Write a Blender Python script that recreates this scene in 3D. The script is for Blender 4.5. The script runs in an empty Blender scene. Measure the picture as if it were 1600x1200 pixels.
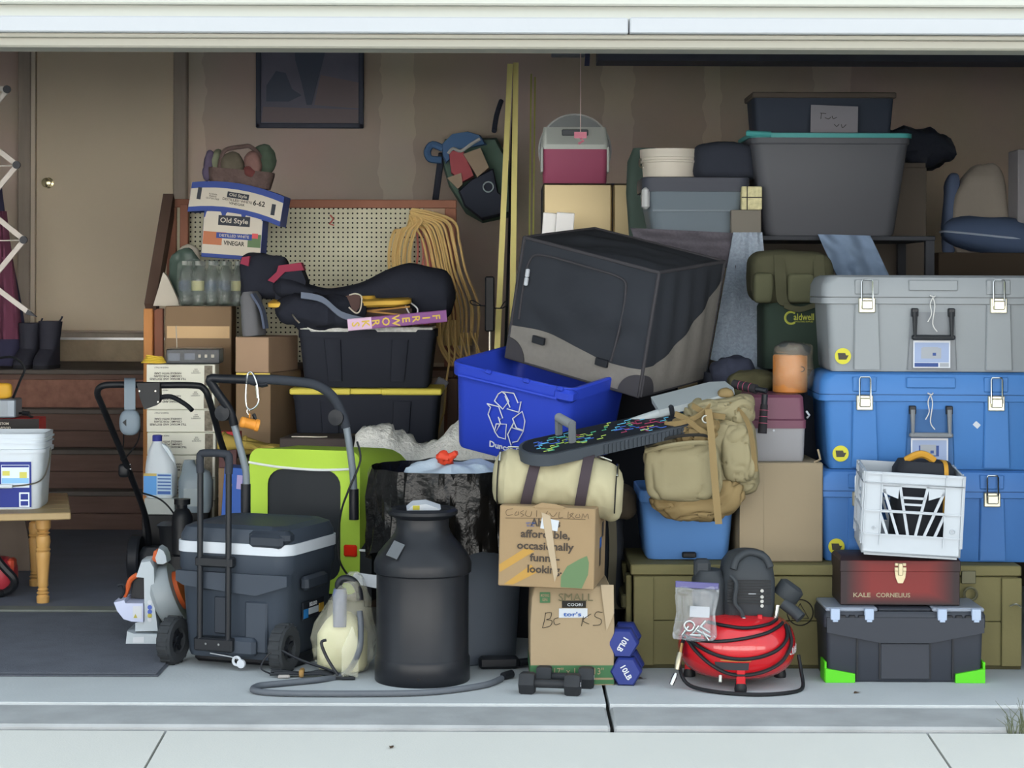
import bpy, math, random
from mathutils import Vector, Matrix, Euler, noise
random.seed(7)
scene = bpy.context.scene
R_ = math.radians
COL = scene.collection
# ---------------------------------------------------------------- camera
F, D, H, CX, CY, ROLL = 3120.0, 6.5, 1.33, 800.0, 447.0, 0.0035   # focal length in pixels of the 1600x1200 frame
cam = bpy.data.cameras.new('camera'); cam.sensor_width = 36.0
cam.lens = 36.0 * F / 1600.0
cam.shift_y = -(600.0 - CY) / 1600.0
cam.clip_end = 200
cam_ob = bpy.data.objects.new('camera', cam); COL.objects.link(cam_ob)
cam_ob.location = (0, -D, H); cam_ob.rotation_euler = (math.pi / 2, -ROLL, 0)
scene.camera = cam_ob
# ---------------------------------------------------------------- sky and sun
world = bpy.data.worlds.new('sky'); scene.world = world
world.use_nodes = True
bg = world.node_tree.nodes['Background']
bg.inputs[0].default_value = (0.80, 0.91, 1.0, 1); bg.inputs[1].default_value = 2.4
# the sun stands behind the house: the front is in open shade, the street and the houses across are sunlit
sun = bpy.data.lights.new('sun', 'SUN'); sun.energy = 60.0; sun.angle = R_(0.6); sun.color = (1.0, 0.985, 0.96)
sun_ob = bpy.data.objects.new('sun', sun); COL.objects.link(sun_ob); sun_ob.rotation_euler = (R_(-54), 0, R_(8)); sun_ob.location = (0, 10, 12)
scene.view_settings.view_transform = 'Standard'
scene.view_settings.look = 'None'
scene.view_settings.gamma = 1.0
scene.view_settings.use_curve_mapping = False
scene.view_settings.exposure = 0.0
try:
    scene.cycles.max_bounces = 12; scene.cycles.diffuse_bounces = 8; scene.cycles.transparent_max_bounces = 24
except Exception: pass
R = math.radians

# ---------------------------------------------------------------- helpers
def Xp(px, Y): return (px - CX) * (D + Y) / F
def Zp(py, Y, px=800): return H - (py - CY - (px - CX) * ROLL) * (D + Y) / F
def W(px, py, Y): return Vector((((px - CX) + (py - CY) * ROLL) * (D + Y) / F, Y, Zp(py, Y, px)))
def S(Y): return (D + Y) / F

def lin(h):
    h = h.lstrip('#'); o = []
    for i in (0, 2, 4):
        c = int(h[i:i+2], 16) / 255.0
        o.append(c / 12.92 if c <= 0.04045 else ((c + 0.055) / 1.055) ** 2.4)
    return o
ET = [(-9, 2.0), (-0.5, 2.3), (0, 1.95), (0.5, 1.68), (1, 1.28), (2, 0.82), (3, 0.38), (4.5, 0.28), (6, 0.27)]
def light_at(Y):
    for (a, e), (b, f) in zip(ET, ET[1:]):
        if Y <= b: return e + (f - e) * max(0, Y - a) / (b - a)
    return ET[-1][1]
MATS = {}
def mk(name, hexc, Y=0.3, rough=0.55, metal=0.0, bump=None, var=None, spec=0.22, trans=0.0, alpha=1.0, coat=0.0, k=1.0, stretch=(1, 1, 1), sheen=0.0):
    """procedural principled material; hexc is the colour as seen, Y the depth whose daylight level is divided out"""
    if name in MATS: return MATS[name]
    e = light_at(Y)
    c = [max(0.004, min(0.86, v / e * k)) for v in lin(hexc)]
    m = bpy.data.materials.new(name); m.use_nodes = True
    nt = m.node_tree; b = nt.nodes['Principled BSDF']
    b.inputs['Base Color'].default_value = (*c, 1); b.inputs['Roughness'].default_value = rough
    b.inputs['Metallic'].default_value = metal
    b.inputs['Specular IOR Level'].default_value = spec
    b.inputs['Transmission Weight'].default_value = trans; b.inputs['Alpha'].default_value = alpha
    b.inputs['Coat Weight'].default_value = coat
    if sheen: b.inputs['Sheen Weight'].default_value = sheen
    m.diffuse_color = (*c, 1)
    if bump or var:
        tc = nt.nodes.new('ShaderNodeTexCoord'); mp = nt.nodes.new('ShaderNodeMapping')
        mp.inputs['Scale'].default_value = stretch
        nt.links.new(tc.outputs['Object'], mp.inputs['Vector'])
    if var:
        sc, amt = var
        n = nt.nodes.new('ShaderNodeTexNoise'); n.inputs['Scale'].default_value = sc; n.inputs['Detail'].default_value = 5
        nt.links.new(mp.outputs[0], n.inputs['Vector'])
        mx = nt.nodes.new('ShaderNodeMix'); mx.data_type = 'RGBA'
        mx.inputs[6].default_value = (*[v * (1 - amt) for v in c], 1)
        mx.inputs[7].default_value = (*[min(.9, v * (1 + amt)) for v in c], 1)
        nt.links.new(n.outputs['Fac'], mx.inputs[0]); nt.links.new(mx.outputs[2], b.inputs['Base Color'])
    if bump:
        sc, st = bump
        n = nt.nodes.new('ShaderNodeTexNoise'); n.inputs['Scale'].default_value = sc; n.inputs['Detail'].default_value = 4
        nt.links.new(mp.outputs[0], n.inputs['Vector'])
        bp = nt.nodes.new('ShaderNodeBump'); bp.inputs['Strength'].default_value = st; bp.inputs['Distance'].default_value = 0.01
        nt.links.new(n.outputs['Fac'], bp.inputs['Height']); nt.links.new(bp.outputs[0], b.inputs['Normal'])
    MATS[name] = m
    return m

def rrect(w, d, r, k=3):
    """rounded rectangle ring, counter-clockwise, centred"""
    r = max(1e-4, min(r, w / 2 - 1e-4, d / 2 - 1e-4)); o = []
    for cx, cy, a0 in ((w/2-r, d/2-r, 0), (-w/2+r, d/2-r, 90), (-w/2+r, -d/2+r, 180), (w/2-r, -d/2+r, 270)):
        for i in range(k + 1):
            a = R(a0 + 90 * i / k); o.append((cx + r * math.cos(a), cy + r * math.sin(a)))
    return o

class MB:
    def __init__(s): s.v, s.f, s.m = [], [], []
    def add(s, vs, fs, mat=0, M=None):
        o = len(s.v)
        s.v += [(M @ Vector(v)) if M else Vector(v) for v in vs]
        s.f += [[i + o for i in f] for f in fs]; s.m += [mat] * len(fs)
        return s
    def loft(s, rings, mat=0, cap=(True, True), M=None, closed=True, loop=False):
        n = len(rings[0]); vs = [p for r in rings for p in r]; fs = []
        for i in range(len(rings) - (0 if loop else 1)):
            i2 = (i + 1) % len(rings)
            for j in range(n if closed else n - 1):
                j2 = (j + 1) % n
                fs.append([i*n+j, i*n+j2, i2*n+j2, i2*n+j])
        if closed and not loop:
            if cap[0]: fs.append(list(range(n))[::-1])
            if cap[1]: fs.append([(len(rings)-1)*n + j for j in range(n)])
        return s.add(vs, fs, mat, M)
    def rl(s, secs, mat=0, M=None, cap=(True, True), k=3):
        """loft of rounded rectangles: (z, w, d, r[, cx, cy])"""
        rings = []
        for q in secs:
            z, w, d, r = q[:4]; cx, cy = (q[4], q[5]) if len(q) > 4 else (0, 0)
            rings.append([(x + cx, y + cy, z) for x, y in rrect(w, d, r, k)])
        return s.loft(rings, mat, cap, M)
    def box(s, x0, x1, y0, y1, z0, z1, mat=0, b=0.0, M=None, k=1):
        cx, cy, w, d = (x0+x1)/2, (y0+y1)/2, x1-x0, y1-y0
        if b <= 0:
            vs = [(x, y, z) for z in (z0, z1) for x, y in ((x0, y0), (x1, y0), (x1, y1), (x0, y1))]
            return s.add(vs, [[3,2,1,0],[4,5,6,7],[0,1,5,4],[1,2,6,5],[2,3,7,6],[3,0,4,7]], mat, M)
        b = min(b, (z1-z0)/2.01, w/2.01, d/2.01)
        return s.rl([(z0, w-2*b, d-2*b, b*.5, cx, cy), (z0+b, w, d, b, cx, cy), (z1-b, w, d, b, cx, cy), (z1, w-2*b, d-2*b, b*.5, cx, cy)], mat, M, k=k)
    def lathe(s, prof, n=32, mat=0, M=None, cap=(True, True), c=(0, 0, 0), sq=None):
        rings = [[(c[0] + r*math.cos(2*math.pi*j/n), c[1] + r*math.sin(2*math.pi*j/n), c[2] + z) for j in range(n)] for r, z in prof]
        return s.loft(rings, mat, cap, M)
    def tube(s, pts, r, n=8, mat=0, closed=False, smooth=0, M=None):
        pts = [Vector(p) for p in pts]
        if smooth: pts = spline(pts, smooth, closed)
        rs = r if isinstance(r, (list, tuple)) else [r] * len(pts)
        if len(rs) != len(pts): rs = [rs[min(len(rs)-1, int(i*len(rs)/len(pts)))] for i in range(len(pts))]
        rings = []; up = None
        for i, p in enumerate(pts):
            a = pts[i-1] if (i > 0 or closed) else p
            b = pts[(i+1) % len(pts)] if (i < len(pts)-1 or closed) else p
            t = (b - a)
            t = t.normalized() if t.length > 1e-9 else Vector((0, 0, 1))
            if up is None:
                up = Vector((0, 0, 1)) if abs(t.z) < .9 else Vector((1, 0, 0))
            u = t.cross(up)
            if u.length < 1e-6: u = t.cross(Vector((1, .3, 0)))
            u.normalize(); up = u.cross(t).normalized()
            rings.append([p + (u * math.cos(2*math.pi*j/n) + up * math.sin(2*math.pi*j/n)) * rs[i] for j in range(n)])
        return s.loft(rings, mat, (True, True), M, loop=closed)
    def ribbon(s, pts, wd, w, t, mat=0, smooth=0, M=None):
        """flat strap: width along wd"""
        pts = [Vector(p) for p in pts]
        if smooth: pts = spline(pts, smooth)
        wd = Vector(wd).normalized(); rings = []
        for i, p in enumerate(pts):
            tg = (pts[min(i+1, len(pts)-1)] - pts[max(i-1, 0)])
            nn = tg.cross(wd)
            nn = nn.normalized() if nn.length > 1e-9 else Vector((0, -1, 0))
            rings.append([p + wd*w/2 + nn*t/2, p + wd*w/2 - nn*t/2, p - wd*w/2 - nn*t/2, p - wd*w/2 + nn*t/2])
        return s.loft(rings, mat, (True, True), M)
    def prism(s, poly, a, b, mat=0, M=None, axis='y'):
        """polygon in (x,z) extruded along y (or in (x,y) along z, or (y,z) along x)"""
        n = len(poly)
        f = {'y': lambda p, t: (p[0], t, p[1]), 'z': lambda p, t: (p[0], p[1], t), 'x': lambda p, t: (t, p[0], p[1])}[axis]
        vs = [f(p, a) for p in poly] + [f(p, b) for p in poly]
        fs = [list(range(n)), [n + i for i in range(n)][::-1]] + [[(i+1) % n, i, n+i, n+(i+1) % n] for i in range(n)]
        return s.add(vs, fs, mat, M)
    def sq(s, size, e=(.6, .6), nu=32, nv=18, mat=0, c=(0, 0, 0), amp=0, freq=4, seed=0, M=None, warp=None, fold=0, fs=(1, 1, 1)):
        """superellipsoid with noise dents"""
        sg = lambda v, p: math.copysign(abs(v) ** p, v)
        rings = []
        for i in range(nv + 1):
            ph = -math.pi/2 + math.pi * i / nv
            ring = []
            for j in range(nu):
                th = 2 * math.pi * j / nu
                cp = sg(math.cos(ph), e[0]) if 0 < i < nv else 0.0
                p = Vector((cp * sg(math.cos(th), e[1]) * size[0]/2, cp * sg(math.sin(th), e[1]) * size[1]/2, sg(math.sin(ph), e[0]) * size[2]/2))
                if warp: p = Vector(warp(p))
                if amp:
                    q = p * freq + Vector((seed * 7.3, seed * 3.1, seed))
                    d = noise.fractal(q, 1.0, 2.0, 3) * amp
                    if fold:
                        q2 = Vector((p.x*fs[0], p.y*fs[1], p.z*fs[2])) * freq * 2.2 + Vector((seed, seed*2, 5))
                        q2 += Vector((noise.noise(q*1.3), noise.noise(q*1.3 + Vector((9, 0, 0))), noise.noise(q*1.3 + Vector((0, 9, 0))))) * .9
                        d -= fold * (1 - min(1, abs(noise.noise(q2)) * 3.2)) ** 2
                    nn = Vector((p.x / size[0]**2, p.y / size[1]**2, p.z / size[2]**2))
                    if nn.length > 1e-9: p = p + nn.normalized() * d
                ring.append(p + Vector(c))
            rings.append(ring)
        return s.loft(rings, mat, (True, True), M)
    def disc(s, c, r, n=24, mat=0, t=.001, axis='y', M=None):
        poly = [(c[0] + r*math.cos(2*math.pi*i/n), c[2] + r*math.sin(2*math.pi*i/n)) for i in range(n)] if axis == 'y' else [(c[1] + r*math.cos(2*math.pi*i/n), c[2] + r*math.sin(2*math.pi*i/n)) for i in range(n)]
        return s.prism(poly, (c[1] if axis == 'y' else c[0]) - t, (c[1] if axis == 'y' else c[0]), mat, M, axis)
    def ring(s, c, r, tr, n=32, k=6, mat=0, axis='y', M=None):
        pts = []
        for i in range(n):
            a = 2*math.pi*i/n
            pts.append(Vector(c) + {'y': Vector((r*math.cos(a), 0, r*math.sin(a))), 'z': Vector((r*math.cos(a), r*math.sin(a), 0)), 'x': Vector((0, r*math.cos(a), r*math.sin(a)))}[axis])
        return s.tube(pts, tr, k, mat, closed=True, M=M)
    def mesh(s, name, mats, angle=38):
        me = bpy.data.meshes.new(name)
        me.from_pydata([tuple(v) for v in s.v], [], s.f)
        for m in (mats if isinstance(mats, (list, tuple)) else [mats]): me.materials.append(m)
        me.polygons.foreach_set('material_index', s.m)
        me.shade_smooth()
        me.update()
        try: me.set_sharp_from_angle(angle=R(angle))
        except Exception: pass
        return me
    def build(s, name, mats, parent=None, angle=38, label=None, loc=None, rot=None):
        o = bpy.data.objects.new(name, s.mesh(name, mats, angle)); COL.objects.link(o)
        if parent: o.parent = parent
        if label: o['label'] = label
        if loc is not None: o.location = loc
        if rot is not None: o.rotation_euler = rot
        return o

def spline(pts, sub, closed=False):
    n = len(pts); o = []
    if closed: seg = range(n)
    else: seg = range(n - 1)
    for i in seg:
        g = (lambda j: pts[j % n]) if closed else (lambda j: pts[max(0, min(n-1, j))])
        p0, p1, p2, p3 = g(i-1), g(i), g(i+1), g(i+2)
        for k in range(sub):
            t = k / sub
            o.append(.5 * ((2*p1) + (-p0+p2)*t + (2*p0-5*p1+4*p2-p3)*t*t + (-p0+3*p1-3*p2+p3)*t**3))
    if not closed: o.append(pts[-1])
    return o

def thing(name, label, cat, loc=(0, 0, 0), rot=(0, 0, 0), group=None):
    o = bpy.data.objects.new(name, None); COL.objects.link(o)
    o.empty_display_size = .05
    o.location = loc; o.rotation_euler = rot
    o['label'] = label; o['category'] = cat
    if group: o['group'] = group
    return o
def tag(o, label, cat, group=None):
    o['label'] = label; o['category'] = cat
    if group: o['group'] = group
    return o
def struct(o, label=None):
    o['kind'] = 'structure'
    if label: o['label'] = label
    return o
FONT = None
def lettering(parent, text, c, height, mat, width=None, yaw=0.0, roll=0.0, bold=0.0, name='lettering', t=.0006, space=1.0, M=None, tilt=0.0):
    """flat letters centred on c, standing in the local XZ plane and facing -Y (then turned by yaw about Z)"""
    cu = bpy.data.curves.new('txt', 'FONT'); cu.body = text; cu.align_x = 'CENTER'; cu.align_y = 'CENTER'
    cu.size = height * 1.38; cu.extrude = t; cu.offset = bold * height; cu.space_line = space; cu.resolution_u = 2
    ob = bpy.data.objects.new('txt', cu); COL.objects.link(ob)
    dg = bpy.context.evaluated_depsgraph_get(); dg.update()
    me = bpy.data.meshes.new_from_object(ob.evaluated_get(dg), depsgraph=dg)
    bpy.data.objects.remove(ob); bpy.data.curves.remove(cu)
    sx = 1.0
    if width and len(me.vertices):
        xs = [v.co.x for v in me.vertices]; sx = width / max(1e-6, max(xs) - min(xs))
    T = Matrix.Translation(Vector(c)) @ Matrix.Rotation(yaw, 4, 'Z') @ Matrix.Rotation(tilt, 4, 'X') @ Matrix.Rotation(roll, 4, 'Y') @ Matrix.Rotation(math.pi/2, 4, 'X') @ Matrix.Diagonal((sx, 1, 1, 1))
    if M: T = M @ T
    me.transform(T); me.materials.clear(); me.materials.append(mat)
    for p in me.polygons: p.material_index = 0
    o = bpy.data.objects.new(name, me); COL.objects.link(o); o.parent = parent
    return o
def patch(parent, name, rects, mats, y, M=None, t=.0008):
    """flat printed label: stacked thin rectangles (x0,x1,z0,z1,mat index) on a front face at y"""
    mb = MB()
    for i, (x0, x1, z0, z1, mi) in enumerate(rects):
        mb.box(x0, x1, y - t - i * .00012, y, z0, z1, mi, M=M)
    return mb.build(name, mats, parent)
def copy_tree(o, parent=None):
    c = o.copy(); COL.objects.link(c); c.parent = parent
    for ch in list(o.children): copy_tree(ch, c)
    return c
# ---------------------------------------------------------------- the setting
def concrete(name, hexc, Y, scale=3, grain=120, dirt=.25, k=1.9):
    m = mk(name, hexc, Y, k=k, rough=.85, var=(scale, dirt), bump=(grain, .15))
    return m
slab_m = concrete('garage_concrete', '#a3a8aa', .0, 2.2, 90, .17)
strip_m = concrete('sill_concrete', '#999c9d', -.3, 6, 60, .3)
drive_m = concrete('driveway_concrete', '#c6c7c2', -1.0, 1.2, 150, .07)
dark_m = mk('joint_dirt', '#2c2c2a', 0, rough=.95)

fl = MB().box(-3.6, 3.6, -.40, 6.1, -.16, -.03).build('floor', dark_m); struct(fl, 'concrete garage floor slab with a sawn joint')
JX = Xp(950, -.05)
for a, b in ((-3.6, JX - .006), (JX + .006, 3.6)):
    MB().box(a, b, -.14, 6.1, -.03, 0, b=.0015).build('slab', slab_m, fl)
    MB().box(a, b, -.425, -.143, -.05, -.008, b=.008).build('sill_strip', strip_m, fl)
SL = .083
dr = MB().box(-6, 6, -.44, -.43, -.3, -.06).build('driveway', dark_m); struct(dr, 'pale concrete driveway sloping away from the garage')
xs = [-5.6, -3.35, Xp(262, -.44), Xp(1451, -.44), 3.6, 5.9]
for a, b in zip(xs, xs[1:]):
    for y0, y1 in ((-.445, -3.0), (-3.01, -5.6), (-5.61, -8.2)):
        mb = MB(); g = .004
        z = lambda y: -.022 + (y + .44) * SL
        vs = [(x, y, z(y) - d) for d in (.12, 0) for x, y in ((a+g, y1), (b-g, y1), (b-g, y0), (a+g, y0))]
        mb.add(vs, [[3,2,1,0],[4,5,6,7],[0,1,5,4],[1,2,6,5],[2,3,7,6],[3,0,4,7]])
        mb.build('driveway_panel', drive_m, dr)
grass_m = mk('lawn_grass', '#5f6a48', -1, rough=.95, var=(8, .3))
road_m = mk('street_asphalt', '#6c6d6e', -1, rough=.95, var=(20, .15))
st = MB().box(-60, 60, -80, -8.2, -.95, -.68).build('street', road_m); struct(st, 'asphalt street beyond the driveway')
for nm, a, b in (('lawn_left', -60, -5.62), ('lawn_right', 5.92, 60)):
    mb = MB(); vs = [(a, -9, -.8), (b, -9, -.8), (b, 12, -.06), (a, 12, -.06)]
    mb.add(vs, [[0, 1, 2, 3]]); struct(mb.build(nm, grass_m), 'strip of lawn beside the driveway')

# unseen house above and behind the garage, and unseen sunlit houses across the street
hsm = mk('house_siding', '#cfd0c6', -.3, rough=.6); rfm = mk('roof_shingle', '#6a625c', -1, rough=.9)
o = MB().box(-6.5, 6.5, .12, 9, 3.52, 5.6).box(-6.5, -3.76, .12, 9, -.1, 3.52).box(3.76, 6.5, .12, 9, -.1, 3.52).box(-3.76, 3.76, 6.2, 9, -.1, 3.52).prism([(-.4, 5.6), (9.4, 5.6), (4.5, 7.6)][::-1], -6.9, 6.9, axis='x').build('house_body', hsm); struct(o, 'the house the garage belongs to, unseen, added to shade the driveway')  # unseen house mass, added so its shadow covers the driveway
ohm = mk('stucco_sunlit', '#e4e2de', -9, rough=.9, k=1.7); glm = mk('window_glass', '#5a6670', -9, rough=.2)
for i, (hx, hw2, hh2) in enumerate(((-27, 11, 6.4), (-9, 12, 6.0), (9, 12, 6.6), (27, 11, 6.0))):
    hs_ = MB().box(hx - hw2*.72, hx + hw2*.72, -38, -28, -.9, hh2).build('opposite_house', ohm); struct(hs_, 'pale house on the far side of the street, unseen, added to light the garage')  # unseen houses, added so their sunlit fronts bounce light into the garage
    MB().prism([(-38.6, hh2), (-27.4, hh2), (-33, hh2 + 3.2)][::-1], hx - hw2*.74, hx + hw2*.74, axis='x').build('roof', rfm, hs_)
    for wx in (-.45, .0, .45): MB().box(hx + wx*hw2 - .7, hx + wx*hw2 + .7, -28.0, -27.95, 3.3, 4.7).build('window', glm, hs_)
# drywall with taped joints
def drywall():
    m = mk('bare_drywall', '#857a70', 6.0, rough=.95, k=.95)
    nt = m.node_tree; b = nt.nodes['Principled BSDF']; N = nt.nodes.new; Lk = nt.links.new
    base = b.inputs['Base Color'].default_value[:]
    geo = N('ShaderNodeNewGeometry'); sep = N('ShaderNodeSeparateXYZ'); Lk(geo.outputs['Position'], sep.inputs[0])
    n1 = N('ShaderNodeTexNoise'); n1.inputs['Scale'].default_value = 5; n1.inputs['Detail'].default_value = 2; Lk(geo.outputs['Position'], n1.inputs['Vector'])
    n2 = N('ShaderNodeTexNoise'); n2.inputs['Scale'].default_value = 1.4; Lk(geo.outputs['Position'], n2.inputs['Vector'])
    def math_(op, a, b_, c=None):
        x = N('ShaderNodeMath'); x.operation = op
        for i, v in enumerate((a, b_)):
            if isinstance(v, (int, float)): x.inputs[i].default_value = v
            else: Lk(v, x.inputs[i])
        return x.outputs[0]
    acc = None
    for cx, w in ((-.72, .105), (-2.0, .07), (.66, .10), (2.0, .12), (1.25, .05)):
        wob = math_('MULTIPLY', math_('SUBTRACT', n1.outputs['Fac'], .5), .13)
        d = math_('ABSOLUTE', math_('SUBTRACT', math_('ADD', sep.outputs['X'], wob), cx), 0)
        k = math_('LESS_THAN', d, w)
        acc = k if acc is None else math_('MAXIMUM', acc, k)
    mx = N('ShaderNodeMix'); mx.data_type = 'RGBA'; Lk(acc, mx.inputs[0])
    mx.inputs[6].default_value = base; mx.inputs[7].default_value = (base[0]*1.16, base[1]*1.2, base[2]*1.2, 1)
    mx2 = N('ShaderNodeMix'); mx2.data_type = 'RGBA'; mx2.blend_type = 'MULTIPLY'; mx2.inputs[0].default_value = .25
    Lk(mx.outputs[2], mx2.inputs[6]); Lk(n2.outputs['Color'], mx2.inputs[7]); Lk(mx2.outputs[2], b.inputs['Base Color'])
    return m
dw = drywall()
pale = mk('painted_wall', '#b8b2a6', 4, rough=.9, var=(2, .06))
wb = MB().box(-3.6, 3.6, 6.0, 6.15, 0, 3.4).build('wall_back', dw); struct(wb, 'bare drywall back wall with pale taped seams')
fnd = mk('stained_foundation', '#6f6555', 6, rough=.9, var=(9, .3), bump=(40, .3))
MB().box(-3.6, -.9, 5.955, 6.0, 0, .985).build('foundation', fnd, wb, label='stained concrete band below the door')
struct(MB().box(-3.75, -3.6, -.1, 6.15, 0, 3.4).build('wall_left', pale), 'pale side wall on the left')
struct(MB().box(3.6, 3.75, -.1, 6.15, 0, 3.4).build('wall_right', pale), 'pale side wall on the right')
cl_m = mk('ceiling_boards', '#5a5048', 4, rough=.9, k=.6)  # unseen ceiling kept dark to cut bounce onto the upper back wall
ceil = MB().box(-3.75, 3.75, -.1, 6.15, 3.4, 3.5).build('ceiling', cl_m); struct(ceil, 'unseen unfinished brown garage ceiling, darkened to dim the upper wall')
for i in range(15): MB().box(-3.6 + i*.5, -3.56 + i*.5, .1, 6.0, 3.2, 3.4).build('joist', cl_m, ceil)
od = bpy.data.objects.new('door_2', None); COL.objects.link(od); od.location = (-.62, 1.3, 2.44); struct(od, 'open sectional garage door lying unseen overhead on its tracks, added to dim the ceiling')  # unseen open door, added to block bounce light from the ceiling
gdm = mk('door_steel', '#a9a9a4', .5, rough=.6)
for i in range(4): MB().box(-2.55, 2.55, -1.05 + i*.53, -1.05 + i*.53 + .525, 0, .04, b=.004).build('section', gdm, od)
for s_ in (-2.62, 2.58): MB().box(s_, s_ + .04, -1.1, 1.4, -.02, .05).build('track', steel_t if 'steel_t' in globals() else gdm, od)
for s_ in (-2.6, 2.6): MB().box(s_ - .015, s_ + .015, 1.0, 1.03, .05, .76).build('track_hanger', gdm, od)
cream = mk('cream_siding', '#cfd0c6', -.3, rough=.55, k=1.32)
cream2 = mk('cream_trim', '#c3c0b3', -.1, rough=.6, k=1.1)
white_al = mk('white_aluminium', '#e3e8ee', -.5, rough=.35)
wf = MB().box(-3.75, 3.75, -.02, .1, 2.13, 3.4).box(-3.75, -3.2, -.02, .1, 0, 2.13).box(1.97, 3.75, -.02, .1, 0, 2.13).build('wall_front', cream)
struct(wf, 'front wall around the garage opening')
z = 2.165
while z < 3.3:                                                     # lap siding, each board its own piece
    mb = MB().prism([(-.025, z), (-.062, z), (-.066, z + .006), (-.036, z + .075), (-.025, z + .075)], -3.75, 3.75, axis='x')
    mb.build('siding_board', cream, wf); z += .07
JT = Xp(981, -.1)
for i, (a, b) in enumerate(((-3.3, JT - .002), (JT + .002, 2.05))):
    dz = 0 if i == 0 else .0015
    o = MB().box(a, b, -.115, -.02, 2.138 + dz, 2.19 + dz, b=.004).build('trim_%d' % (i + 1), white_al)
    struct(o, 'white metal flashing over the garage opening, %s of the seam' % ('left' if i == 0 else 'right'))
o = MB().box(-3.2, 1.97, -.075, .06, 2.094, 2.128, b=.006).box(-3.2, 1.97, -.09, .0, 2.124, 2.139, b=.003).build('trim_3', cream2); struct(o, 'cream header board at the top of the opening')
# ledger beam and overhead storage high on the back wall
beam = mk('dark_ledger', '#3f424c', 6, rough=.8, var=(5, .2))
o = MB().box(Xp(932, 5.8), 3.6, 5.7, 5.99, Zp(97, 5.8), Zp(60, 5.8)).build('trim_4', beam); struct(o, 'dark ledger beam high on the back wall')

# ------------------------------------------------------------- door on the landing
door_m = mk('door_paint', '#9c9180', 6, rough=.6, var=(1.2, .05), k=.70)
trim_m = mk('door_casing', '#6f6860', 6, k=.8, rough=.75, var=(6, .18), stretch=(4, 4, .4))
brass = mk('aged_brass', '#b8a988', 4, rough=.25, metal=.9, k=.6)
alu = mk('threshold_metal', '#a8a8a6', 5, rough=.4, metal=.6)
dz0, dz1 = Zp(519, 5.95), 3.08
x0, x1 = Xp(57, 5.95), Xp(271, 5.95)
dt = MB().box(x0, x1, 5.935, 5.985, dz0, dz1, b=.003).build('door_1', door_m); struct(dt, 'plain cream door at the top of the steps')
MB().box(Xp(27, 5.9), Xp(46, 5.9), 5.9, 5.99, dz0 - .05, dz1 + .1, b=.006).build('casing', trim_m, dt)
MB().box(Xp(46, 5.93), x0 - .006, 5.925, 5.99, dz0 - .05, dz1, b=.003).build('jamb', mk('door_jamb', '#887e74', 6, rough=.7), dt)
MB().box(x1 + .004, Xp(290, 5.9), 5.9, 5.99, dz0 - .05, dz1 + .1, b=.006).build('casing', trim_m, dt)
MB().box(x0 - .05, x1 + .06, 5.86, 5.985, dz0 - .055, dz0 - .012, b=.004).build('threshold', trim_m, dt)
MB().box(x0 - .05, x1 + .06, 5.852, 5.862, dz0 - .055, dz0 - .040).build('threshold_strip', alu, dt)
kx, kz = Xp(73, 5.9), Zp(288, 5.9)
kb = MB().lathe([(.034, 0), (.034, .006), (.014, .012), (.012, .03), (.026, .036), (.031, .05), (.028, .062), (.012, .068)], 24, M=Matrix.Translation((kx, 5.935, kz)) @ Matrix.Rotation(R(90), 4, 'X')).build('door_knob', brass, dt)

# ------------------------------------------------------------- wooden steps
osb = mk('strand_board', '#6a4d43', 4.6, k=.62, rough=.85, var=(26, .4), bump=(30, .3))
plank = mk('step_plank', '#55443e', 4.3, k=.55, rough=.8, var=(7, .3), stretch=(.6, 6, 6))
tread_m = mk('step_tread', '#46423f', 4.6, k=.7, rough=.85, var=(6, .25))
sx0, sx1 = -3.59, -1.25
stp = thing('wooden_steps', 'dark wooden steps and landing leading up to the cream door', 'steps', (-2.4, 4.28, 0))
def loc(T, mb):
    inv = Matrix.Translation(-Vector(T.location)); mb.v = [inv @ v for v in mb.v]; return mb
ys = [4.30, 4.44, 4.58, 4.72]
for i in range(4):
    zb, zt = i * .213, (i + 1) * .213 - .026
    if i < 3:
        h = (zt - zb) / 2
        loc(stp, MB().box(sx0, sx1, ys[i], ys[i] + .03, zb, zb + h - .002, b=.003)).build('riser_board', plank, stp)
        loc(stp, MB().box(sx0, sx1, ys[i] + .002, ys[i] + .03, zb + h, zt, b=.003)).build('riser_board', plank, stp)
        loc(stp, MB().box(sx0, sx1, ys[i] - .018, ys[i + 1] + .01, zt, zt + .026, b=.004)).build('tread', tread_m, stp)
    else:
        loc(stp, MB().box(sx0, sx1, ys[i], ys[i] + .02, zb, zt - .03, b=.002)).build('riser_board', osb, stp, label='strand board riser under the landing')
        loc(stp, MB().box(sx0, sx1, ys[i] - .004, ys[i] + .02, zt - .03, zt, b=.003)).build('riser_board', plank, stp)
        loc(stp, MB().box(sx0, sx1, ys[i] - .02, 5.95, zt, zt + .026, b=.004)).build('landing_deck', tread_m, stp)

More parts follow.
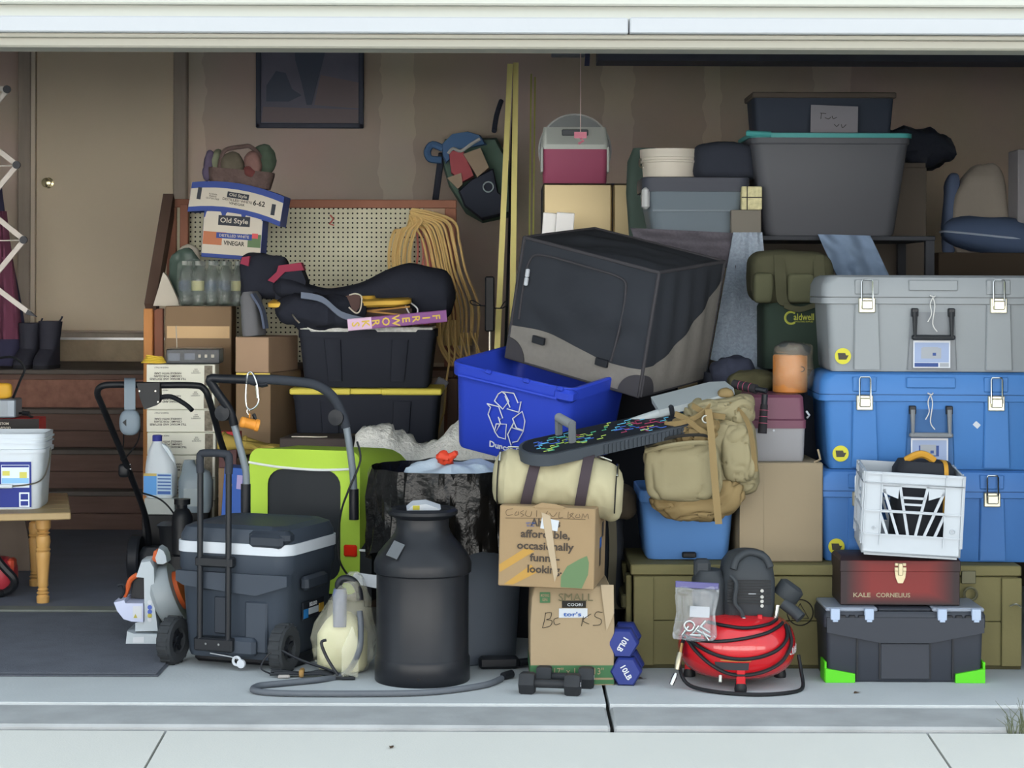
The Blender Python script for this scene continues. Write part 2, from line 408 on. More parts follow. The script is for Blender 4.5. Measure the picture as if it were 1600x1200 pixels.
# ------------------------------------------------------------- mats
rub = mk('rubber_mat', '#40444d', 2, rough=.9, var=(5, .18), k=2.2)
o = MB().box(-3.55, -.78, 1.70, 4.27, .0005, .009, b=.003).build('floor_mat', rub); tag(o, 'dark rubber mat covering the floor in front of the steps', 'mat')
rib_m = mk('ribbed_mat', '#4a4e56', .6, k=1.3, rough=.9, var=(9, .2), bump=(300, .3))
mt = thing('entrance_mat', 'ribbed dark grey mat lying along the front edge of the slab', 'mat', (-2.1, .9, 0))
loc(mt, MB().box(-3.3, -1.195, .27, 1.55, .0005, .006, b=.002)).build('backing', rib_m, mt)
mb = MB(); y = .29
while y < 1.53:
    mb.prism([(y, .005), (y + .006, .011), (y + .012, .005)], -3.29, -1.205, axis='x'); y += .0165
ro = loc(mt, mb).build('ribs', rib_m, mt); ro['kind'] = 'stuff'
o = MB().box(-3.5, -.9, 1.585, 1.69, .0005, .012, b=.004).build('floor_strip', mk('worn_strip', '#70746f', 1.6, rough=.8, var=(9, .3))); tag(o, 'worn pale strip between the two floor mats', 'strip')
# ---------------------------------------------------------------- common materials
card = mk('cardboard', '#ab926f', .2, rough=.85, var=(6, .08), bump=(60, .08))
card_mid = mk('cardboard_inner', '#826d56', 2.6, k=.72, rough=.85, var=(5, .1))
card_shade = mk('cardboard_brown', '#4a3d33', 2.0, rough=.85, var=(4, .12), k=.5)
dark_cube = mk('dark_nylon_cube', '#2a2c32', 1.0, rough=.9, k=.7)
blackp = mk('black_plastic', '#23262c', .4, rough=.4)
blackf = mk('black_fabric', '#2b2e38', 2.8, rough=.95, bump=(18, .5), var=(8, .2), k=.55, spec=.15)
blackm = mk('black_metal', '#24272c', 1.5, rough=.45, k=.55, spec=.25)
chrome = mk('chrome', '#d8d8d4', .3, rough=.18, metal=1.0, k=1.2)
steel = mk('zinc_steel', '#cfcdc0', .3, rough=.3, metal=.9, k=1.2)
whitep = mk('white_plastic', '#dfe6ee', .3, rough=.4, k=.88)
ink = mk('black_ink', '#2b2926', .2, rough=.8)
whiteink = mk('white_ink', '#e8ecf0', .2, rough=.6)
ink_in = mk('black_ink_inside', '#2a2824', 3, rough=.8, k=.6)
white_in = mk('white_card_inside', '#a9a397', 3, rough=.7, k=.62)
blue_in = mk('blue_card_inside', '#2d3d74', 3.2, rough=.6, k=.65)

# ---------------------------------------------------------------- left edge
# turned-leg bench
oak = mk('golden_oak', '#a8834e', 2, rough=.4, var=(9, .18), stretch=(1, 1, .25))
oak_top = mk('oak_top', '#a08b66', 1.8, rough=.45, var=(8, .2), stretch=(.25, 6, 2))
bl = Vector((Xp(112, 1.7), 1.7, 0)); ba = R(13.5)
bn = thing('bench', 'low oak bench with turned legs at the left edge, carrying a white pail', 'bench', bl, (0, 0, ba))
zt = .394
mb = MB(); n = 5; wd = .8 / n
for i in range(n):
    MB().box(-1.15, 0, i * wd + .0008, (i + 1) * wd - .0008, zt - .03, zt, b=.004).build('top_plank', oak_top, bn)
prof = [(.020, 0), (.026, .012), (.027, .035), (.020, .044), (.027, .050), (.019, .058), (.023, .064), (.018, .072), (.023, .08), (.022, .1), (.028, .19), (.030, .215), (.026, .222), (.031, .230), (.026, .238), (.031, .262), (.028, .285), (.020, .292), (.030, .299), (.020, .306), (.031, .318), (.031, .364)]
for lx, ly in ((-.11, .12), (-.14, .60), (-1.0, .12), (-1.0, .62)):
    MB().lathe(prof, 16, c=(lx, ly, 0)).build('leg', oak, bn)
# pail on the bench
pail_w = mk('pail_white', '#d3dde6', 1.8, rough=.4, k=.85)
lb_blue = mk('label_blue', '#26337f', 1.8, rough=.5); lb_lt = mk('label_sky', '#7fb2dc', 1.8, rough=.5); lb_w = mk('label_white', '#cdd8e4', 1.8, rough=.5); lb_y = mk('label_yellow', '#c3c060', 1.8, rough=.5)
pc = Vector((Xp(14, 1.92), 1.93, zt))
pl = thing('pail', 'white plastic pail with blue printed label and wire handle on the oak bench', 'bucket', pc, (0, 0, R(4)))
MB().rl([(0, .285, .26, .05), (.01, .30, .275, .055), (.235, .325, .30, .06), (.235, .343, .318, .065), (.25, .345, .32, .065), (.252, .33, .305, .06), (.272, .332, .307, .06), (.272, .345, .32, .06), (.278, .345, .32, .06), (.278, .332, .307, .06), (.29, .333, .308, .06), (.29, .348, .323, .06), (.297, .348, .323, .06), (.297, .334, .309, .06), (.315, .338, .313, .06), (.315, .320, .296, .055), (.2, .31, .285, .05), (.02, .28, .255, .045)], cap=(True, True), k=5).build('body', pail_w, pl)
TL = Matrix.Translation((0, .0035, 0)) @ Matrix.Rotation(R(3.1), 4, 'X')
patch(pl, 'label', [(-.13, .118, .018, .208, 0), (-.125, -.016, .165, .198, 1), (-.125, -.016, .12, .158, 1), (-.125, -.016, .07, .113, 2), (-.1, -.05, .075, .1, 3), (-.005, .11, .10, .195, 2), (-.003, .108, .185, .193, 0), (.0, .03, .15, .17, 3), (.07, .1, .14, .165, 3), (-.003, .108, .118, .14, 1), (.068, .11, .02, .08, 2), (.074, .105, .05, .074, 0), (.074, .105, .025, .044, 0), (-.125, -.02, .03, .062, 2)], [lb_blue, lb_lt, lb_w, lb_y], -.143, M=TL)
hp = [(.172, 0, .245), (.178, -.06, .2), (.165, -.15, .13), (.1, -.165, .105), (-.05, -.17, .1), (-.15, -.16, .12), (-.178, -.06, .2), (-.172, 0, .245)]
wh = MB().tube(hp, .0035, 6, smooth=4).build('handle', steel, pl)
MB().tube([(-.045, -.17, .1), (.045, -.171, .101)], .009, 8).build('grip', pail_w, wh)
# red and black carton behind the pail, grey power box on top
red_in = mk('carton_red', '#9c2c2c', 2.2, rough=.6); blk_in = mk('carton_black', '#2c2a2a', 2.2, rough=.6, k=.7)
rb = Vector((Xp(-35, 2.3), 2.3, zt)); hz = Zp(657, 2.22) - zt
rc = thing('food_carton', 'red and black printed carton behind the white pail', 'box', rb, (0, 0, R(4)))
ww = Xp(67, 2.22) - Xp(-137, 2.22)
MB().box(-ww/2, ww/2, -.09, .09, 0, hz, b=.003).build('body', red_in, rc)
patch(rc, 'printed_band', [(-ww/2, ww/2 - .001, hz - .055, hz - .001, 0)], [blk_in], -.0905)
lettering(rc, 'BAKED · VEGETABLES · SEAFOOD', (.05, -.0925, hz - .041), .011, white_in, bold=.02)
lettering(rc, 'CORRECTION BASE · CUSTOM', (.05, -.0925, hz - .022), .011, white_in, bold=.02)
MB().disc((.09, -.0905, hz - .1), .045, mat=0, t=.001).build('emblem', white_in, rc)
pg = thing('power_supply', 'grey metal power box with a cord on top of the red carton', 'power supply', (Xp(-25, 2.28), 2.28, zt + hz), (0, 0, R(3)))
gm = mk('grey_metal_in', '#6d757d', 2.2, rough=.35, metal=.3)
w2 = (Xp(30, 2.22) - Xp(-80, 2.22)) / 2
MB().box(-w2, w2, -.075, .075, .004, .085, b=.006).build('case', gm, pg)
patch(pg, 'front_panel', [(-w2 + .01, w2 - .035, .012, .077, 0)], [mk('grey_panel', '#7d858d', 2.2, rough=.3)], -.0755)
MB().tube([(w2, 0, .02), (w2 + .03, -.02, .02), (w2 + .055, -.02, .006), (w2 + .06, .0, .004)], .005, 6, smooth=4).tube([(w2+.02, -.02, .022), (w2 + .05, -.025, .018)], .011, 8).build('cord', blackm, pg)
MB().tube([(w2 - .03, .02, .085), (w2 + .0, .02, .16), (w2 + .02, .02, .22), (w2 - .03, .02, .265), (w2 - .1, .02, .26)], .006, 6, smooth=5).build('cable_loop', blackm, pg)
o = MB().sq((.10, .05, .07), (.5, .6), 16, 10, c=(Xp(2, 2.26), 2.26, zt + hz + .085 + .035)).build('tape_measure', [mk('tape_yellow', '#b58a2c', 2.2, rough=.5)]); tag(o, 'small yellow tape measure on the grey power box', 'tape measure')
# red and black trimmer head under the bench
tr = thing('string_trimmer', 'red and black motor tool lying under the oak bench', 'trimmer', (Xp(0, 1.95), 1.98, .0105))
MB().sq((.16, .16, .15), (.7, .8), 24, 14, c=(-.01, 0, .09)).build('motor_housing', mk('tool_red', '#8c2a34', 1.9, rough=.4), tr)
MB().tube([(-.08, -.06, .26), (-.03, -.07, .2), (.03, -.075, .13), (.075, -.07, .075), (.05, -.05, .03), (-.02, -.04, .02)], .018, 8, smooth=5).build('guard_handle', blackm, tr)
MB().box(.035, .065, -.05, .02, .10, .16, b=.01).build('fuel_cap', mk('tool_orange', '#a2402f', 1.9, rough=.4), tr)
MB().lathe([(.05, 0), (.06, .01), (.06, .03), (.03, .04)], 20, c=(-.02, -.03, 0)).build('base', blackm, tr)
# plywood sheet leaning behind the bench
ply = mk('old_plywood', '#4c443e', 2.8, rough=.85, var=(5, .25))
o = MB().prism([(Xp(-60, 2.7), .013), (Xp(58, 2.7), .013), (Xp(36, 2.7), Zp(790, 2.7)), (Xp(-60, 2.7), Zp(790, 2.7))], 2.68, 2.70).build('plywood_sheet', ply); tag(o, 'dark plywood sheet standing behind the oak bench', 'board')
# accordion drying rack
slat_m = mk('pale_slat', '#a7a099', 2.2, rough=.5); cap_m = mk('dark_cap', '#2f3034', 2.2, rough=.5)
YR = 2.2
rk = thing('accordion_rack', 'folding accordion rack of pale slats at the left edge', 'drying rack', (-2.5, YR, 0))
def seg(a, b, y):
    a, b = W(*a, y), W(*b, y); d = (b - a).normalized(); nrm = Vector((-d.z, 0, d.x)) * .011
    mb = MB(); P = [a + nrm, b + nrm, b - nrm, a - nrm]
    mb.prism([(p.x, p.z) for p in P], y - .005, y + .005); loc(rk, mb).build('slat', slat_m, rk)
zig = [(12, 140), (-60, 222), (27, 258), (-62, 312), (38, 375), (-64, 452)]
zag = [(-66, 170), (27, 258)]
seg((-70, 130), (12, 140), YR); seg((12, 140), (-58, 225), YR + .011); seg((-62, 188), (27, 258), YR); seg((27, 258), (-62, 365), YR + .011)
seg((-66, 290), (38, 375), YR); seg((38, 375), (-66, 500), YR + .011); seg((-66, 405), (46, 489), YR)
for p in ((12, 140), (27, 258), (38, 375)):
    c = W(*p, YR); mb = MB().disc((c.x, YR - .006, c.z), .017, 14, t=.012); loc(rk, mb).build('joint_cap', cap_m, rk)
c = W(50, 491, YR); mb = MB().prism([(c.x - .028, c.z - .0), (c.x - .016, c.z + .022), (c.x + .022, c.z - .012)], YR - .008, YR + .008); loc(rk, mb).build('end_cap', cap_m, rk)
mb = MB().tube([W(-62, 90, YR) + Vector((0, .02, 0)), Vector((W(-62, 90, YR).x, YR + .02, .01))], .012, 8); loc(rk, mb).build('post', slat_m, rk)
for p in ((27, 258), (38, 375)):
    mb = MB().tube([W(*p, YR) + Vector((0, .03, 0)), W(-70, p[1] + 2, YR) + Vector((0, .03, 0))], .003, 6); loc(rk, mb).build('crossbar', slat_m, rk)
# coat hanging by the door, boots on the landing
navy = mk('coat_navy', '#2a2a3c', 4.6, rough=.95, bump=(10, .5), k=.8); maroon = mk('coat_maroon', '#4a2a38', 4.6, rough=.95, bump=(10, .5))
ct = thing('coat', 'dark navy coat with maroon lining hanging left of the door', 'coat', W(-10, 560, 5.0))
def coatw(py0, py1, f, mat, nm, amp, y):
    mb = MB(); rings = []
    for i in range(26):
        py = py0 + (py1 - py0) * i / 25; l, r = f(py)
        ring = []
        for j in range(28):
            a = 2 * math.pi * j / 28; cx = (l + r) / 2; hw = (r - l) / 2
            p = W(cx + hw * math.cos(a), py, y + .07 * math.sin(a))
            p += Vector((0, .02 * math.sin(a * 5 + py * .03), 0)); ring.append(p)
        rings.append(ring)
    return loc(ct, mb.loft(rings[::-1])).build(nm, mat, ct)
def f1(py):
    t = (py - 290) / 280; return (-60, 2 + 48 * t ** 1.1)
def f2(py):
    t = (py - 330) / 200; return (-10 + 10 * t, 10 + 26 * t)
coatw(290, 572, f1, navy, 'body', .01, 5.05); coatw(330, 530, f2, maroon, 'lining', .01, 4.98)
boot_m = mk('boot_rubber', '#25262e', 4.8, rough=.7, k=.75)
lz = .853
def boot(cx, top, label, y):
    T = thing('boot', label, 'boot', (Xp(cx, y), y, lz), (0, 0, R(-8)), 'black boots on the landing')
    h = Zp(top, y) - lz
    MB().rl([(0, .085, .24, .04, 0, -.05), (.035, .095, .25, .045, 0, -.05), (.07, .095, .22, .045, 0, -.035), (.11, .095, .15, .045), (h * .6, .105, .13, .05), (h, .125, .14, .055, .004, 0)], k=4).build('shaft', boot_m, T)
    MB().rl([(h, .118, .133, .05), (h + .004, .11, .125, .05), (h - .03, .1, .11, .04)], k=4, cap=(False, True)).build('opening', boot_m, T)
    MB().tube([(.05, 0, h - .01), (.068, 0, h + .015), (.075, 0, h + .03)], .005, 6).build('pull_tab', boot_m, T)
    MB().rl([(-.0005, .095, .25, .045, 0, -.05), (.02, .1, .255, .047, 0, -.05)], k=4).build('sole', mk('boot_sole', '#1d1e22', 4.8, rough=.8, k=.8), T)
boot(47, 508, 'black rubber boot nearest the coat on the landing', 4.93); boot(78, 505, 'black rubber boot nearest the door on the landing', 4.88)

# ---------------------------------------------------------------- framed picture
pf = thing('framed_picture', 'dark framed picture hanging on the back wall', 'picture', W(483, 200, 5.96))
mb = MB(); x0, x1, z0, z1 = Xp(399, 5.96), Xp(567, 5.96), Zp(200, 5.96, 480), 2.98
fr = mk('frame_dark', '#343843', 6, rough=.5, k=.8)
for a in ((x0, x1, z0, z0 + .03), (x0, x1, z1 - .03, z1), (x0, x0 + .03, z0, z1), (x1 - .03, x1, z0, z1)):
    b_ = MB().box(a[0], a[1], 5.945, 5.995, a[2], a[3], b=.005); loc(pf, b_).build('frame_rail', fr, pf)
cv = mk('picture_print', '#4b4b57', 6, rough=.4, var=(4, .25), k=.9); ca = mk('picture_dark', '#3a3f4c', 6, rough=.4, k=.85); cb = mk('picture_warm', '#554d50', 6, rough=.4, k=.9)
mb = MB().box(x0 + .025, x1 - .025, 5.965, 5.99, z0 + .025, z1 - .025)
prof = lambda pts: [(Xp(px, 5.96), Zp(py, 5.96)) for px, py in pts]
mb.prism(prof([(455, 20), (520, 20), (505, 90), (492, 140), (486, 165), (478, 165), (470, 130), (460, 95)][::-1]), 5.962, 5.966, 1)
mb.prism(prof([(415, 135), (430, 112), (445, 115), (455, 140), (470, 150), (450, 160), (415, 160)][::-1]), 5.962, 5.966, 1)
mb.prism(prof([(500, 118), (560, 130), (560, 170), (490, 165)][::-1]), 5.963, 5.966, 2)
mb.prism(prof([(410, 168), (560, 172), (560, 194), (407, 192)][::-1]), 5.963, 5.966, 2)
loc(pf, mb).build('print', [cv, ca, cb], pf)
# overhead light box and hanging strap
o = MB().box(Xp(860, 5.7), Xp(912, 5.7), 5.6, 5.7, Zp(90, 5.7), Zp(70, 5.7), b=.006).build('wall_fixture', mk('fixture_grey', '#555960', 6, rough=.6)); tag(o, 'small grey fixture high on the back wall beside the hanging strap', 'fixture')
o = MB().ribbon([W(918, 60, 5.6), W(918, 88, 5.6), W(917, 103, 5.6)], (1, 0, 0), .03, .01).build('hanging_strap', mk('strap_dark', '#35374a', 6, rough=.9, k=.8)); tag(o, 'short dark strap hanging beside the grey wall fixture', 'strap')
# ---------------------------------------------------------------- pegboard workbench
redwood = mk('redwood', '#6d4a3c', 4.1, k=.7, rough=.7, var=(6, .22), stretch=(1, 1, .3)); fir = mk('fir_post', '#96683f', 4, k=.75, rough=.7, var=(7, .2), stretch=(4, 4, .3))
dkwood = mk('dark_board', '#453730', 4, k=.7, rough=.8, var=(6, .2))
def pegmat():
    m = mk('pegboard', '#85806c', 4.2, rough=.85)
    nt = m.node_tree; b = nt.nodes['Principled BSDF']; N = nt.nodes.new; Lk = nt.links.new
    base = b.inputs['Base Color'].default_value[:]
    geo = N('ShaderNodeNewGeometry'); mp = N('ShaderNodeVectorMath'); mp.operation = 'SCALE'; mp.inputs['Scale'].default_value = 1 / .0254
    Lk(geo.outputs['Position'], mp.inputs[0])
    fr_ = N('ShaderNodeVectorMath'); fr_.operation = 'FRACTION'; Lk(mp.outputs[0], fr_.inputs[0])
    sb = N('ShaderNodeVectorMath'); sb.operation = 'SUBTRACT'; sb.inputs[1].default_value = (.5, .5, .5); Lk(fr_.outputs[0], sb.inputs[0])
    ml = N('ShaderNodeVectorMath'); ml.operation = 'MULTIPLY'; ml.inputs[1].default_value = (1, 0, 1); Lk(sb.outputs[0], ml.inputs[0])
    ln = N('ShaderNodeVectorMath'); ln.operation = 'LENGTH'; Lk(ml.outputs[0], ln.inputs[0])
    lt = N('ShaderNodeMath'); lt.operation = 'LESS_THAN'; lt.inputs[1].default_value = .19; Lk(ln.outputs['Value'], lt.inputs[0])
    nz = N('ShaderNodeTexNoise'); nz.inputs['Scale'].default_value = 4; nz.inputs['Detail'].default_value = 3; Lk(geo.outputs['Position'], nz.inputs['Vector'])
    st_ = N('ShaderNodeMix'); st_.data_type = 'RGBA'; Lk(nz.outputs['Fac'], st_.inputs[0]); st_.inputs[6].default_value = (base[0]*.5, base[1]*.5, base[2]*.5, 1); st_.inputs[7].default_value = (min(.9, base[0]*1.4), min(.9, base[1]*1.4), min(.9, base[2]*1.4), 1)
    mx = N('ShaderNodeMix'); mx.data_type = 'RGBA'; Lk(lt.outputs[0], mx.inputs[0]); Lk(st_.outputs[2], mx.inputs[6]); mx.inputs[7].default_value = (.02, .02, .02, 1)
    Lk(mx.outputs[2], b.inputs['Base Color'])
    return m
YB, YF = 4.15, 3.66
wk = thing('workbench', 'reddish wooden workbench with a pegboard back standing against the wall', 'workbench', (Xp(470, 3.9), 3.9, 0))
def wp(mb, nm, m, label=None): return loc(wk, mb).build(nm, m, wk, label=label)
xl, xr = Xp(262, YB), Xp(713, YB); zt_ = Zp(313, YB)
wp(MB().box(xl, xr, YB - .03, YB + .01, zt_ - .045, zt_, b=.004), 'top_rail', redwood)
wp(MB().box(Xp(695, YB), xr, YB - .04, YB + .02, .02, zt_ - .045, b=.004), 'post', redwood)
wp(MB().box(xl, xl + .05, YB - .04, YB + .02, .02, zt_ - .045, b=.004), 'post', redwood)
pegm = pegmat()
wp(MB().box(xl + .05, Xp(662, YB), YB - .005, YB + .005, .92, zt_ - .045), 'pegboard', pegm)
wp(MB().box(Xp(662, YB), Xp(695, YB), YB - .007, YB + .005, .92, zt_ - .045), 'filler_board', mk('filler_board', '#6b5d4f', 4.2, rough=.8), )
# sloped side brace: from the top back corner to the front leg
a, b_ = W(264, 318, YB - .05), W(236, 484, YF)
mb = MB().ribbon([a + Vector((0, .02, .02)), b_], (1, 0, 0), .055, .10); wp(mb, 'side_brace', dkwood)
mb = MB().box(Xp(282, YB - .06), Xp(286, YB - .06) + .03, YB - .09, YB - .04, Zp(440, YB), Zp(322, YB), b=.004); wp(mb, 'inner_cleat', redwood)
mb = MB().box(Xp(226, YF), Xp(240, YF), YF - .03, YF + .03, .0, Zp(484, YF), b=.004); wp(mb, 'front_leg', fir)
mb = MB().box(Xp(241, YF), Xp(255, YF), YF + .0, YF + .04, .0, Zp(484, YF), b=.004); wp(mb, 'leg_cleat', redwood)
wp(MB().box(Xp(700, YF), Xp(716, YF), YF - .03, YF + .03, 0, .86, b=.004), 'front_leg', dkwood)
for i in range(3):
    y0 = YF + .03 + i * .14; wp(MB().box(xl + .01, xr, y0, y0 + .137, .86, .90, b=.003), 'top_plank', dkwood)
# small hook with a red tool on the pegboard
o = MB().tube([W(516, 336, YB - .02), W(521, 342, YB - .03), W(515, 350, YB - .02), W(522, 352, YB - .02)], .004, 6).build('peg_hook', mk('hook_red', '#7c3a34', 4, rough=.6)); tag(o, 'tiny red hook on the pegboard', 'hook')
tg = thing('hanging_tag', 'small white tag on the pegboard beside the yellow cord', 'tag', W(667, 333, YB - .03))
MB().box(-.035, .035, -.002, .002, -.012, .012).box(-.012, .012, -.002, .002, -.05, -.01).build('card', white_in, tg)

# ---------------------------------------------------------------- yellow extension cord coil
ycord = mk('yellow_cord', '#968055', 3.9, rough=.6, k=.72); rcord = mk('red_cord', '#7a4a45', 4.0, rough=.7)
cd = thing('extension_cord', 'coil of yellow extension cord hanging from the pegboard frame', 'cord', W(645, 322, 3.95))
for i in range(15):
    t = i / 14
    lx = 608 + 30 * t + random.uniform(-3, 3); rx = 668 + 55 * t + random.uniform(-4, 4); top = 327 + 26 * (1 - t) + random.uniform(-3, 3)
    bl_ = random.uniform(480, 560) + 20 * t; y = 3.98 - .006 * i
    pts = [(lx + 30, bl_), (lx + 6, 450), (lx, 400), (lx + 8, 362), (lx + 20, 342 + 20*(1-t)), (640 + 4*t, top), (rx - 16, 343 + 14*(1-t)), (rx - 4, 378), (rx + 6, 425), (rx + 18 + 8 * t, 480), (rx + 22, 540)]
    mb = MB().tube([W(px, py, y + random.uniform(-.02, .02)) for px, py in pts], .0062, 6, smooth=5); loc(cd, mb).build('cord_loop', ycord, cd)
for i in range(7):
    pts = [(650 + i * 4, 345 + i), (655 + i * 4, 400), (648 + i * 5, 450), (652 + i * 3, 520), (650 + i * 4, 580)]
    mb = MB().tube([W(px + random.uniform(-3, 3), py, 4.03) for px, py in pts], .006, 6, smooth=4); loc(cd, mb).build('red_cord_loop', rcord, cd)
for i in range(6):
    x = 690 + i * 6
    pts = [(x - 8, 500), (x + random.uniform(-12, 0), 540), (x + random.uniform(0, 26), 570), (x + random.uniform(10, 40), 560), (x + 22, 520)]
    mb = MB().tube([W(px, py, 3.6 + .02 * i) for px, py in pts], .006, 6, smooth=6); loc(cd, mb).build('cord_loop', ycord, cd)
pts = [(700, 515), (702, 560), (697, 600), (694, 640), (690, 655), (680, 690)]
mb = MB().tube([W(px, py, 3.5) for px, py in pts], .006, 6, smooth=6); loc(cd, mb).build('cord_tail', ycord, cd)
c = W(688, 602, 3.48); mb = MB().box(-.03, .03, -.02, .02, -.035, .035, b=.006, M=Matrix.Translation(c) @ Matrix.Rotation(R(30), 4, 'Y')); loc(cd, mb).build('socket_box', mk('socket_grey', '#5e6068', 3.5, rough=.4), cd)

# ---------------------------------------------------------------- stacked boxes beside the bench
YC = 3.05
wc = mk('white_carton', '#b7b09f', 2.8, rough=.75, var=(5, .06)); wcp = mk('carton_pattern', '#5b564c', 2.8, rough=.8, var=(70, .9))
cartons = []
names = ['topmost', 'second from the top', 'third from the top', 'fourth from the top', 'fifth from the top', 'sixth from the top', 'seventh from the top', 'second from the floor', 'bottom one']
ch = (Zp(571, 2.86)) / 9
cw = Xp(332, 2.86) - Xp(226, 2.86)
for i in range(9):
    zb = ch * (8 - i)
    T = thing('tile_carton', 'white printed carton by the steps, %s in its stack' % names[i], 'box', (Xp(279, 2.86) + random.uniform(-.006, .006), 2.86 + .15, zb), (0, 0, R(random.uniform(-1.5, 1.5) + 4)), 'white cartons stacked by the steps')
    if i == 0:
        MB().box(-cw/2, cw/2, -.15, .15, .001, ch - .001, b=.003).build('carton', wc, T)
        patch(T, 'pattern_panel', [(cw/2 - .05, cw/2 - .012, .006, ch - .006, 0)], [wcp], -.1502)
        lettering(T, 'TILE MOSAIC AND FIXTURES\nCERAMIC PORCELAIN\nHANDLE WITH CARE', (-.06, -.1515, ch * .48), .0095, ink_in, roll=math.pi, bold=.02)
        lettering(T, 'MADE IN ITALY', (-.09, -.1515, ch * .86), .007, ink_in, roll=math.pi)
        lettering(T, 'CONTENTS\nSHADE\nSIZE', (.07, -.1515, ch * .7), .006, ink_in, roll=math.pi)
        first = T
    else:
        for c_ in first.children:
            q = c_.copy(); COL.objects.link(q); q.parent = T
ztop = ch * 9
# boxed device on top of the cartons
dv = thing('boxed_device', 'black boxed device in clear plastic on top of the white cartons', 'box', (Xp(300, 2.9), 3.0, ztop), (0, 0, R(3)))
MB().box(-.125, .125, -.1, .1, .001, .07, b=.004).build('box', mk('device_black', '#2c2f35', 3, rough=.3, k=.5), dv)
patch(dv, 'print', [(-.115, -.06, .015, .05, 0), (-.04, .01, .02, .05, 0), (.025, .037, .03, .045, 1), (.055, .067, .03, .045, 1), (.085, .1, .03, .045, 1)], [mk('device_grey', '#4a4e57', 3, rough=.5), white_in], -.1002)
clear_in = mk('clear_wrap', '#9aa0a0', 2.8, rough=.12, trans=.0, alpha=.08, k=.8)
MB().box(-.13, .135, -.105, .105, .0005, .078, b=.012).build('clear_wrap', clear_in, dv)
rope = thing('yellow_rope', 'small hank of yellow rope on the top white carton', 'rope', (Xp(240, 2.86), 2.9, ztop))
yl = mk('rope_yellow', '#a6852f', 3, rough=.8)
for i in range(5):
    MB().tube([(-.062 + .006*i, .005*i, .006 + .007*i), (-.03, -.03, .008 + .008*i), (.02, -.03, .006 + .007*i), (.052 - .004*i, .0, .008 + .006*i), (.02, .03, .006 + .005*i), (-.03, .03, .006 + .006*i)], .0034, 6, smooth=5, closed=True).build('strand', yl, rope)
# large carton behind, carrying the water bottles
YK = 3.45
kx0, kx1 = Xp(258, YK), Xp(362, YK); kz = Zp(480, YK)
bx = thing('moving_box', 'tall brown cardboard box under the pack of water bottles', 'box', ((kx0 + kx1)/2, YK + .14, 0))
MB().box(-(kx1-kx0)/2, (kx1-kx0)/2, -.14, .03, .001, kz, b=.004).build('carton', card_mid, bx)
lettering(bx, 'HEAVY DUTY', (.0, -.1415, kz - .26), .022, mk('faded_ink', '#57493b', 3, rough=.9), bold=.01)
patch(bx, 'packing_tape', [(-(kx1-kx0)/2 + .01, (kx1-kx0)/2 - .01, kz - .16, kz - .10, 0)], [mk('tape_tan', '#8a7353', 3.4, rough=.4)], -.1402)
MB().tube([(-.11, -.143, kz - .1), (-.105, -.145, kz - .2), (-.112, -.144, kz - .26)], .003, 5).build('torn_tape', white_in, bx)
# water bottles
bt_m = mk('clear_bottle', '#4a524c', 3, rough=.06, alpha=.4, spec=1.0, k=.6); cap_w = mk('bottle_cap', '#7a7c78', 3, rough=.5, k=.7); lab_d = mk('bottle_label', '#2e3b52', 3.4, rough=.5, alpha=.55); lab_y = mk('bottle_label_yellow', '#8a8860', 3.4, rough=.5, alpha=.6)
wpk = thing('water_pack', 'shrink-wrapped pack of clear water bottles on the tall brown box', 'bottle pack', (Xp(328, YK), YK + .13, kz + .001))
bw = (Xp(380, YK) - Xp(276, YK)) / 5
bm = MB().lathe([(.026, 0), (.031, .01), (.031, .04), (.028, .05), (.031, .06), (.031, .13), (.026, .17), (.0135, .20), (.0135, .205)], 16).mesh('bottle', bt_m)
cm = MB().lathe([(.015, .203), (.015, .222), (.013, .224)], 12).mesh('cap', cap_w); lm = MB().lathe([(.0316, .075), (.0316, .125)], 16, cap=(False, False)).mesh('bottle_label', lab_d)
lm2 = MB().lathe([(.0316, .075), (.0316, .125)], 16, cap=(False, False)).mesh('bottle_label', lab_y)
for r_ in range(3):
    for c_ in range(5):
        o = bpy.data.objects.new('bottle', bm); COL.objects.link(o); o.parent = wpk; o.location = ((c_ - 2) * bw, -.085 + r_ * .07, 0)
        for me in (cm, lm2 if (c_ + r_) % 3 == 1 else lm):
            q = bpy.data.objects.new(me.name, me); COL.objects.link(q); q.parent = o
MB().sq((bw * 5 + .012, .23, .232), (.25, .25), 48, 24, c=(0, -.015, .116), amp=.006, freq=16, seed=2, fold=.008).build('shrink_wrap', mk('shrink_wrap', '#8f9a94', 3, rough=.05, alpha=.10, spec=1.0, bump=(30, 1.0)), wpk)
# silver bag beside the bottles
sb_ = thing('foil_bag', 'crumpled white and dark green foil bag wedged left of the water bottles', 'bag', W(262, 478, 3.6))
MB().prism([(-.07, 0), (.07, 0), (.0, .15), (-.02, .17)], -.02, .02).build('white_flap', white_in, sb_)
MB().sq((.16, .08, .26), (.9, .8), 20, 14, c=(.07, .1, .17), amp=.03, freq=9, seed=4).build('green_flap', mk('foil_green', '#2f3a35', 3.6, rough=.3), sb_)
sb2 = thing('paper_sack', 'small white paper sack behind the water bottles', 'sack', (Xp(296, 3.8), 3.75, kz))
MB().sq((.13, .06, .30), (.7, .6), 18, 12, c=(0, 0, .15), amp=.02, freq=8, seed=6).build('sack', white_in, sb2)

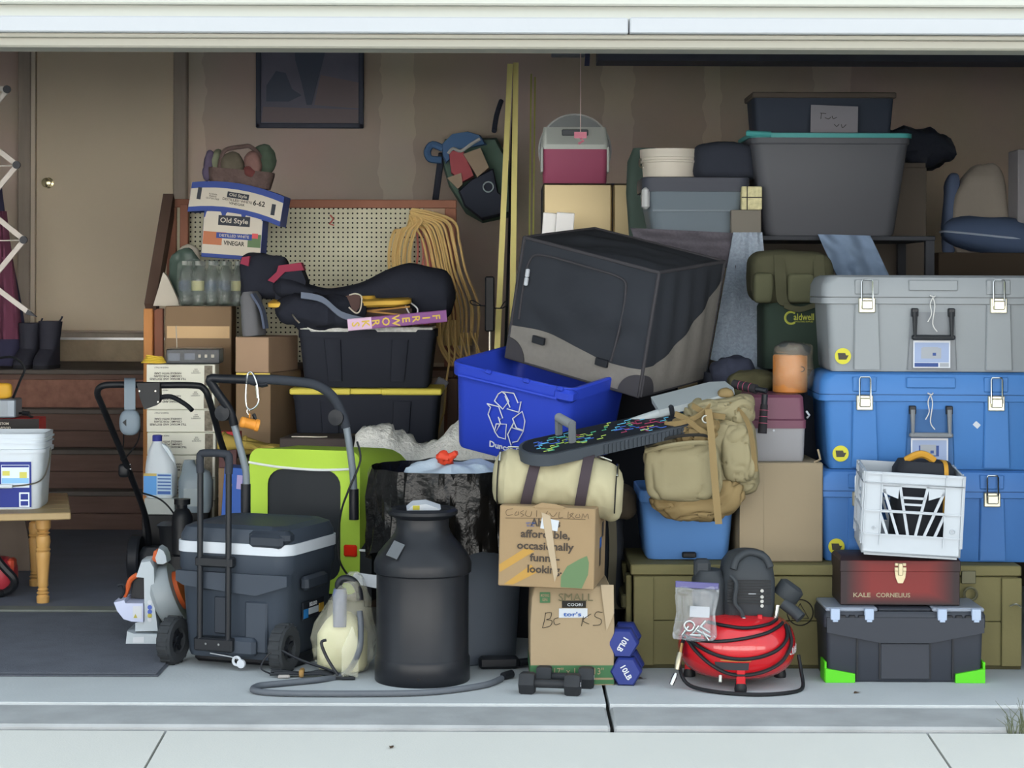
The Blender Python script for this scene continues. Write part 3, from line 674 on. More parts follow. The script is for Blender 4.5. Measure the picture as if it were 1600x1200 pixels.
# vinegar cases
vb = thing('vinegar_case', 'blue and white carton of vinegar jugs standing on the water bottles', 'box', (W(360, 400, YK).x, YK + .1, kz + .236), (0, R(4), R(-3)))
vw, vh = .30, .285
MB().box(-vw/2, vw/2, -.07, .09, .0, vh, b=.003).build('carton', blue_in, vb)
or_in = mk('vinegar_orange', '#85533b', 3.2, rough=.6, k=.8); gr_in = mk('vinegar_green', '#46583f', 3.2, rough=.6, k=.8); rd_in = mk('vinegar_red', '#8c3b3e', 3.2, rough=.6)
patch(vb, 'printed_front', [(-.148, .148, .02, .2, 0), (-.146, -.03, .065, .13, 1), (.08, .146, .065, .13, 2), (.1, .13, .11, .135, 3), (-.05, .075, .055, .1, 0), (-.08, .1, .1, .128, 4)], [white_in, or_in, gr_in, rd_in, blue_in], -.0702)
for jx in (-.1, .0, .1):
    MB().prism([(jx - .045, .19), (jx - .038, .225), (jx - .014, .255), (jx - .014, .268), (jx + .014, .268), (jx + .014, .255), (jx + .038, .225), (jx + .045, .19)], -.0718, -.0702).build('printed_jug', white_in, vb)
patch(vb, 'name_plate', [(-.075, .085, .165, .215, 0)], [mk('plate_dark', '#2c2f36', 3.2, rough=.6, k=.6)], -.0722)
lettering(vb, 'Old Style', (.005, -.0745, .19), .026, white_in, width=.14, bold=.015)
lettering(vb, 'DISTILLED WHITE', (.01, -.0725, .114), .014, white_in, width=.15, bold=.01)
lettering(vb, 'VINEGAR', (.012, -.0725, .077), .022, ink_in, width=.105, bold=.03)
lettering(vb, '6.62', (-.10, -.0725, .04), .026, white_in, width=.08, bold=.02)
vt = thing('vinegar_tray', 'long blue and white vinegar carton tilted on top of the vinegar case', 'box', W(369, 335, YK + .05) + Vector((0, 0.05, -.005)), (0, R(9), R(-3)))
tw = .47
mb = MB(); ring = lambda x: [(x, -.09, -.0), (x, .1, -.0), (x, .1, .15), (x, -.09, .15)]
rg = []
for i in range(9):
    t = i / 8; x = (t - .5) * tw; dz = .03 * (1 - (2 * t - 1) ** 2) - .02; rg.append([(x, -.09, dz), (x, .1, dz), (x, .1, dz + .15), (x, -.09, dz + .15)])
mb.loft([r[::-1] for r in rg]).build('carton', blue_in, vt)
mb = MB()
rg = []
for i in range(9):
    t = i / 8; x = (t - .5) * (tw - .002); dz = .03 * (1 - (2 * t - 1) ** 2) - .02; rg.append([(x, -.0915, dz + .025), (x, -.0898, dz + .025), (x, -.0898, dz + .118), (x, -.0915, dz + .118)])
mb.loft([r[::-1] for r in rg]).build('printed_band', white_in, vt)
pld = MATS['plate_dark']
for q_ in ((-.05, .06, .083, .112, 0), (-.2, -.18, .05, .11, 0), (.18, .2, .03, .085, 0)): patch(vt, 'name_plate', [q_], [pld], -.0918)
lettering(vt, 'Old Style', (.005, -.094, .098), .016, white_in, width=.09, bold=.01)
lettering(vt, 'DISTILLED WHITE\nVINEGAR', (.005, -.0925, .064), .0125, ink_in, width=.15, bold=.01)
lettering(vt, '6-62', (.115, -.0925, .075), .026, ink_in, width=.06, bold=.03)
lettering(vt, 'KOSHER\nPAREVE\nGLUTEN FREE', (-.12, -.0925, .075), .008, ink_in)
# basket of toys on top
tb = thing('toy_basket', 'dark wicker basket heaped with soft toys on top of the vinegar cartons', 'basket', W(375, 292, YK + .1) + Vector((0, .03, .03)), (0, R(5), 0))
wick = mk('wicker_dark', '#4c3f3c', 3.5, k=.7, rough=.85, bump=(60, .6), var=(30, .4))
MB().rl([(-.03, .30, .15, .05), (.04, .33, .17, .06), (.055, .33, .17, .06), (.05, .30, .14, .05)], k=4).build('body', wick, tb)
MB().tube([(-.11, -.04, .04), (-.1, -.05, .11), (-.08, -.05, .15), (.0, -.05, .172), (.04, -.04, .175), (.09, -.02, .13), (.12, 0, .05)], .011, 8, smooth=5).build('handle', wick, tb)
for nm, hx, c_, s_, sd in (('plush_toy', '#4f4a40', (-.05, -.03, .08), (.13, .1, .11), 1), ('plush_toy', '#6f5550', (.06, -.05, .09), (.09, .08, .12), 2), ('plush_toy', '#55302f', (.05, -.07, .045), (.07, .05, .06), 3), ('plush_toy', '#3f4a3f', (.10, .02, .12), (.12, .1, .16), 4), ('plush_toy', '#4c4456', (-.17, .0, .06), (.06, .08, .16), 5), ('plush_toy', '#666a58', (-.13, .02, .07), (.06, .08, .15), 6)):
    MB().sq(s_, (.9, .9), 20, 14, c=c_, amp=.012, freq=14, seed=sd).build(nm, mk('plush_%d' % sd, hx, 3.6, rough=.95, var=(20, .35), k=.6), tb)
def ppx(T, name, pts, Y0, Y1, mat, Yr=None, label=None, taper=0):
    """slab with an outline given at its own depth, real thickness Y0..Y1"""
    Yr = Y0 if Yr is None else Yr
    P = [(Xp(px, Yr), Zp(py, Yr, px)) for px, py in pts]
    area = sum(P[i][0] * P[(i+1) % len(P)][1] - P[(i+1) % len(P)][0] * P[i][1] for i in range(len(P)))
    if area < 0: P = P[::-1]
    if taper:
        cx = sum(p[0] for p in P) / len(P); cz = sum(p[1] for p in P) / len(P)
        sh = lambda k: [(cx + (p[0]-cx)*k, cz + (p[1]-cz)*k) for p in P]
        rings = [[(x, y, z) for x, z in sh(k)] for y, k in ((Y0, 1 - taper), (Y0 + (Y1-Y0)*.12, 1 - taper*.3), (Y0 + (Y1-Y0)*.25, 1), (Y1, 1))]
        mb = MB().loft(rings)
    else: mb = MB().prism(P, Y0, Y1)
    return loc(T, mb).build(name, mat, T, label=label)
def wtube(T, name, pts, r, mat, n=8, smooth=5, label=None):
    mb = MB().tube([W(*p) for p in pts], r, n, smooth=smooth); return loc(T, mb).build(name, mat, T, label=label)

# ---------------------------------------------------------------- brown cartons behind the trailer handle
YD = 2.95
def rbox(name, label, cat, c, w, d, z0, z1, rz, m, part='carton', b=.003, group=None):
    T = thing(name, label, cat, (c[0], c[1], z0), (0, 0, R(rz)), group)
    MB().box(-w/2, w/2, 0, d, .001, z1 - z0, b=b).build(part, m, T); return T
za, zb_ = Zp(528, YD), Zp(584, YD)
T = rbox('brown_carton', 'brown carton with yellow tape, lower of two beside the black totes', 'box', (Xp(396, YD), YD), .175, .42, 0, zb_, -14, card_mid)
patch(T, 'yellow_tape', [(-.085, .085, zb_ - .012, zb_ - .001, 0)], [mk('tape_yellow_in', '#9a8b3e', 3, rough=.4)], -.0005)
T = rbox('brown_carton', 'small brown carton on top of the taped one beside the black totes', 'box', (Xp(394, YD), YD), .168, .40, zb_, za, -14, mk('cardboard_pale', '#8a7460', 2.9, k=.75, rough=.85, var=(5, .1)))
T2 = thing('padded_case', 'dark grey padded case standing on the small brown carton', 'case', (Xp(398, 3.1), 3.1, za), (0, R(-6), R(-14)))
MB().rl([(0.001, .075, .14, .02), (.02, .085, .15, .03), (.19, .075, .14, .03), (.215, .05, .10, .02)], k=3).build('shell', mk('case_grey', '#4a4b4e', 3.1, rough=.9), T2)
MB().ribbon([(.04, -.07, .2), (.075, -.06, .12), (.08, -.05, .03)], (0, 1, 0), .05, .012, smooth=4).build('side_flap', mk('case_flap', '#3a4150', 3.1, rough=.9), T2)
T = thing('wooden_box', 'dark brown low box with a white cord behind the lime trailer', 'box', (Xp(487, 2.2), 2.2, 0), (0, 0, R(-6)))
MB().box(-.14, .16, 0, .3, .001, Zp(683, 2.3), b=.004).build('body', mk('trunk_brown', '#3c3533', 2.3, rough=.7), T)
MB().tube([(-.09, .02, Zp(683, 2.3) + .004), (-.04, .0, Zp(683, 2.3) + .006), (.03, .02, Zp(683, 2.3) + .004), (.06, .05, Zp(683, 2.3) + .003)], .003, 6, smooth=4).build('cord', white_in, T)

# ---------------------------------------------------------------- black totes with yellow lids
ylid = mk('lid_yellow', '#a9973f', 2.9, rough=.5); tote_k = mk('tote_black', '#272a33', 2.9, rough=.7, k=.55, spec=.15); silver = mk('lid_clear_edge', '#8b8b84', 2.9, rough=.3, var=(60, .6))
def black_tote(label, pxl, pxr, Y, z0, h, lidm, lidh=.03, groups='black totes stacked in the middle'):
    w = Xp(pxr, Y) - Xp(pxl, Y); T = thing('storage_tote', label, 'tote', (Xp((pxl+pxr)/2, Y), Y + .22, z0), (0, 0, 0), groups)
    MB().rl([(.001, w*.86, .38, .03), (.01, w*.88, .39, .035), (h - .05, w*.955, .425, .04), (h - .05, w*.97, .435, .04), (h - lidh, w*.97, .435, .04)], k=4).build('body', tote_k, T)
    for s in (-1, 1):
        MB().rl([(.03, w*.10, .02, .008, s*w*.22, -.2), (h - .06, w*.12, .02, .008, s*w*.24, -.213)], k=2).build('front_rib', tote_k, T)
    if lidm:
        MB().box(-w/2, -w*.10, -.225, .22, h - lidh, h, b=.006).box(w*.10, w/2, -.225, .22, h - lidh, h, b=.006).box(-w*.11, w*.11, -.205, .22, h - lidh + .002, h - .002, b=.004).build('lid', lidm, T)
    return T
z1 = Zp(608, 2.9)
black_tote('black storage tote with a yellow lid, lower of two in the middle', 453, 691, 2.9, z1 - .40, .40, ylid)
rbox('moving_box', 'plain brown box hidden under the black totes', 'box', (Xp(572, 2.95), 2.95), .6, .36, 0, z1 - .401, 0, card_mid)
z2 = Zp(512, 2.95)
T = black_tote('black storage tote with a clear lid edge, upper of two in the middle', 462, 683, 2.95, z1, z2 - z1, None, .012)
wq = Xp(683, 2.95) - Xp(462, 2.95)
for a, b_ in ((-.42, -.10), (.05, .38)):
    MB().prism([(a*wq, z2-z1), (a*wq + .02, z2-z1-.022), (b_*wq - .02, z2-z1-.022), (b_*wq, z2-z1)], -.224, -.212).build('lid_lip', silver, T)
MB().box(-wq*.47, wq*.47, -.216, .21, z2-z1-.012, z2-z1, b=.003).build('lid', silver, T)
TZ = z2
# things on the upper tote
lid2 = thing('plastic_tray', 'yellow plastic tray lying askew on the upper black tote', 'lid', W(530, 478, 3.0) + Vector((0, .12, 0)), (R(4), R(-1.5), 0))
lw = Xp(640, 3.0) - Xp(416, 3.0); am = mk('lid_amber', '#a87d33', 3, rough=.5)
MB().rl([(0, lw*.9, .30, .05), (.012, lw, .33, .06), (.03, lw, .33, .06), (.036, lw*.95, .30, .05)], k=5).build('rim', am, lid2)
MB().rl([(.036, lw*.5, .2, .04), (.05, lw*.48, .19, .04)], k=4).build('raised_panel', am, lid2)
bsk = thing('wicker_tray', 'brown lattice basket under the yellow lid', 'basket', (Xp(600, 2.96), 3.0, TZ), (0, 0, R(2)))
bw_ = mk('lattice_brown', '#7a5c34', 3, rough=.7)
MB().box(-.11, .13, .02, .2, .001, .09, b=.004).build('liner', mk('basket_dark', '#2f2622', 3, rough=.9), bsk)
for i in range(5):
    MB().box(-.11, .13, .010, .018, .008 + i*.018, .016 + i*.018, M=Matrix.Rotation(R(6 if i % 2 else -6), 4, 'Y')).build('slat', bw_, bsk)
blk = MATS['black_fabric']
clo = thing('jacket', 'crumpled black jacket with grey lining piled on the black totes', 'jacket', (Xp(505, 2.92), 3.0, TZ))
MB().sq((.42, .26, .17), (.8, .8), 44, 24, c=(-.02, .02, .07), amp=.05, freq=7, seed=11).build('body', blk, clo)
MB().ribbon([(-.10, -.12, .15), (.0, -.13, .13), (.09, -.13, .06), (.2, -.12, .03)], (0, .3, 1), .03, .01, smooth=5).build('lining', mk('jacket_grey', '#4b525f', 3, rough=.9), clo)
MB().tube([(-.14, -.13, .06), (-.12, -.14, .035), (-.105, -.14, .02)], .004, 5).build('zip', steel, clo)
lb_ = thing('garment_bag', 'long black garment bag draped over the yellow lid', 'bag', W(590, 470, 3.2))
def lbw(px0, px1, n=40):
    rings = []
    for i in range(n + 1):
        t = i / n; px = px0 + (px1 - px0) * t
        top = 432 + 20 * math.sin(math.pi * min(1, t * 1.35)) * (1 if t < .74 else 1) - 22 * math.exp(-((t - .72) / .24) ** 2) - 6 * math.exp(-((t-.1)/.1)**2)
        bot = 470 + 12 * t + 18 * math.exp(-((t - .9) / .25) ** 2)
        e = min(1, t / .06, (1 - t) / .07); e = math.sqrt(max(0.02, 1 - (1 - e) ** 2))
        c, h_ = (top + bot) / 2, (bot - top) / 2 * e; ring = []
        for j in range(28):
            a = 2 * math.pi * j / 28
            p = W(px, c - h_ * math.copysign(abs(math.sin(a)) ** .8, math.sin(a)), 3.2 + .13 * math.cos(a) * e)
            p += Vector((0, 1, .6)) * noise.noise(p * 9) * .015; ring.append(p)
        rings.append(ring)
    return MB().loft([r[::-1] for r in rings])
loc(lb_, lbw(425, 712)).build('body', blk, lb_)
wtube(lb_, 'cord_loop', [(632, 474, 3.03), (640, 490, 3.02), (650, 492, 3.02), (652, 482, 3.02), (640, 472, 3.04)], .004, mk('loop_white', '#8f8f92', 3, rough=.7))
rbg = thing('sports_bag', 'black bag with red panels beside the water bottles', 'bag', W(430, 470, 3.25))
redb = mk('bag_red', '#7c2f42', 3.2, rough=.8, k=.6)
loc(rbg, MB().sq((.22, .2, .22), (.5, .6), 28, 18, c=W(412, 432, 3.25), amp=.02, freq=8, seed=3)).build('body', blk, rbg)
ppx(rbg, 'red_panel', [(418, 438), (432, 425), (435, 415), (470, 410), (475, 422), (445, 425), (428, 442)], 3.10, 3.2, redb)
ppx(rbg, 'red_panel', [(375, 412), (378, 402), (390, 400), (388, 416)], 3.12, 3.2, redb)
ppx(rbg, 'side_pocket', [(430, 445), (440, 425), (470, 420), (478, 440), (470, 470), (430, 470)], 3.12, 3.3, blk)
st_ = thing('strap_loop', 'brown strap with white edging folded over the yellow lid', 'strap', W(545, 475, 2.82))
ppx(st_, 'flap', [(541, 462), (563, 460), (562, 480), (556, 488), (550, 484), (545, 470)], 2.81, 2.83, mk('strap_brown', '#3a2c2a', 2.9, rough=.8))
wtube(st_, 'edging', [(545, 480, 2.8), (556, 489, 2.8), (563, 484, 2.8), (565, 464, 2.8), (556, 459, 2.82), (546, 461, 2.84)], .0035, white_in)
# purple boxed firework tube
fw = thing('firework_box', 'long purple carton lettered down its side lying on the upper black tote', 'box', W(628, 500, 2.80) + Vector((0, 0, .0)), (0, R(-5.5), 0))
MB().rl([(0, 0, 0, 0)] and [(-.25, .055, .055, .004), (.21, .055, .055, .004)], M=Matrix.Rotation(R(90), 4, 'Y'), k=1).build('carton', mk('carton_purple', '#75497a', 2.9, rough=.5, k=.75), fw)
MB().rl([(-.251, .056, .056, .004), (-.14, .056, .056, .004)], M=Matrix.Rotation(R(90), 4, 'Y'), k=1).build('pink_end', mk('carton_pink', '#b58aa0', 2.9, rough=.5), fw)
yi = mk('letter_yellow', '#b39a48', 2.9, rough=.6, k=.8)
for i, chh in enumerate('FIREWORKS'):
    lettering(fw, chh, (.16 - i * .047, -.0285, 0), .036, yi, roll=R(90), bold=.03)

# ---------------------------------------------------------------- push mower behind the cooler
mw = thing('push_mower', 'black push mower with a bent tube handle behind the grey cooler', 'mower', (Xp(290, 2.5), 2.5, 0))
wtube(mw, 'handle_tube', [(236, 880, 2.55), (228, 810, 2.35), (205, 745, 2.1), (185, 695, 1.95), (160, 635, 1.75), (152, 614, 1.70), (160, 603, 1.68), (185, 601, 1.68), (240, 602, 1.68), (300, 602, 1.68), (318, 607, 1.69), (328, 628, 1.72), (345, 690, 1.92), (362, 740, 2.08), (372, 800, 2.3), (376, 880, 2.5)], .0135, blackm, 10, 5)
ppx(mw, 'control_bracket', [(214, 599), (250, 598), (250, 628), (243, 634), (226, 640), (219, 622)], 1.64, 1.69, blackm)
wtube(mw, 'lever', [(250, 621, 1.66), (268, 620, 1.65), (290, 632, 1.62), (300, 641, 1.6)], .010, blackm, 8, 4)
for p in ((218, 611), (243, 611), (247, 628)):
    c = W(*p, 1.637); loc(mw, MB().disc((c.x, 1.637, c.z), .0035, 8, t=.003)).build('screw', steel, mw)
loc(mw, MB().sq((.05, .04, .06), (.6, .6), 14, 10, c=W(194, 735, 2.06))).build('clamp_knob', blackm, mw)
for p in ((204, 733), (203, 726)):
    c = W(p[0], p[1], 2.05); loc(mw, MB().sq((.012, .012, .012), (1, 1), 8, 6, c=c)).build('bolt', chrome, mw)
wtube(mw, 'cable', [(193, 650, 1.85), (193, 690, 1.95), (190, 720, 2.0), (215, 690, 1.95), (219, 660, 1.9)], .003, blackm, 5)
wtube(mw, 'cable', [(222, 770, 2.2), (250, 780, 2.15), (270, 800, 2.15), (285, 830, 2.2)], .004, blackm, 5)
dk = mk('mower_deck', '#22252b', 2.3, rough=.5, k=.8)
x0, x1 = Xp(222, 2.5), Xp(385, 2.5)
loc(mw, MB().rl([(.05, x1-x0, .10, .04, (x0+x1)/2, 2.43), (.13, x1-x0, .10, .04, (x0+x1)/2, 2.43), (.16, (x1-x0)*.9, .08, .03, (x0+x1)/2, 2.43)], k=4)).build('deck', dk, mw)
for px, y in ((214, 2.45), (392, 2.45)):
    M_ = Matrix.Translation((Xp(px, y), y, .105)) @ Matrix.Rotation(R(90), 4, 'Y')
    w_ = loc(mw, MB().lathe([(.06, -.024), (.098, -.026), (.105, -.018), (.105, .018), (.098, .026), (.06, .024)], 28, M=M_)).build('wheel', dk, mw)
    loc(mw, MB().lathe([(.03, -.03), (.03, .03)], 12, M=M_)).build('hub', blackm, w_)
# ear defenders hooked over the mower handle
em = thing('ear_defenders', 'grey ear defenders hanging on the mower handle', 'ear defenders', W(203, 660, 1.66))
eg = mk('muff_grey', '#6b7781', 1.7, rough=.5)
loc(em, MB().sq((.085, .05, .105), (.75, .75), 24, 16, c=W(203, 660, 1.62))).build('cup', eg, em)
loc(em, MB().sq((.075, .03, .098), (.75, .75), 24, 16, c=W(203, 659, 1.645))).build('ear_pad', blackm, em)
loc(em, MB().ribbon([W(203, 640, 1.63), W(203, 612, 1.635), W(203, 597, 1.65), W(203, 592, 1.685), W(203, 600, 1.72), W(203, 630, 1.73)], (1, 0, 0), .045, .008, smooth=4)).build('headband', eg, em)
ppx(em, 'emblem', [(192, 660), (198, 655), (198, 666)], 1.593, 1.597, blackm)
# black tub with jugs behind the cooler
tub = thing('black_tub', 'black plastic tub holding jugs between the mower and the white cartons', 'tub', (Xp(290, 2.2), 2.3, .0095))
x0, x1 = Xp(250, 2.2), Xp(372, 2.2)
MB().rl([(.0, (x1-x0)*.86, .16, .03), (.26, x1-x0, .19, .04), (.275, x1-x0+.02, .2, .04), (.27, x1-x0-.02, .17, .03)], k=4, M=Matrix.Translation((Xp(311, 2.2) - Xp(290, 2.2), -.05, .0))).build('body', blackm, tub)
bj = thing('bleach_jug', 'white bleach jug with blue cap and label in front of the white cartons', 'jug', (Xp(252, 2.62), 2.64, .36), (0, 0, R(-6)))
jw = mk('jug_white', '#aab2b8', 2.6, rough=.45)
MB().rl([(0, .12, .10, .03), (.01, .136, .115, .04), (.125, .14, .118, .045), (.16, .13, .11, .05, -.004, 0), (.215, .08, .075, .035, -.018, 0), (.25, .042, .042, .02, -.02, 0), (.258, .042, .042, .02, -.02, 0)], k=5).build('body', jw, bj)
MB().tube([(.0, 0, .235), (.028, 0, .215), (.05, 0, .17), (.058, 0, .13)], .013, 8, smooth=4).build('handle', jw, bj)
MB().lathe([(.022, .255), (.022, .28), (.019, .283)], 16, c=(-.02, 0, 0)).build('cap', mk('cap_blue', '#2a2f72', 2.6, rough=.5), bj)
patch(bj, 'label', [(-.066, .066, .014, .112, 0), (-.066, -.005, .014, .1, 1), (-.066, -.005, .1, .112, 3), (.0, .062, .1, .108, 2), (.0, .062, .085, .091, 2), (.0, .062, .07, .076, 2), (.0, .062, .055, .061, 2), (.0, .062, .04, .046, 2), (.0, .06, .018, .032, 2)], [mk('jl_w', '#8fa6bd', 2.6), mk('jl_b', '#4f83b8', 2.6), mk('jl_d', '#38548c', 2.6), mk('jl_y', '#a3935a', 2.6)], -.0595)
T = rbox('white_case', 'white printed case under the bleach jug', 'box', (Xp(252, 2.6), 2.57), .14, .14, .285, .36, -4, mk('case_white', '#8f9492', 2.6, rough=.6))
rbox('packing_crate', 'dark crate under the white printed case behind the cooler', 'crate', (Xp(252, 2.6), 2.57), .16, .14, .0095, .285, -4, blackm)
cj = thing('water_jug', 'cloudy grey plastic jug behind the cooler handle', 'jug', (Xp(306, 2.56), 2.58, .3), (0, 0, R(5)))
MB().rl([(0, .13, .11, .03), (.02, .15, .125, .04), (.14, .155, .13, .045), (.18, .13, .11, .05, 0, 0), (.215, .06, .06, .03, -.03, 0), (.235, .045, .045, .022, -.03, 0)], k=5).build('body', mk('jug_cloudy', '#6f7b83', 2.5, rough=.3, alpha=.85), cj)
patch(cj, 'label', [(-.05, .03, .03, .11, 0)], [mk('jug_label', '#7d868a', 2.5, rough=.5)], -.0655)
MB().rl([(-.29, .13, .11, .02), (-.0005, .13, .11, .02)], k=2).build('stand', blackm, cj)
bk = thing('dark_bottle', 'black squeeze bottle in front of the bleach jug', 'bottle', (Xp(286, 2.12), 2.12, Zp(870, 2.12)))
MB().lathe([(.035, 0), (.045, .01), (.045, .17), (.03, .2), (.022, .205), (.022, .22), (.035, .222), (.035, .245)], 20).build('body', blackm, bk)
MB().rl([(-Zp(870, 2.12) + .0095, .1, .07, .02), (-.0005, .1, .07, .02)], k=2).build('base', blackm, bk)
bb = thing('blue_carton', 'blue printed carton standing behind the cooler handle', 'box', (Xp(357, 2.0), 2.05, .30), (0, R(4), R(-12)))
bcm = mk('carton_blue', '#2f55a0', 2, rough=.5)
MB().box(-.04, .05, 0, .12, 0, .25, b=.002).build('carton', bcm, bb)
lettering(bb, 'Back yard', (-.015, -.001, .06), .012, white_in, roll=R(-90)); lettering(bb, 'Starter', (-.005, -.001, .16), .012, white_in, roll=R(-90))
patch(bb, 'print', [(.02, .045, .16, .22, 0)], [mk('print_lilac', '#9a8fb8', 2, rough=.5)], -.0004)
rbox('packing_crate', 'dark crate under the blue carton behind the cooler', 'crate', (Xp(357, 2.0), 2.04), .12, .13, .0095, .30, -12, blackm)
rd = thing('red_carton', 'small red and dark boxed battery beside the yellow gloves', 'box', (Xp(356, 2.55), 2.55, .5), (0, 0, R(-8)))
MB().box(-.04, .045, 0, .08, 0, .13, b=.003).build('carton', mk('carton_darkred', '#4a2b2c', 2.5, rough=.4), rd)
patch(rd, 'red_band', [(-.04, .045, .13, .165, 0), (-.025, -.008, .14, .155, 1)], [mk('band_red', '#9a2c30', 2.5), whiteink], -.0004); MB().box(-.04, .045, 0, .08, .13, .165).build('lid', mk('band_red2', '#8a2a2c', 2.5), rd)
MB().box(-.04, .045, 0, .08, -.4905, -.0005).build('box_below', card_mid, rd)
# yellow work gloves
gv = mk('glove_yellow', '#8d7a3c', 2.4, rough=.85, var=(12, .2))
for i, (px, py, rz, lab) in enumerate(((392, 700, -12, 'yellow leather work glove, cuff towards the mower'), (425, 706, 12, 'yellow leather work glove lying behind the first glove'))):
    T = thing('work_glove', lab, 'glove', W(px, py - 4, 2.35) + Vector((0, .06 * i, 0)), (0, R(6), R(rz)), 'yellow work gloves'); T.scale = (1.3, 1.3, 1.3)
    MB().rl([(-.11, .055, .06, .02), (-.1, .06, .062, .025), (-.03, .05, .03, .012), (.02, .075, .028, .012), (.06, .07, .022, .01)], M=Matrix.Rotation(R(90), 4, 'Y') @ Matrix.Rotation(R(90), 4, 'Z'), k=4).build('palm', gv, T)
    for f in range(4):
        MB().tube([(.05, -.027 + f*.018, .0), (.09, -.03 + f*.02, .004), (.115 + .01 * (f in (1, 2)), -.032 + f*.021, -.006)], [.0105, .010, .008], 8).build('finger', gv, T)
    MB().tube([(.0, -.03, .0), (.03, -.06, .004), (.055, -.068, -.004)], [.012, .011, .008], 8).build('thumb', gv, T)
    MB().ring((-.1, 0, 0), .03, .006, 20, 6, axis='x').build('cuff', gv, T)
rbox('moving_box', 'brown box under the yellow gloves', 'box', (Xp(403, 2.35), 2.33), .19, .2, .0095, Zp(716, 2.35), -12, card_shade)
# ---------------------------------------------------------------- lime bicycle trailer
lime = mk('lime_nylon', '#b0d248', 1.1, rough=.7, bump=(7, .5), k=.95); mesh_k = mk('trailer_mesh', '#262a2e', 1.1, rough=.6, k=.9); pipe_w = mk('piping_white', '#dfe3e2', 1.1, rough=.5)
YT = 1.08
bt = thing('bike_trailer', 'lime green and black child bicycle trailer with a push handlebar behind the cooler', 'bike trailer', (Xp(475, YT), YT + .03, .16), (0, 0, R(-17)))
pw, ph = .455, .535
def ringxz(w, h, r, y, cz, cx=0, k=5, sag=0):
    return [(x + cx, y, z + cz + sag * (abs(x) / (w/2)) ** 2 * (1 if z > 0 else 0)) for x, z in rrect(w, h, r, k)]
out0 = ringxz(pw, ph, .05, 0, ph/2, sag=.015); inn0 = ringxz(.30, .42, .06, -.002, ph/2 - .01)
MB().loft([inn0, out0, ringxz(pw + .03, ph, .09, .1, ph/2 + .005), ringxz(pw + .07, ph + .0, .12, .28, ph/2 + .0), ringxz(pw + .06, ph - .02, .12, .5, ph/2 - .01)], cap=(False, False)).build('canopy', lime, bt)
MB().loft([ringxz(.305, .425, .06, .006, ph/2 - .01)[::-1], ringxz(.305, .425, .06, .012, ph/2 - .01)[::-1]]).build('mesh_window', mesh_k, bt)
MB().loft([ringxz(pw + .02, ph - .05, .1, .44, ph/2 - .01), ringxz(pw + .02, ph - .05, .1, .5, ph/2 - .01)]).build('inner_panel', mesh_k, bt)
MB().tube([(-pw/2, -.006, ph - .045), (-.1, -.006, ph - .060), (.06, -.006, ph - .066), (pw/2 - .02, -.008, ph - .058)], .005, 6, smooth=5).build('reflective_piping', pipe_w, bt)
sp = [(.004, -.02), (.5, -.02), (.5, .22), (.35, .29), (.2, .275), (.08, .22), (.004, .17)]
MB().prism(sp[::-1], pw/2 - .004, pw/2 + .047, axis='x').build('side_panel', mesh_k, bt)
MB().tube([(pw/2 + .0, .0, .17), (pw/2 + .049, .01, .175), (pw/2 + .05, .08, .222), (pw/2 + .05, .2, .278), (pw/2 + .05, .33, .288)], .005, 6, smooth=4).build('side_piping', pipe_w, bt)
MB().tube([(pw/2 - .08, -.006, .05), (pw/2 + .03, -.006, .05)], .005, 6).build('lower_piping', pipe_w, bt)
MB().box(pw/2 - .062, pw/2 - .008, -.012, -.001, .145, .19, b=.006).build('reflector', mk('reflector_red', '#e0301c', 1, rough=.25), bt)
MB().box(-pw/2 + .01, pw/2 - .01, .02, .5, -.03, 0, b=.01).build('floor_pan', mesh_k, bt)
for s in (-1, 1):
    M_ = Matrix.Translation((s * (pw/2 + .09), .3, .02)) @ Matrix.Rotation(R(90), 4, 'Y')
    w_ = MB().lathe([(.13, -.015), (.165, -.018), (.178, 0), (.165, .018), (.13, .015)], 32, M=M_, cap=(False, False)).build('wheel', mesh_k, bt); MB().lathe([(.02, -.03), (.02, .03)], 12, M=M_).build('hub', blackp, w_)
gtube = mk('grey_tube', '#8d979f', .9, rough=.35, metal=.3); foam = mk('foam_grip', '#363b43', .9, rough=.85)
hb = bt
def bworld(pts): 
    inv = (Matrix.Translation(bt.location) @ Matrix.Rotation(R(-17), 4, 'Z')).inverted(); return [inv @ W(*p) for p in pts]
MB().tube(bworld([(553, 812, .99), (553, 764, .99)]), .0185, 12).build('sleeve', blackp, bt)
MB().tube(bworld([(553, 768, .99), (551, 735, .98), (545, 690, .96), (540, 660, .95)]), .0135, 12, smooth=4).build('handle_tube', gtube, bt)
MB().tube(bworld([(541, 668, .95), (535, 648, .945), (520, 620, .93), (495, 602, .92), (460, 596, .915), (420, 593, .91), (384, 593, .91)]), .018, 12, smooth=5).build('foam_grip', foam, bt)
MB().tube(bworld([(384, 593, .91), (350, 592, .91), (328, 592, .91), (336, 608, .92), (358, 640, .94), (366, 664, .95)]), .0165, 12, smooth=4).build('foam_grip', blackp, bt)
MB().tube(bworld([(365, 660, .95), (374, 695, .96), (384, 735, .975), (385, 762, .985)]), .0135, 12, smooth=4).build('handle_tube', gtube, bt)
MB().tube(bworld([(384, 756, .985), (384, 802, .985)]), .0185, 12).build('sleeve', blackp, bt)
for p in ((531, 652), (354, 645)):
    c = bworld([(p[0] - 4, p[1], .945)])[0]; MB().lathe([(.0, -.02), (.03, -.018), (.03, .018), (0, .02)], 18, M=Matrix.Translation(c) @ Matrix.Rotation(R(90), 4, 'X')).build('hinge', blackp, bt)
MB().tube(bworld([(558, 690, 1.0), (563, 720, .98), (545, 765, .96), (533, 800, .97), (528, 850, .98), (532, 880, .98), (548, 905, .99)]), .004, 6, smooth=5).build('brake_cable', blackp, bt)
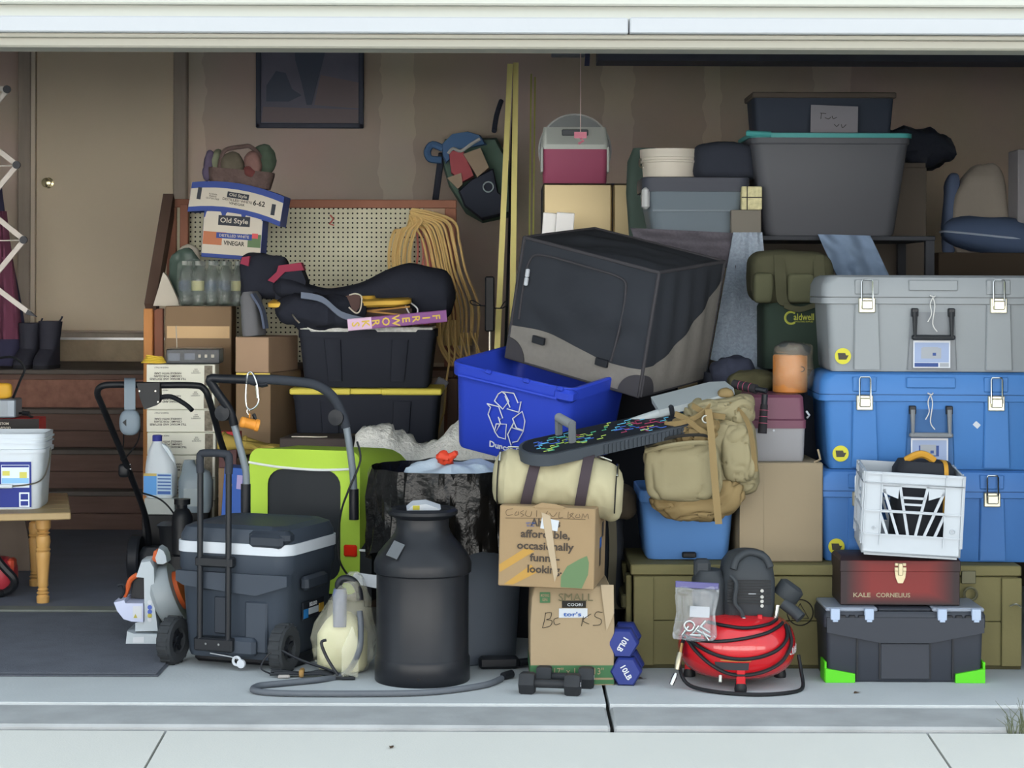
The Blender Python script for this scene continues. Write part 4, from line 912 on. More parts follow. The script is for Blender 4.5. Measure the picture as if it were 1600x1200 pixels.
MB().tube(bworld([(392, 598, .905), (410, 602, .90), (418, 600, .9)]), .009, 8).build('brake_lever', blackp, bt)
# carabiner and orange bag dispenser on the handlebar
cb_ = thing('carabiner', 'silver carabiner clipped on the trailer handlebar', 'carabiner', W(392, 620, .9))
wtube(cb_, 'hook', [(385, 600, .885), (384, 620, .885), (385, 634, .885), (390, 640, .885), (398, 637, .885), (404, 628, .885), (403, 612, .885), (401, 598, .885), (394, 582, .895), (387, 585, .9), (385, 600, .885)], .0035, chrome, 8, 4)
wtube(cb_, 'gate', [(401, 602, .884), (403, 622, .884)], .006, chrome, 8, 1)
dsp = thing('bag_dispenser', 'orange capsule dispenser hanging from the silver carabiner', 'dispenser', W(390, 662, .885))
odm = mk('dispenser_orange', '#e2963c', .9, rough=.45)
mb = MB().lathe([(.013, -.037), (.020, -.032), (.021, -.02), (.0195, -.018), (.0195, .02), (.023, .022), (.023, .034), (.015, .037)], 20, M=Matrix.Rotation(R(90), 4, 'Y') @ Matrix.Rotation(R(12), 4, 'X'))
mb.v = [Matrix.Rotation(R(14), 4, 'Y') @ Matrix.Rotation(R(25), 4, 'Z') @ v for v in mb.v]
mb.build('capsule', odm, dsp)
MB().ring((.0, 0, .028), .008, .0025, 14, 6, axis='x').build('loop', odm, dsp)
MB().tube([(-.004, 0, .034), (-.010, .0, .045), (-.006, 0, .055), (0, 0, .048)], .0018, 5, smooth=4).build('split_ring', chrome, dsp)
MB().tube([(.012, .015, .035), (.02, .018, .015), (.026, .02, .0)], .007, 6).build('black_bag_end', blackp, dsp)

# ---------------------------------------------------------------- wheeled cooler
cg = mk('cooler_grey', '#414a56', .35, rough=.5, k=1.0); cg2 = mk('cooler_dark', '#343b45', .35, rough=.5); cw_ = mk('cooler_white', '#dbe2ea', .35, rough=.45)
cl = thing('cooler', 'dark grey wheeled cooler with a white band and raised tow handle', 'cooler', (Xp(452, .33), .33, .0), (0, 0, R(-20)))
cwid, cdep = .445, .42
def crl(secs, nm, m, par=None): return MB().rl([(z, w, d, r, -cwid/2 + ox, cdep/2 + oy) for z, w, d, r, ox, oy in secs], k=5).build(nm, m, par or cl)
crl([(.035, .37, .36, .04, 0, 0), (.05, .385, .375, .05, 0, 0), (.33, .425, .405, .055, 0, 0), (.345, .445, .42, .06, 0, 0), (.40, .445, .42, .06, 0, 0)], 'body', cg)
lidp = crl([(.438, .44, .415, .06, 0, 0), (.455, .44, .415, .06, 0, 0), (.485, .415, .395, .06, 0, 0), (.497, .36, .34, .05, 0, 0), (.492, .33, .31, .05, 0, 0)], 'lid', cg)
crl([(.40, .452, .427, .062, 0, 0), (.438, .452, .427, .062, 0, 0)], 'white_band', cw_)
MB().box(-.15, -.02, -.012, .05, .425, .475, b=.012).build('lid_latch', cg2, cl)
MB().box(-.16, .0, .0, .06, .44, .486, b=.014).build('lid_corner', cg2, cl)
# wedge moulding and panels on the handle end
for pts in ([(-.43, .335), (-.43, .30), (-.40, .285), (-.12, .262), (-.0, .30), (-.0, .335)],):
    MB().prism([(x, z) for x, z in pts], -.012, .02).build('shoulder_moulding', cg, cl)
MB().box(-.345, -.2, -.004, .03, .27, .335, b=.008).build('latch_bracket', cg2, cl)
MB().box(-.17, -.085, .006, .03, .06, .24, b=.006).build('end_rib', cg, cl)
MB().box(-.29, -.235, .008, .03, .12, .25, b=.004).build('recess_panel', cg2, cl)
MB().box(-.24, -.12, -.018, .03, .05, .115, b=.012).build('axle_housing', cg, cl)
for x in (-.325, -.215):
    MB().tube([(x, -.028, .075), (x, -.028, .742)], .0105, 12).build('tow_post', mk('tow_black', '#24272c', .4, rough=.35), cl)
tw_ = MATS['tow_black']
MB().tube([(-.325, -.028, .68), (-.326, -.028, .735), (-.312, -.028, .748), (-.228, -.028, .748), (-.214, -.028, .735), (-.215, -.028, .68)], .0135, 12, smooth=3).build('tow_grip', mk('tow_grip', '#343840', .4, rough=.7), cl)
MB().box(-.342, -.198, -.038, .0, .355, .392, b=.006).build('post_clamp', tw_, cl)
MB().box(-.345, -.196, -.04, .01, .065, .112, b=.006).build('post_foot', tw_, cl)
for x in (-.295, -.245):
    MB().disc((x, -.0402, .092), .004, 10, t=.002).build('screw', chrome, cl)
for x in (-.462, -.03):
    M_ = Matrix.Translation((x, .03, .082)) @ Matrix.Rotation(R(90), 4, 'Y')
    w_ = MB().lathe([(.045, -.022), (.074, -.026), (.082, -.018), (.082, .018), (.074, .026), (.045, .022), (.04, .008), (.0, .008)], 36, M=M_, cap=(True, False)).build('wheel', mk('tyre', '#3a3e42', .4, rough=.85, var=(40, .3)), cl)
    for i in range(18):
        a = 2*math.pi*i/18; MB().box(-.02, .02, -.006, .006, .080, .0855, M=Matrix.Translation((x, .03, .082)) @ Matrix.Rotation(a, 4, 'X')).build('tread_lug', MATS['tyre'], w_)
    for i in range(5):
        a = 2*math.pi*i/5; MB().box(.008, .016, -.008, .008, .012, .05, M=Matrix.Translation((x, .03, .082)) @ Matrix.Rotation(a, 4, 'X')).build('spoke', blackp, w_)
    MB().lathe([(.014, -.02), (.014, .022)], 12, M=M_).build('hub_cap', blackp, w_)
MB().box(-.42, -.02, .10, .40, .0005, .04, b=.01).build('base_skid', blackp, cl)
MB().tube([(-.30, .0, .052), (-.22, -.004, .046), (-.19, -.006, .040)], .002, 5).build('drain_cord', cw_, cl)
MB().ring((-.19, -.012, .034), .014, .005, 18, 6).build('drain_plug', cw_, cl); MB().disc((-.172, -.008, .026), .015, 16, t=.01).build('drain_cap', cw_, cl)
# grip, sticker on the long side (faces +x)
MB().box(-.008, .025, .10, .27, .27, .32, b=.01).build('side_grip', cg2, cl)
SK = Matrix.Translation((.0, .0, 0)) @ Matrix.Rotation(R(90), 4, 'Z')
mb = MB()
for (a, b_, c, d_, mi) in ((.125, .29, .165, .225, 0), (.128, .165, .168, .2, 1), (.168, .245, .178, .2, 2), (.25, .288, .175, .205, 3)):
    mb.box(-.0075, -.0035 + mi * .0006, a, b_, c, d_, mi)
mb.build('sticker', [mk('stk_black', '#20242c', .4), mk('stk_blue', '#2f86cc', .4), mk('stk_white', '#c9d2d8', .4), mk('stk_gold', '#c9a03c', .4)], cl)
lettering(cl, 'IGLOO', (-.001, .2, .212), .014, whiteink, yaw=R(90), bold=.03)

# ---------------------------------------------------------------- leaf blower
bw1 = mk('blower_grey', '#b9c3ca', .9, rough=.4); bw2 = mk('blower_lavender', '#c3cbe6', .9, rough=.4); bor = mk('blower_orange', '#c25a2c', .9, rough=.5); bg_ = mk('blower_midgrey', '#98a1a6', .9, rough=.4)
Yb = .88
lf = thing('leaf_blower', 'grey and orange handheld leaf blower standing on the mat beside the cooler', 'leaf blower', (Xp(228, Yb), Yb + .05, .0))
ppx(lf, 'rear_housing', [(215, 899), (223, 875), (238, 873), (244, 884), (246, 950), (251, 987), (214, 988), (214, 974), (229, 971), (228, 900)], Yb - .02, Yb + .1, bw1, Yb, taper=.05)
ppx(lf, 'fuel_tank', [(181, 939), (198, 935), (200, 940), (229, 940), (229, 971), (210, 970), (197, 966), (186, 952)], Yb - .03, Yb + .11, bw2, Yb, taper=.05)
ppx(lf, 'base', [(203, 983), (214, 987), (252, 988), (249, 1007), (205, 1007), (201, 1003)], Yb - .04, Yb + .13, bw1, Yb, taper=.04)
c = W(262, 930, Yb + .05)
loc(lf, MB().lathe([(.05, -.05), (.105, -.045), (.118, -.03), (.118, .02), (.108, .035), (.06, .04)], 36, M=Matrix.Translation(c + Vector((0, .03, 0))) @ Matrix.Rotation(R(70), 4, 'Y'))).build('fan_housing', bg_, lf)
loc(lf, MB().lathe([(.02, .03), (.075, .04), (.07, .055), (.02, .06)], 28, M=Matrix.Translation(c + Vector((0, .03, 0))) @ Matrix.Rotation(R(70), 4, 'Y'))).build('intake_grille', bor, lf)
ppx(lf, 'nozzle_cap', [(246, 882), (243, 872), (249, 855), (257, 860), (261, 868), (263, 879), (256, 883)], Yb, Yb + .08, bw1, Yb, taper=.1)
ppx(lf, 'orange_collar', [(238, 876), (241, 862), (246, 860), (246, 880)], Yb + .01, Yb + .07, bor, Yb)
wtube(lf, 'hand_grip', [(194, 932, Yb + .04), (199, 920, Yb + .04), (204, 906, Yb + .04), (215, 898, Yb + .04)], .010, bor, 8, 4)
ppx(lf, 'dark_hole_fill', [(203, 905), (227, 903), (227, 940), (202, 938)], Yb + .06, Yb + .12, blackp, Yb)  # black block put in for the shaded hole behind the hand grip
wtube(lf, 'throttle', [(184, 915, Yb + .03), (192, 914, Yb + .03), (194, 925, Yb + .03), (188, 935, Yb + .03)], .006, blackp, 6, 3)
yw = mk('warn_white', '#cfd4da', .9, rough=.5); yy = mk('warn_yellow', '#b8ae4c', .9, rough=.5); ybl = mk('warn_blue', '#4b63b8', .9, rough=.5)
for i, (py, m_) in enumerate(((941, yw), (949, ybl), (956, ybl), (962, yy), (968, yw))):
    c = W(234, py, Yb - .021); loc(lf, MB().disc((c.x, Yb - .0195, c.z), .0085, 14, t=.002)).build('warning_label', m_, lf)
ppx(lf, 'warning_sticker', [(212, 945), (226, 945), (226, 964), (212, 964)], Yb - .032, Yb - .029, yw, Yb); ppx(lf, 'warning_triangle', [(213, 963), (216, 957), (219, 963)], Yb - .0335, Yb - .031, yy, Yb)
ppx(lf, 'rating_sticker', [(213, 993), (230, 992), (230, 1001), (213, 1001)], Yb - .042, Yb - .039, yw, Yb)

# ---------------------------------------------------------------- milk can
mc_m = mk('can_black', '#2e3137', .25, rough=.36, var=(14, .2), k=.7, spec=.2)
cx_, cy_ = Xp(662, .25), .25
mc = thing('milk_can', 'black painted steel milk can at the front of the pile', 'milk can', (cx_, cy_, 0))
MB().lathe([(.158, .0), (.161, .004), (.161, .075), (.158, .082), (.156, .085), (.156, .36), (.158, .362), (.164, .366), (.165, .395), (.160, .41), (.15, .43), (.125, .46), (.105, .482), (.094, .5), (.089, .515), (.089, .55), (.094, .553)], 56).build('body', mc_m, mc)
MB().lathe([(.09, .545), (.112, .556), (.118, .562), (.118, .572), (.108, .58), (.095, .576), (.085, .55)], 48, cap=(False, True)).build('rim', mc_m, mc)
MB().disc((-.005, -.163, .03), .005, 10, t=.002).build('drain_hole', mk('hole_black', '#0c0c0c', .2), mc)
MB().box(-.02, .02, -.006, .0, -.03, .03, M=Matrix.Translation((-.085, -.118, .45)) @ Matrix.Rotation(R(-35), 4, 'X') @ Matrix.Rotation(R(25), 4, 'Y')).build('tape_piece', mk('silver_tape', '#6c6f72', .2, rough=.25, metal=.5), mc)
pp = thing('paper_packet', 'white and yellow paper packet lying in the mouth of the milk can', 'packet', (cx_, cy_, .577), (R(12), 0, R(5)))
MB().prism([(-.055, 0), (-.035, .018), (.01, .022), (.06, .004), (.055, 0)], -.02, .03).build('packet', whitep, pp); MB().box(-.035, -.012, -.0215, -.02, .002, .017).build('yellow_print', mk('packet_yellow', '#c9c04a', .2), pp)

# ---------------------------------------------------------------- rubbish bin with black liner
tcx, tcy = Xp(708, .68), .70
can = thing('trash_can', 'dark grey round rubbish bin behind the milk can', 'trash can', (tcx, tcy, 0))
MB().lathe([(.225, .0), (.23, .005), (.262, .58), (.275, .60), (.275, .63), (.26, .63), (.25, .58)], 48, cap=(True, True)).build('body', mk('bin_grey', '#4d545e', .5, rough=.55, k=1.7), can)
ln = thing('bin_liner', 'glossy black bin bag lining and hanging over the round rubbish bin', 'bin bag', (tcx, tcy, .4))
rings = []
for i, (r_, z_) in enumerate([(.20, .12), (.258, .17), (.268, .20), (.285, .235), (.292, .28), (.290, .245), (.289, .18), (.288, .10), (.287, .03), (.287, -.03)]):
    ring = []
    for j in range(96):
        a = 2*math.pi*j/96
        k = (.012 * math.sin(a*23 + i*.5) + .010 * math.sin(a*37 - i)) * (1 if i > 3 else .3) * (1 if i > 4 else .4)
        hang = 0 if i < 6 else (i - 5) * .022 * (noise.noise(Vector((math.cos(a)*2, math.sin(a)*2, 3))) + .2 * math.sin(a * 9))
        rr = r_ + abs(k) + (.02 * noise.noise(Vector((math.cos(a)*4, math.sin(a)*4, i*.4))) if i > 5 else 0) + (.004 * (i - 5) if i > 5 else 0)
        ring.append((rr*math.cos(a), rr*math.sin(a), z_ + hang + .012*noise.noise(Vector((a*3, i, 0)))))
    rings.append(ring)
bag_m = mk('bag_gloss', '#17191c', .4, rough=.25, spec=.22, bump=(24, .6), k=.6)
MB().loft(rings, cap=(False, False)).build('liner', bag_m, ln)
tied = thing('tied_bag', 'white kitchen bag with red tie strings inside the black-lined bin', 'bin bag', (tcx, tcy - .02, .60))
MB().sq((.36, .3, .17), (.9, .9), 36, 18, c=(.0, 0, .02), amp=.03, freq=9, seed=9).build('bag', mk('bag_bluewhite', '#c8d8e6', .6, rough=.45, bump=(16, .8)), tied)
MB().sq((.06, .05, .045), (.9, .9), 18, 12, c=(-.02, -.04, .115), amp=.018, freq=40, seed=3).build('tie', mk('tie_red', '#e2482a', .6, rough=.5), tied)
MB().lathe([(.2, -.2), (.2, -.06)], 24).build('fill', bag_m, tied)
# fluffy rug behind the bin
fz = mk('sheepskin', '#b0afa9', 1.7, rough=1.0, bump=(70, 1.0), var=(40, .15), k=1.6)
rg_ = thing('sheepskin_rug', 'fluffy off-white sheepskin rug heaped behind the rubbish bin', 'rug', (Xp(650, 1.7), 1.75, 0))
mb = MB()
rows = []
for i in range(60):
    t = i / 59; px = 556 + 230 * t
    kn = ((550, 684), (562, 666), (580, 661), (610, 668), (640, 684), (665, 695), (685, 684), (702, 662), (722, 655), (800, 655)); top = next(a_[1] + (b_[1] - a_[1]) * (px - a_[0]) / (b_[0] - a_[0]) for a_, b_ in zip(kn, kn[1:]) if px <= b_[0])
    ring = []
    for j in range(24):
        a = 2*math.pi*j/24
        zt = Zp(top, 1.85); p = Vector((Xp(px, 1.85), 1.87 + .14*math.cos(a), zt - .25 + .25*math.copysign(abs(math.sin(a))**.6, math.sin(a))))
        p += Vector((1, 1, 1.4)) * .018 * noise.noise(p*28) + Vector((0, 0, 1)) * .03*noise.noise(p*9); ring.append(p)
    rows.append(ring)
loc(rg_, mb.loft([r[::-1] for r in rows])).build('pile', fz, rg_, angle=180)
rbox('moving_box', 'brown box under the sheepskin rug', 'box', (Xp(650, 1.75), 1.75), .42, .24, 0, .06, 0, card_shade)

# ---------------------------------------------------------------- clear bag with sprayer jug
cbg = thing('sprayer_bag', 'clear plastic bag holding a pale sprayer jug beside the cooler', 'bag', (Xp(540, .36), .38, 0))
jy = mk('jug_cream', '#cfcda6', .35, rough=.5, k=1.35)
MB().rl([(.005, .15, .12, .04), (.02, .17, .14, .05), (.13, .17, .14, .05), (.17, .12, .10, .04), (.2, .06, .06, .028)], k=5, M=Matrix.Translation((-.01, .02, 0))).build('jug', jy, cbg)
MB().rl([(.16, .045, .04, .015), (.27, .05, .045, .018), (.29, .042, .04, .015)], k=4, M=Matrix.Translation((-.015, -.03, 0))).build('pump', mk('pump_blue', '#6c7796', .35, rough=.4), cbg)
MB().tube([(.0, -.03, .27), (-.02, -.035, .3), (-.005, -.04, .325), (.03, -.045, .32), (.05, -.05, .29), (.055, -.05, .255)], .013, 10, smooth=4).build('spray_handle', blackp, cbg)
clear = mk('clear_bag', '#ecead2', .35, rough=.2, alpha=.2, spec=.5, bump=(9, .4), k=1.2)
def wb_(p): return (p.x * (.92 - .6 * max(0, p.z / .17 + .1)) + .03 * max(0, p.z / .17), p.y * (1 - .3 * max(0, p.z/.17)), p.z)
MB().sq((.25, .19, .345), (.55, .8), 56, 28, c=(-.0, .0, .173), amp=.018, freq=9, seed=5, warp=wb_, fold=.012).build('bag', clear, cbg)
MB().prism([(.0, .01), (.055, .005), (.06, .12), (.035, .18), (.0, .1)], -.135, -.125).build('bag_tail', clear, cbg)
op = MB().prism([(.01, .30), (.11, .28), (.11, .325), (.03, .335)], .04, .05).build('white_flap', whitep, cbg)
hs = mk('grey_hose', '#6a7078', .2, rough=.55)
ho = thing('grey_hose', 'thick grey hose looped on the concrete in front of the milk can', 'hose', (Xp(560, .1), .12, 0))
def floor_pt(px, py, z=.009):
    Y = F * (H - z) / (py - CY - (px-CX)*ROLL) - D; return Vector((Xp(px, Y), Y, z))
hp_ = [W(562, 955, .30), W(564, 985, .28), W(560, 1020, .25)] + [floor_pt(*p, .011) for p in ((540, 1054), (500, 1062), (440, 1068), (405, 1072), (400, 1079), (440, 1083), (540, 1084), (640, 1083), (700, 1079), (760, 1070), (786, 1060))]
loc(ho, MB().tube(hp_, .0105, 10, smooth=6)).build('hose', hs, ho)
e_ = floor_pt(788, 1057, .012); loc(ho, MB().tube([e_, e_ + Vector((.03, .03, .004))], .014, 10)).build('fitting', blackp, ho)
nz_ = thing('pistol_grip', 'black nozzle lying beside the small cardboard box', 'nozzle', floor_pt(790, 1050, 0) + Vector((0, .06, 0)), (0, 0, R(6)))
MB().box(-.09, .05, -.02, .02, .001, .045, b=.01).build('barrel', blackp, nz_); MB().tube([(.05, 0, .02), (.09, .02, .02), (.12, .03, .016)], .014, 8).build('stem', blackp, nz_)
# bundled black cord on the floor
cdb = thing('cord_bundle', 'black power cord bundled with a tan rubber band beside the cooler wheel', 'cord', floor_pt(470, 1058, 0))
for i in range(7):
    dy = (i - 3) * .006; MB().tube([(-.09 + random.uniform(-.01, .01), dy, .012 + .004*(i % 3)), (-.04, dy*.8, .014 + .003*(i % 2)), (.02, dy*.7, .012), (.07, dy, .014 + .003*(i % 3)), (.1 + random.uniform(-.01, .02), dy*1.3, .010)], .0045, 6, smooth=3).build('strand', blackp, cdb)
MB().box(.0, .016, -.024, .024, .002, .028, b=.004).build('rubber_band', mk('band_tan', '#b08a52', .3), cdb)
MB().tube([(-.1, .0, .012), (-.13, -.005, .03), (-.12, .01, .06), (-.09, .02, .09)], .003, 6, smooth=4).build('loose_end', blackp, cdb)
MB().tube([(-.07, .02, .09), (.0, .02, .055), (.08, .01, .03), (.14, -.01, .012), (.17, -.03, .008), (.19, -.05, .007), (.15, -.055, .007), (.11, -.04, .008)], .005, 6, smooth=4).build('loose_end', blackp, cdb)
MB().box(-.07, -.03, -.035, -.015, .002, .012, b=.003).build('plug', mk('plug_white', '#c9c2bd', .3), cdb)
wtube(cdb, 'bag_cord', [(510, 1000, .24), (502, 1005, .235), (512, 1030, .23), (528, 1055, .21)], .0055, blackp, 6, 4)
# ---------------------------------------------------------------- small moving box, gift box, duffel
bs = thing('moving_box', 'cardboard box lettered SMALL with green stripes standing on the concrete', 'box', (Xp(895, .16), .16 + .15, 0), (0, 0, R(1)))
bw_, bh_ = Xp(960, .16) - Xp(830, .16), .328
card2 = mk('cardboard_light', '#b09c7d', .2, rough=.85, var=(5, .07), bump=(50, .08)); green = mk('print_green', '#47784f', .2, rough=.7)
MB().rl([(0, bw_, .3, .004), (.2, bw_ + .004, .3, .005), (.29, bw_ - .004, .295, .008), (.322, bw_ - .02, .285, .012), (bh_, bw_ - .03, .27, .01)], k=2).build('carton', card2, bs)
patch(bs, 'green_stripe', [(-bw_/2 - .001, bw_/2 + .001, .025, .066, 0), (-bw_/2 - .001, bw_/2 + .001, .0035, .018, 0)], [green], -.1512)
patch(bs, 'green_side_stripe', [(-.15, .15, .025, .066, 0)], [green], -bw_/2 - .0012, M=Matrix.Rotation(R(-90), 4, 'Z'))
lettering(bs, '17" x 11" x 13"', (.02, -.1535, .0455), .022, card2, width=.165)
lettering(bs, 'SMALL', (.01, -.1535, .292), .026, mk('ink_olive', '#6e6a4c', .2), width=.115)
MB().rl([(-.017, .034, .001, .0), (.017, .034, .001, 0)] and [(.275, .034, .0012, .0004, -.092, -.1525), (.31, .034, .0012, .0004, -.092, -.1525)], k=1).build('green_square', green, bs)
lettering(bs, 'MOVING\nGEAR', (-.092, -.1538, .292), .010, card2, width=.028, bold=.02)
patch(bs, 'hand_hole', [(-.035, .045, .258, .282, 0), (-.045, .05, .225, .256, 1)], [ink, whitep], -.1512)
lettering(bs, 'COORI', (.008, -.1535, .268), .010, whiteink, width=.05); lettering(bs, "tor's", (.0, -.1535, .236), .014, mk('ink_blue', '#3565b5', .2), width=.06, bold=.03)
def scrawl(T, strokes, y, m, r=.0011, name='handwriting', M=None):
    mb = MB()
    for s_ in strokes: mb.tube([(x, y, z) for x, z in s_], r, 5, smooth=3, M=M)
    o = mb.build(name, m, T); return o
def pxs(strokes, x0, y0, Yr, cx, cz):
    return [[((px - x0) * S(Yr) + cx, -(py - y0) * S(Yr) + cz) for px, py in s_] for s_ in strokes]
bk_ = [[(853, 957), (851, 970), (848, 981)], [(853, 958), (862, 957), (860, 966), (854, 968), (863, 970), (860, 978), (849, 981)], [(873, 965), (866, 968), (868, 976), (876, 974)], [(912, 963), (909, 978)], [(924, 959), (911, 969), (921, 975)], [(942, 957), (933, 956), (930, 963), (940, 968), (938, 976), (927, 977)]]
for s_ in pxs(bk_, 895, 969, .16, .0, Zp(969, .16, 895)): scrawl(bs, [s_], -.1525, ink, name='handwritten_letter')
tape = mk('clear_tape', '#bba787', .2, rough=.2, spec=.6)
MB().prism([(bw_/2 - .045, .335), (bw_/2 - .002, .335), (bw_/2 + .0, .24), (bw_/2 - .025, .18)], -.1545, -.1540).build('torn_tape', tape, bs)

gb = thing('gift_carton', 'tan cardboard carton lettered Always affordable, stacked on the SMALL box', 'box', (.14, .27, .331), (0, R(1.2), R(-9)))
gw, gd, gh = .32, .32, .268
MB().box(-gw/2, gw/2, -gd/2, gd/2, 0, gh, b=.003).build('carton', card, gb)
yp = mk('print_mango', '#c79c4e', .2, rough=.75); gp = mk('print_sage', '#6d8a62', .2, rough=.75); yf = -gd/2
for pts in ([(-.158, .07), (-.07, .13), (-.04, .12), (-.155, .045)], [(-.14, .006), (-.05, .075), (-.03, .05), (-.11, .006)]):
    MB().prism(pts[::-1], yf - .001, yf).build('printed_swoosh', yp, gb)
MB().prism([(.05, .005), (.05, .04), (.07, .075), (.11, .1), (.135, .112), (.142, .09), (.14, .05), (.12, .004)][::-1], yf - .001, yf).build('printed_fruit', gp, gb)
for i, (s_, zz, w_) in enumerate((('Always', .214, .1), ('affordable,', .176, .165), ('occasionally', .137, .19), ('funny-', .098, .10), ('looking.', .06, .115))):
    lettering(gb, s_, (-.005, yf - .0018, zz), .026, mk('ink_brown', '#4a4036', .2), width=w_, bold=.035)
hw = [[(800, 797), (790, 800), (791, 808), (800, 806)], [(806, 801), (803, 807), (809, 806), (809, 801)], [(817, 799), (812, 803), (818, 806), (813, 809)], [(822, 799), (820, 806), (828, 808), (830, 800)], [(838, 798), (838, 808)], [(855, 799), (850, 808)], [(858, 801), (864, 807), (870, 800)], [(874, 799), (873, 808), (880, 807)], [(888, 798), (888, 809), (896, 800), (890, 803), (898, 808)], [(902, 801), (899, 806), (906, 806), (905, 801)], [(909, 808), (911, 800), (914, 806), (918, 800), (920, 808)], [(789, 812), (850, 810), (915, 809)]]
for s_ in pxs(hw, 855, 803, .1, 0, .245): scrawl(gb, [s_], yf - .001, mk('pencil', '#6f5d48', .2), .0009, 'handwritten_letter')
patch(gb, 'address_label', [(-.08, -.022, .2, .236, 0)], [whitep], yf - .002, M=Matrix.Rotation(R(8), 4, 'Y') @ Matrix.Translation((.03, 0, -.008)))
lettering(gb, 'GIFT SET\nfor you', (-.055, yf - .0042, .208), .006, MATS['ink_blue'])
MB().prism([(-.02, .25), (.01, .24), (.04, .05), (.03, .02), (.0, .15)], yf - .0036, yf - .0032).build('packing_tape', tape, gb)
for i, (z0, z1) in enumerate(((.06, .12), (.15, .2))):
    patch(gb, 'side_print', [(-.02 + .06 * i, .02 + .07 * i, z0, z1, 0)], [MATS['ink_brown']], -gw/2 - .0005, M=Matrix.Rotation(R(90), 4, 'Z'))
patch(gb, 'side_sticker', [(-.02, .03, .12, .155, 0)], [MATS['ink_blue']], -gw/2 - .0008, M=Matrix.Rotation(R(90), 4, 'Z'))
MB().prism([(-.05, gh), (-.02, gh + .014), (.03, gh + .01), (.06, gh + .002), (.05, gh - .004), (-.04, gh - .003)], yf - .003, yf + .002).build('torn_flap', card, gb)

khaki_l = mk('canvas_beige', '#c3bb98', .2, rough=.85, bump=(14, .4), var=(5, .06)); dstr = mk('strap_aubergine', '#4a4046', .2, rough=.85)
df = thing('duffel_bag', 'beige canvas duffel bag with two dark straps on the Always affordable carton', 'duffel bag', W(870, 795, .25), (0, R(3), R(-4)))
dl, dr_ = .44, .094
rings = []
def drad(t): return dr_ * (1.0 + .05 * math.sin(t * 9) - .10 * max(0, t - .55) + (-.08 if t < .1 else 0))
for i in range(61):
    t = i / 60; x = (t - .5) * dl; e = min(1, t / .09, (1 - t) / .09); e = .55 + .45 * math.sqrt(1 - (1 - e) ** 2); ring = []
    for j in range(40):
        a = 2*math.pi*j/40; rr = drad(t) * e
        sag = -.03 * max(0, t - .72) / .28 * 1.2
        p = Vector((x, rr * 1.02 * math.cos(a), rr * math.sin(a) + dr_ + sag))
        if p.z < .012 and t < .78: p.z = .012 - (.012 - p.z) * .25
        p += Vector((0, math.cos(a), math.sin(a))) * (.010 * noise.noise(Vector((x * 14, a * 1.2, 2))) + .006 * noise.noise(Vector((x*40, a*2.5, 7)))); ring.append(p)
    rings.append(ring)
def surf(t, a, off=0):
    x = (t - .5) * dl; e = min(1, t / .09, (1 - t) / .09); e = .55 + .45 * math.sqrt(1 - (1 - e) ** 2); rr = drad(t) * e + .005 + off
    return Vector((x, rr * 1.02 * math.cos(a), max(.006, rr * math.sin(a) + dr_ - .036 * max(0, t - .72) / .28)))
MB().loft([r[::-1] for r in rings]).build('body', khaki_l, df)
for t0, sl in ((.30, .045), (.70, .03)):
    pts = [surf(t0 + sl * math.sin(a) , a, .004) for a in [R(d_) for d_ in range(80, 290, 9)]]
    MB().ribbon(pts, (1, 0, 0), .036, .004).build('strap', dstr, df)
MB().ribbon([surf(.72, R(100), .006), surf(.74, R(85), .02) + Vector((.015, 0, .01)), surf(.78, R(75), .018) + Vector((.01, 0, .008)), surf(.80, R(100), .004)], (0, 1, .2), .036, .004, smooth=4).build('handle_loop', dstr, df)
for t0 in (.045, .945):
    MB().tube([surf(t0, R(d_), .002) for d_ in range(0, 360, 9)], .0028, 6, closed=True).build('piping', ink, df)
MB().tube([surf(.1 + .8 * i / 30, R(95), .003) for i in range(31)], .003, 5).build('zip', steel, df)
for t0 in (.05, .95): MB().tube([surf(t0, R(98), .006), surf(t0, R(120), .012), surf(t0, R(140), .006)], .005, 6).build('zip_pull', chrome, df)

# ---------------------------------------------------------------- exercise board with handles
A_, B_ = W(842, 707, .20), W(1092, 652, .50); dv_ = B_ - A_
bd = thing('exercise_board', 'long black board with a coloured line pattern and grip handles on the duffel', 'exercise board', (A_ + B_) / 2, (R(13), -math.atan2(dv_.z, math.hypot(dv_.x, dv_.y)), math.atan2(dv_.y, dv_.x)))
L_ = dv_.length + .08; hl = L_ / 2; bdm = mk('board_black', '#3d434a', .45, rough=.55, k=1.3)
out = [(-hl + .06, -.085), (hl, -.085), (hl, .085), (-hl + .06, .085)] + [(-hl + .06 + .085*math.cos(R(d_)), .085*math.sin(R(d_))) for d_ in range(110, 251, 20)]
MB().prism(out, -.022, .018, axis='z').build('deck', bdm, bd)
MB().prism([(x * .97, y * .9) for x, y in out], .018, .021, axis='z').build('top_pad', mk('pad_dark', '#20242b', .45, rough=.6), bd)
cols = [mk('line_cyan', '#5fb4d8', .5), mk('line_magenta', '#a03a5c', .5), mk('line_lime', '#a8c05a', .5), mk('line_green', '#4aa07a', .5), mk('line_blue', '#3c62b8', .5)]
for i in range(60):
    x = random.uniform(-hl + .02, hl - .10); y = random.uniform(-.06, .05); k = random.randrange(3)
    l = random.uniform(.02, .07); pts = [(x, y, .022), (x + l * .5, y, .022), (x + l * .6, y + (.02 if k else -.02), .022), (x + l, y + (.02 if k else -.02), .022)]
    MB().tube(pts, .0016, 4).build('printed_line', cols[i % 5], bd)
for i in range(26):
    x = -.12 + i * .0165
    MB().box(x, x + .008, -.089, -.084, -.019, .012).build('side_rib', bdm, bd)
gh_ = mk('grip_grey', '#8a8f92', .45, rough=.6)
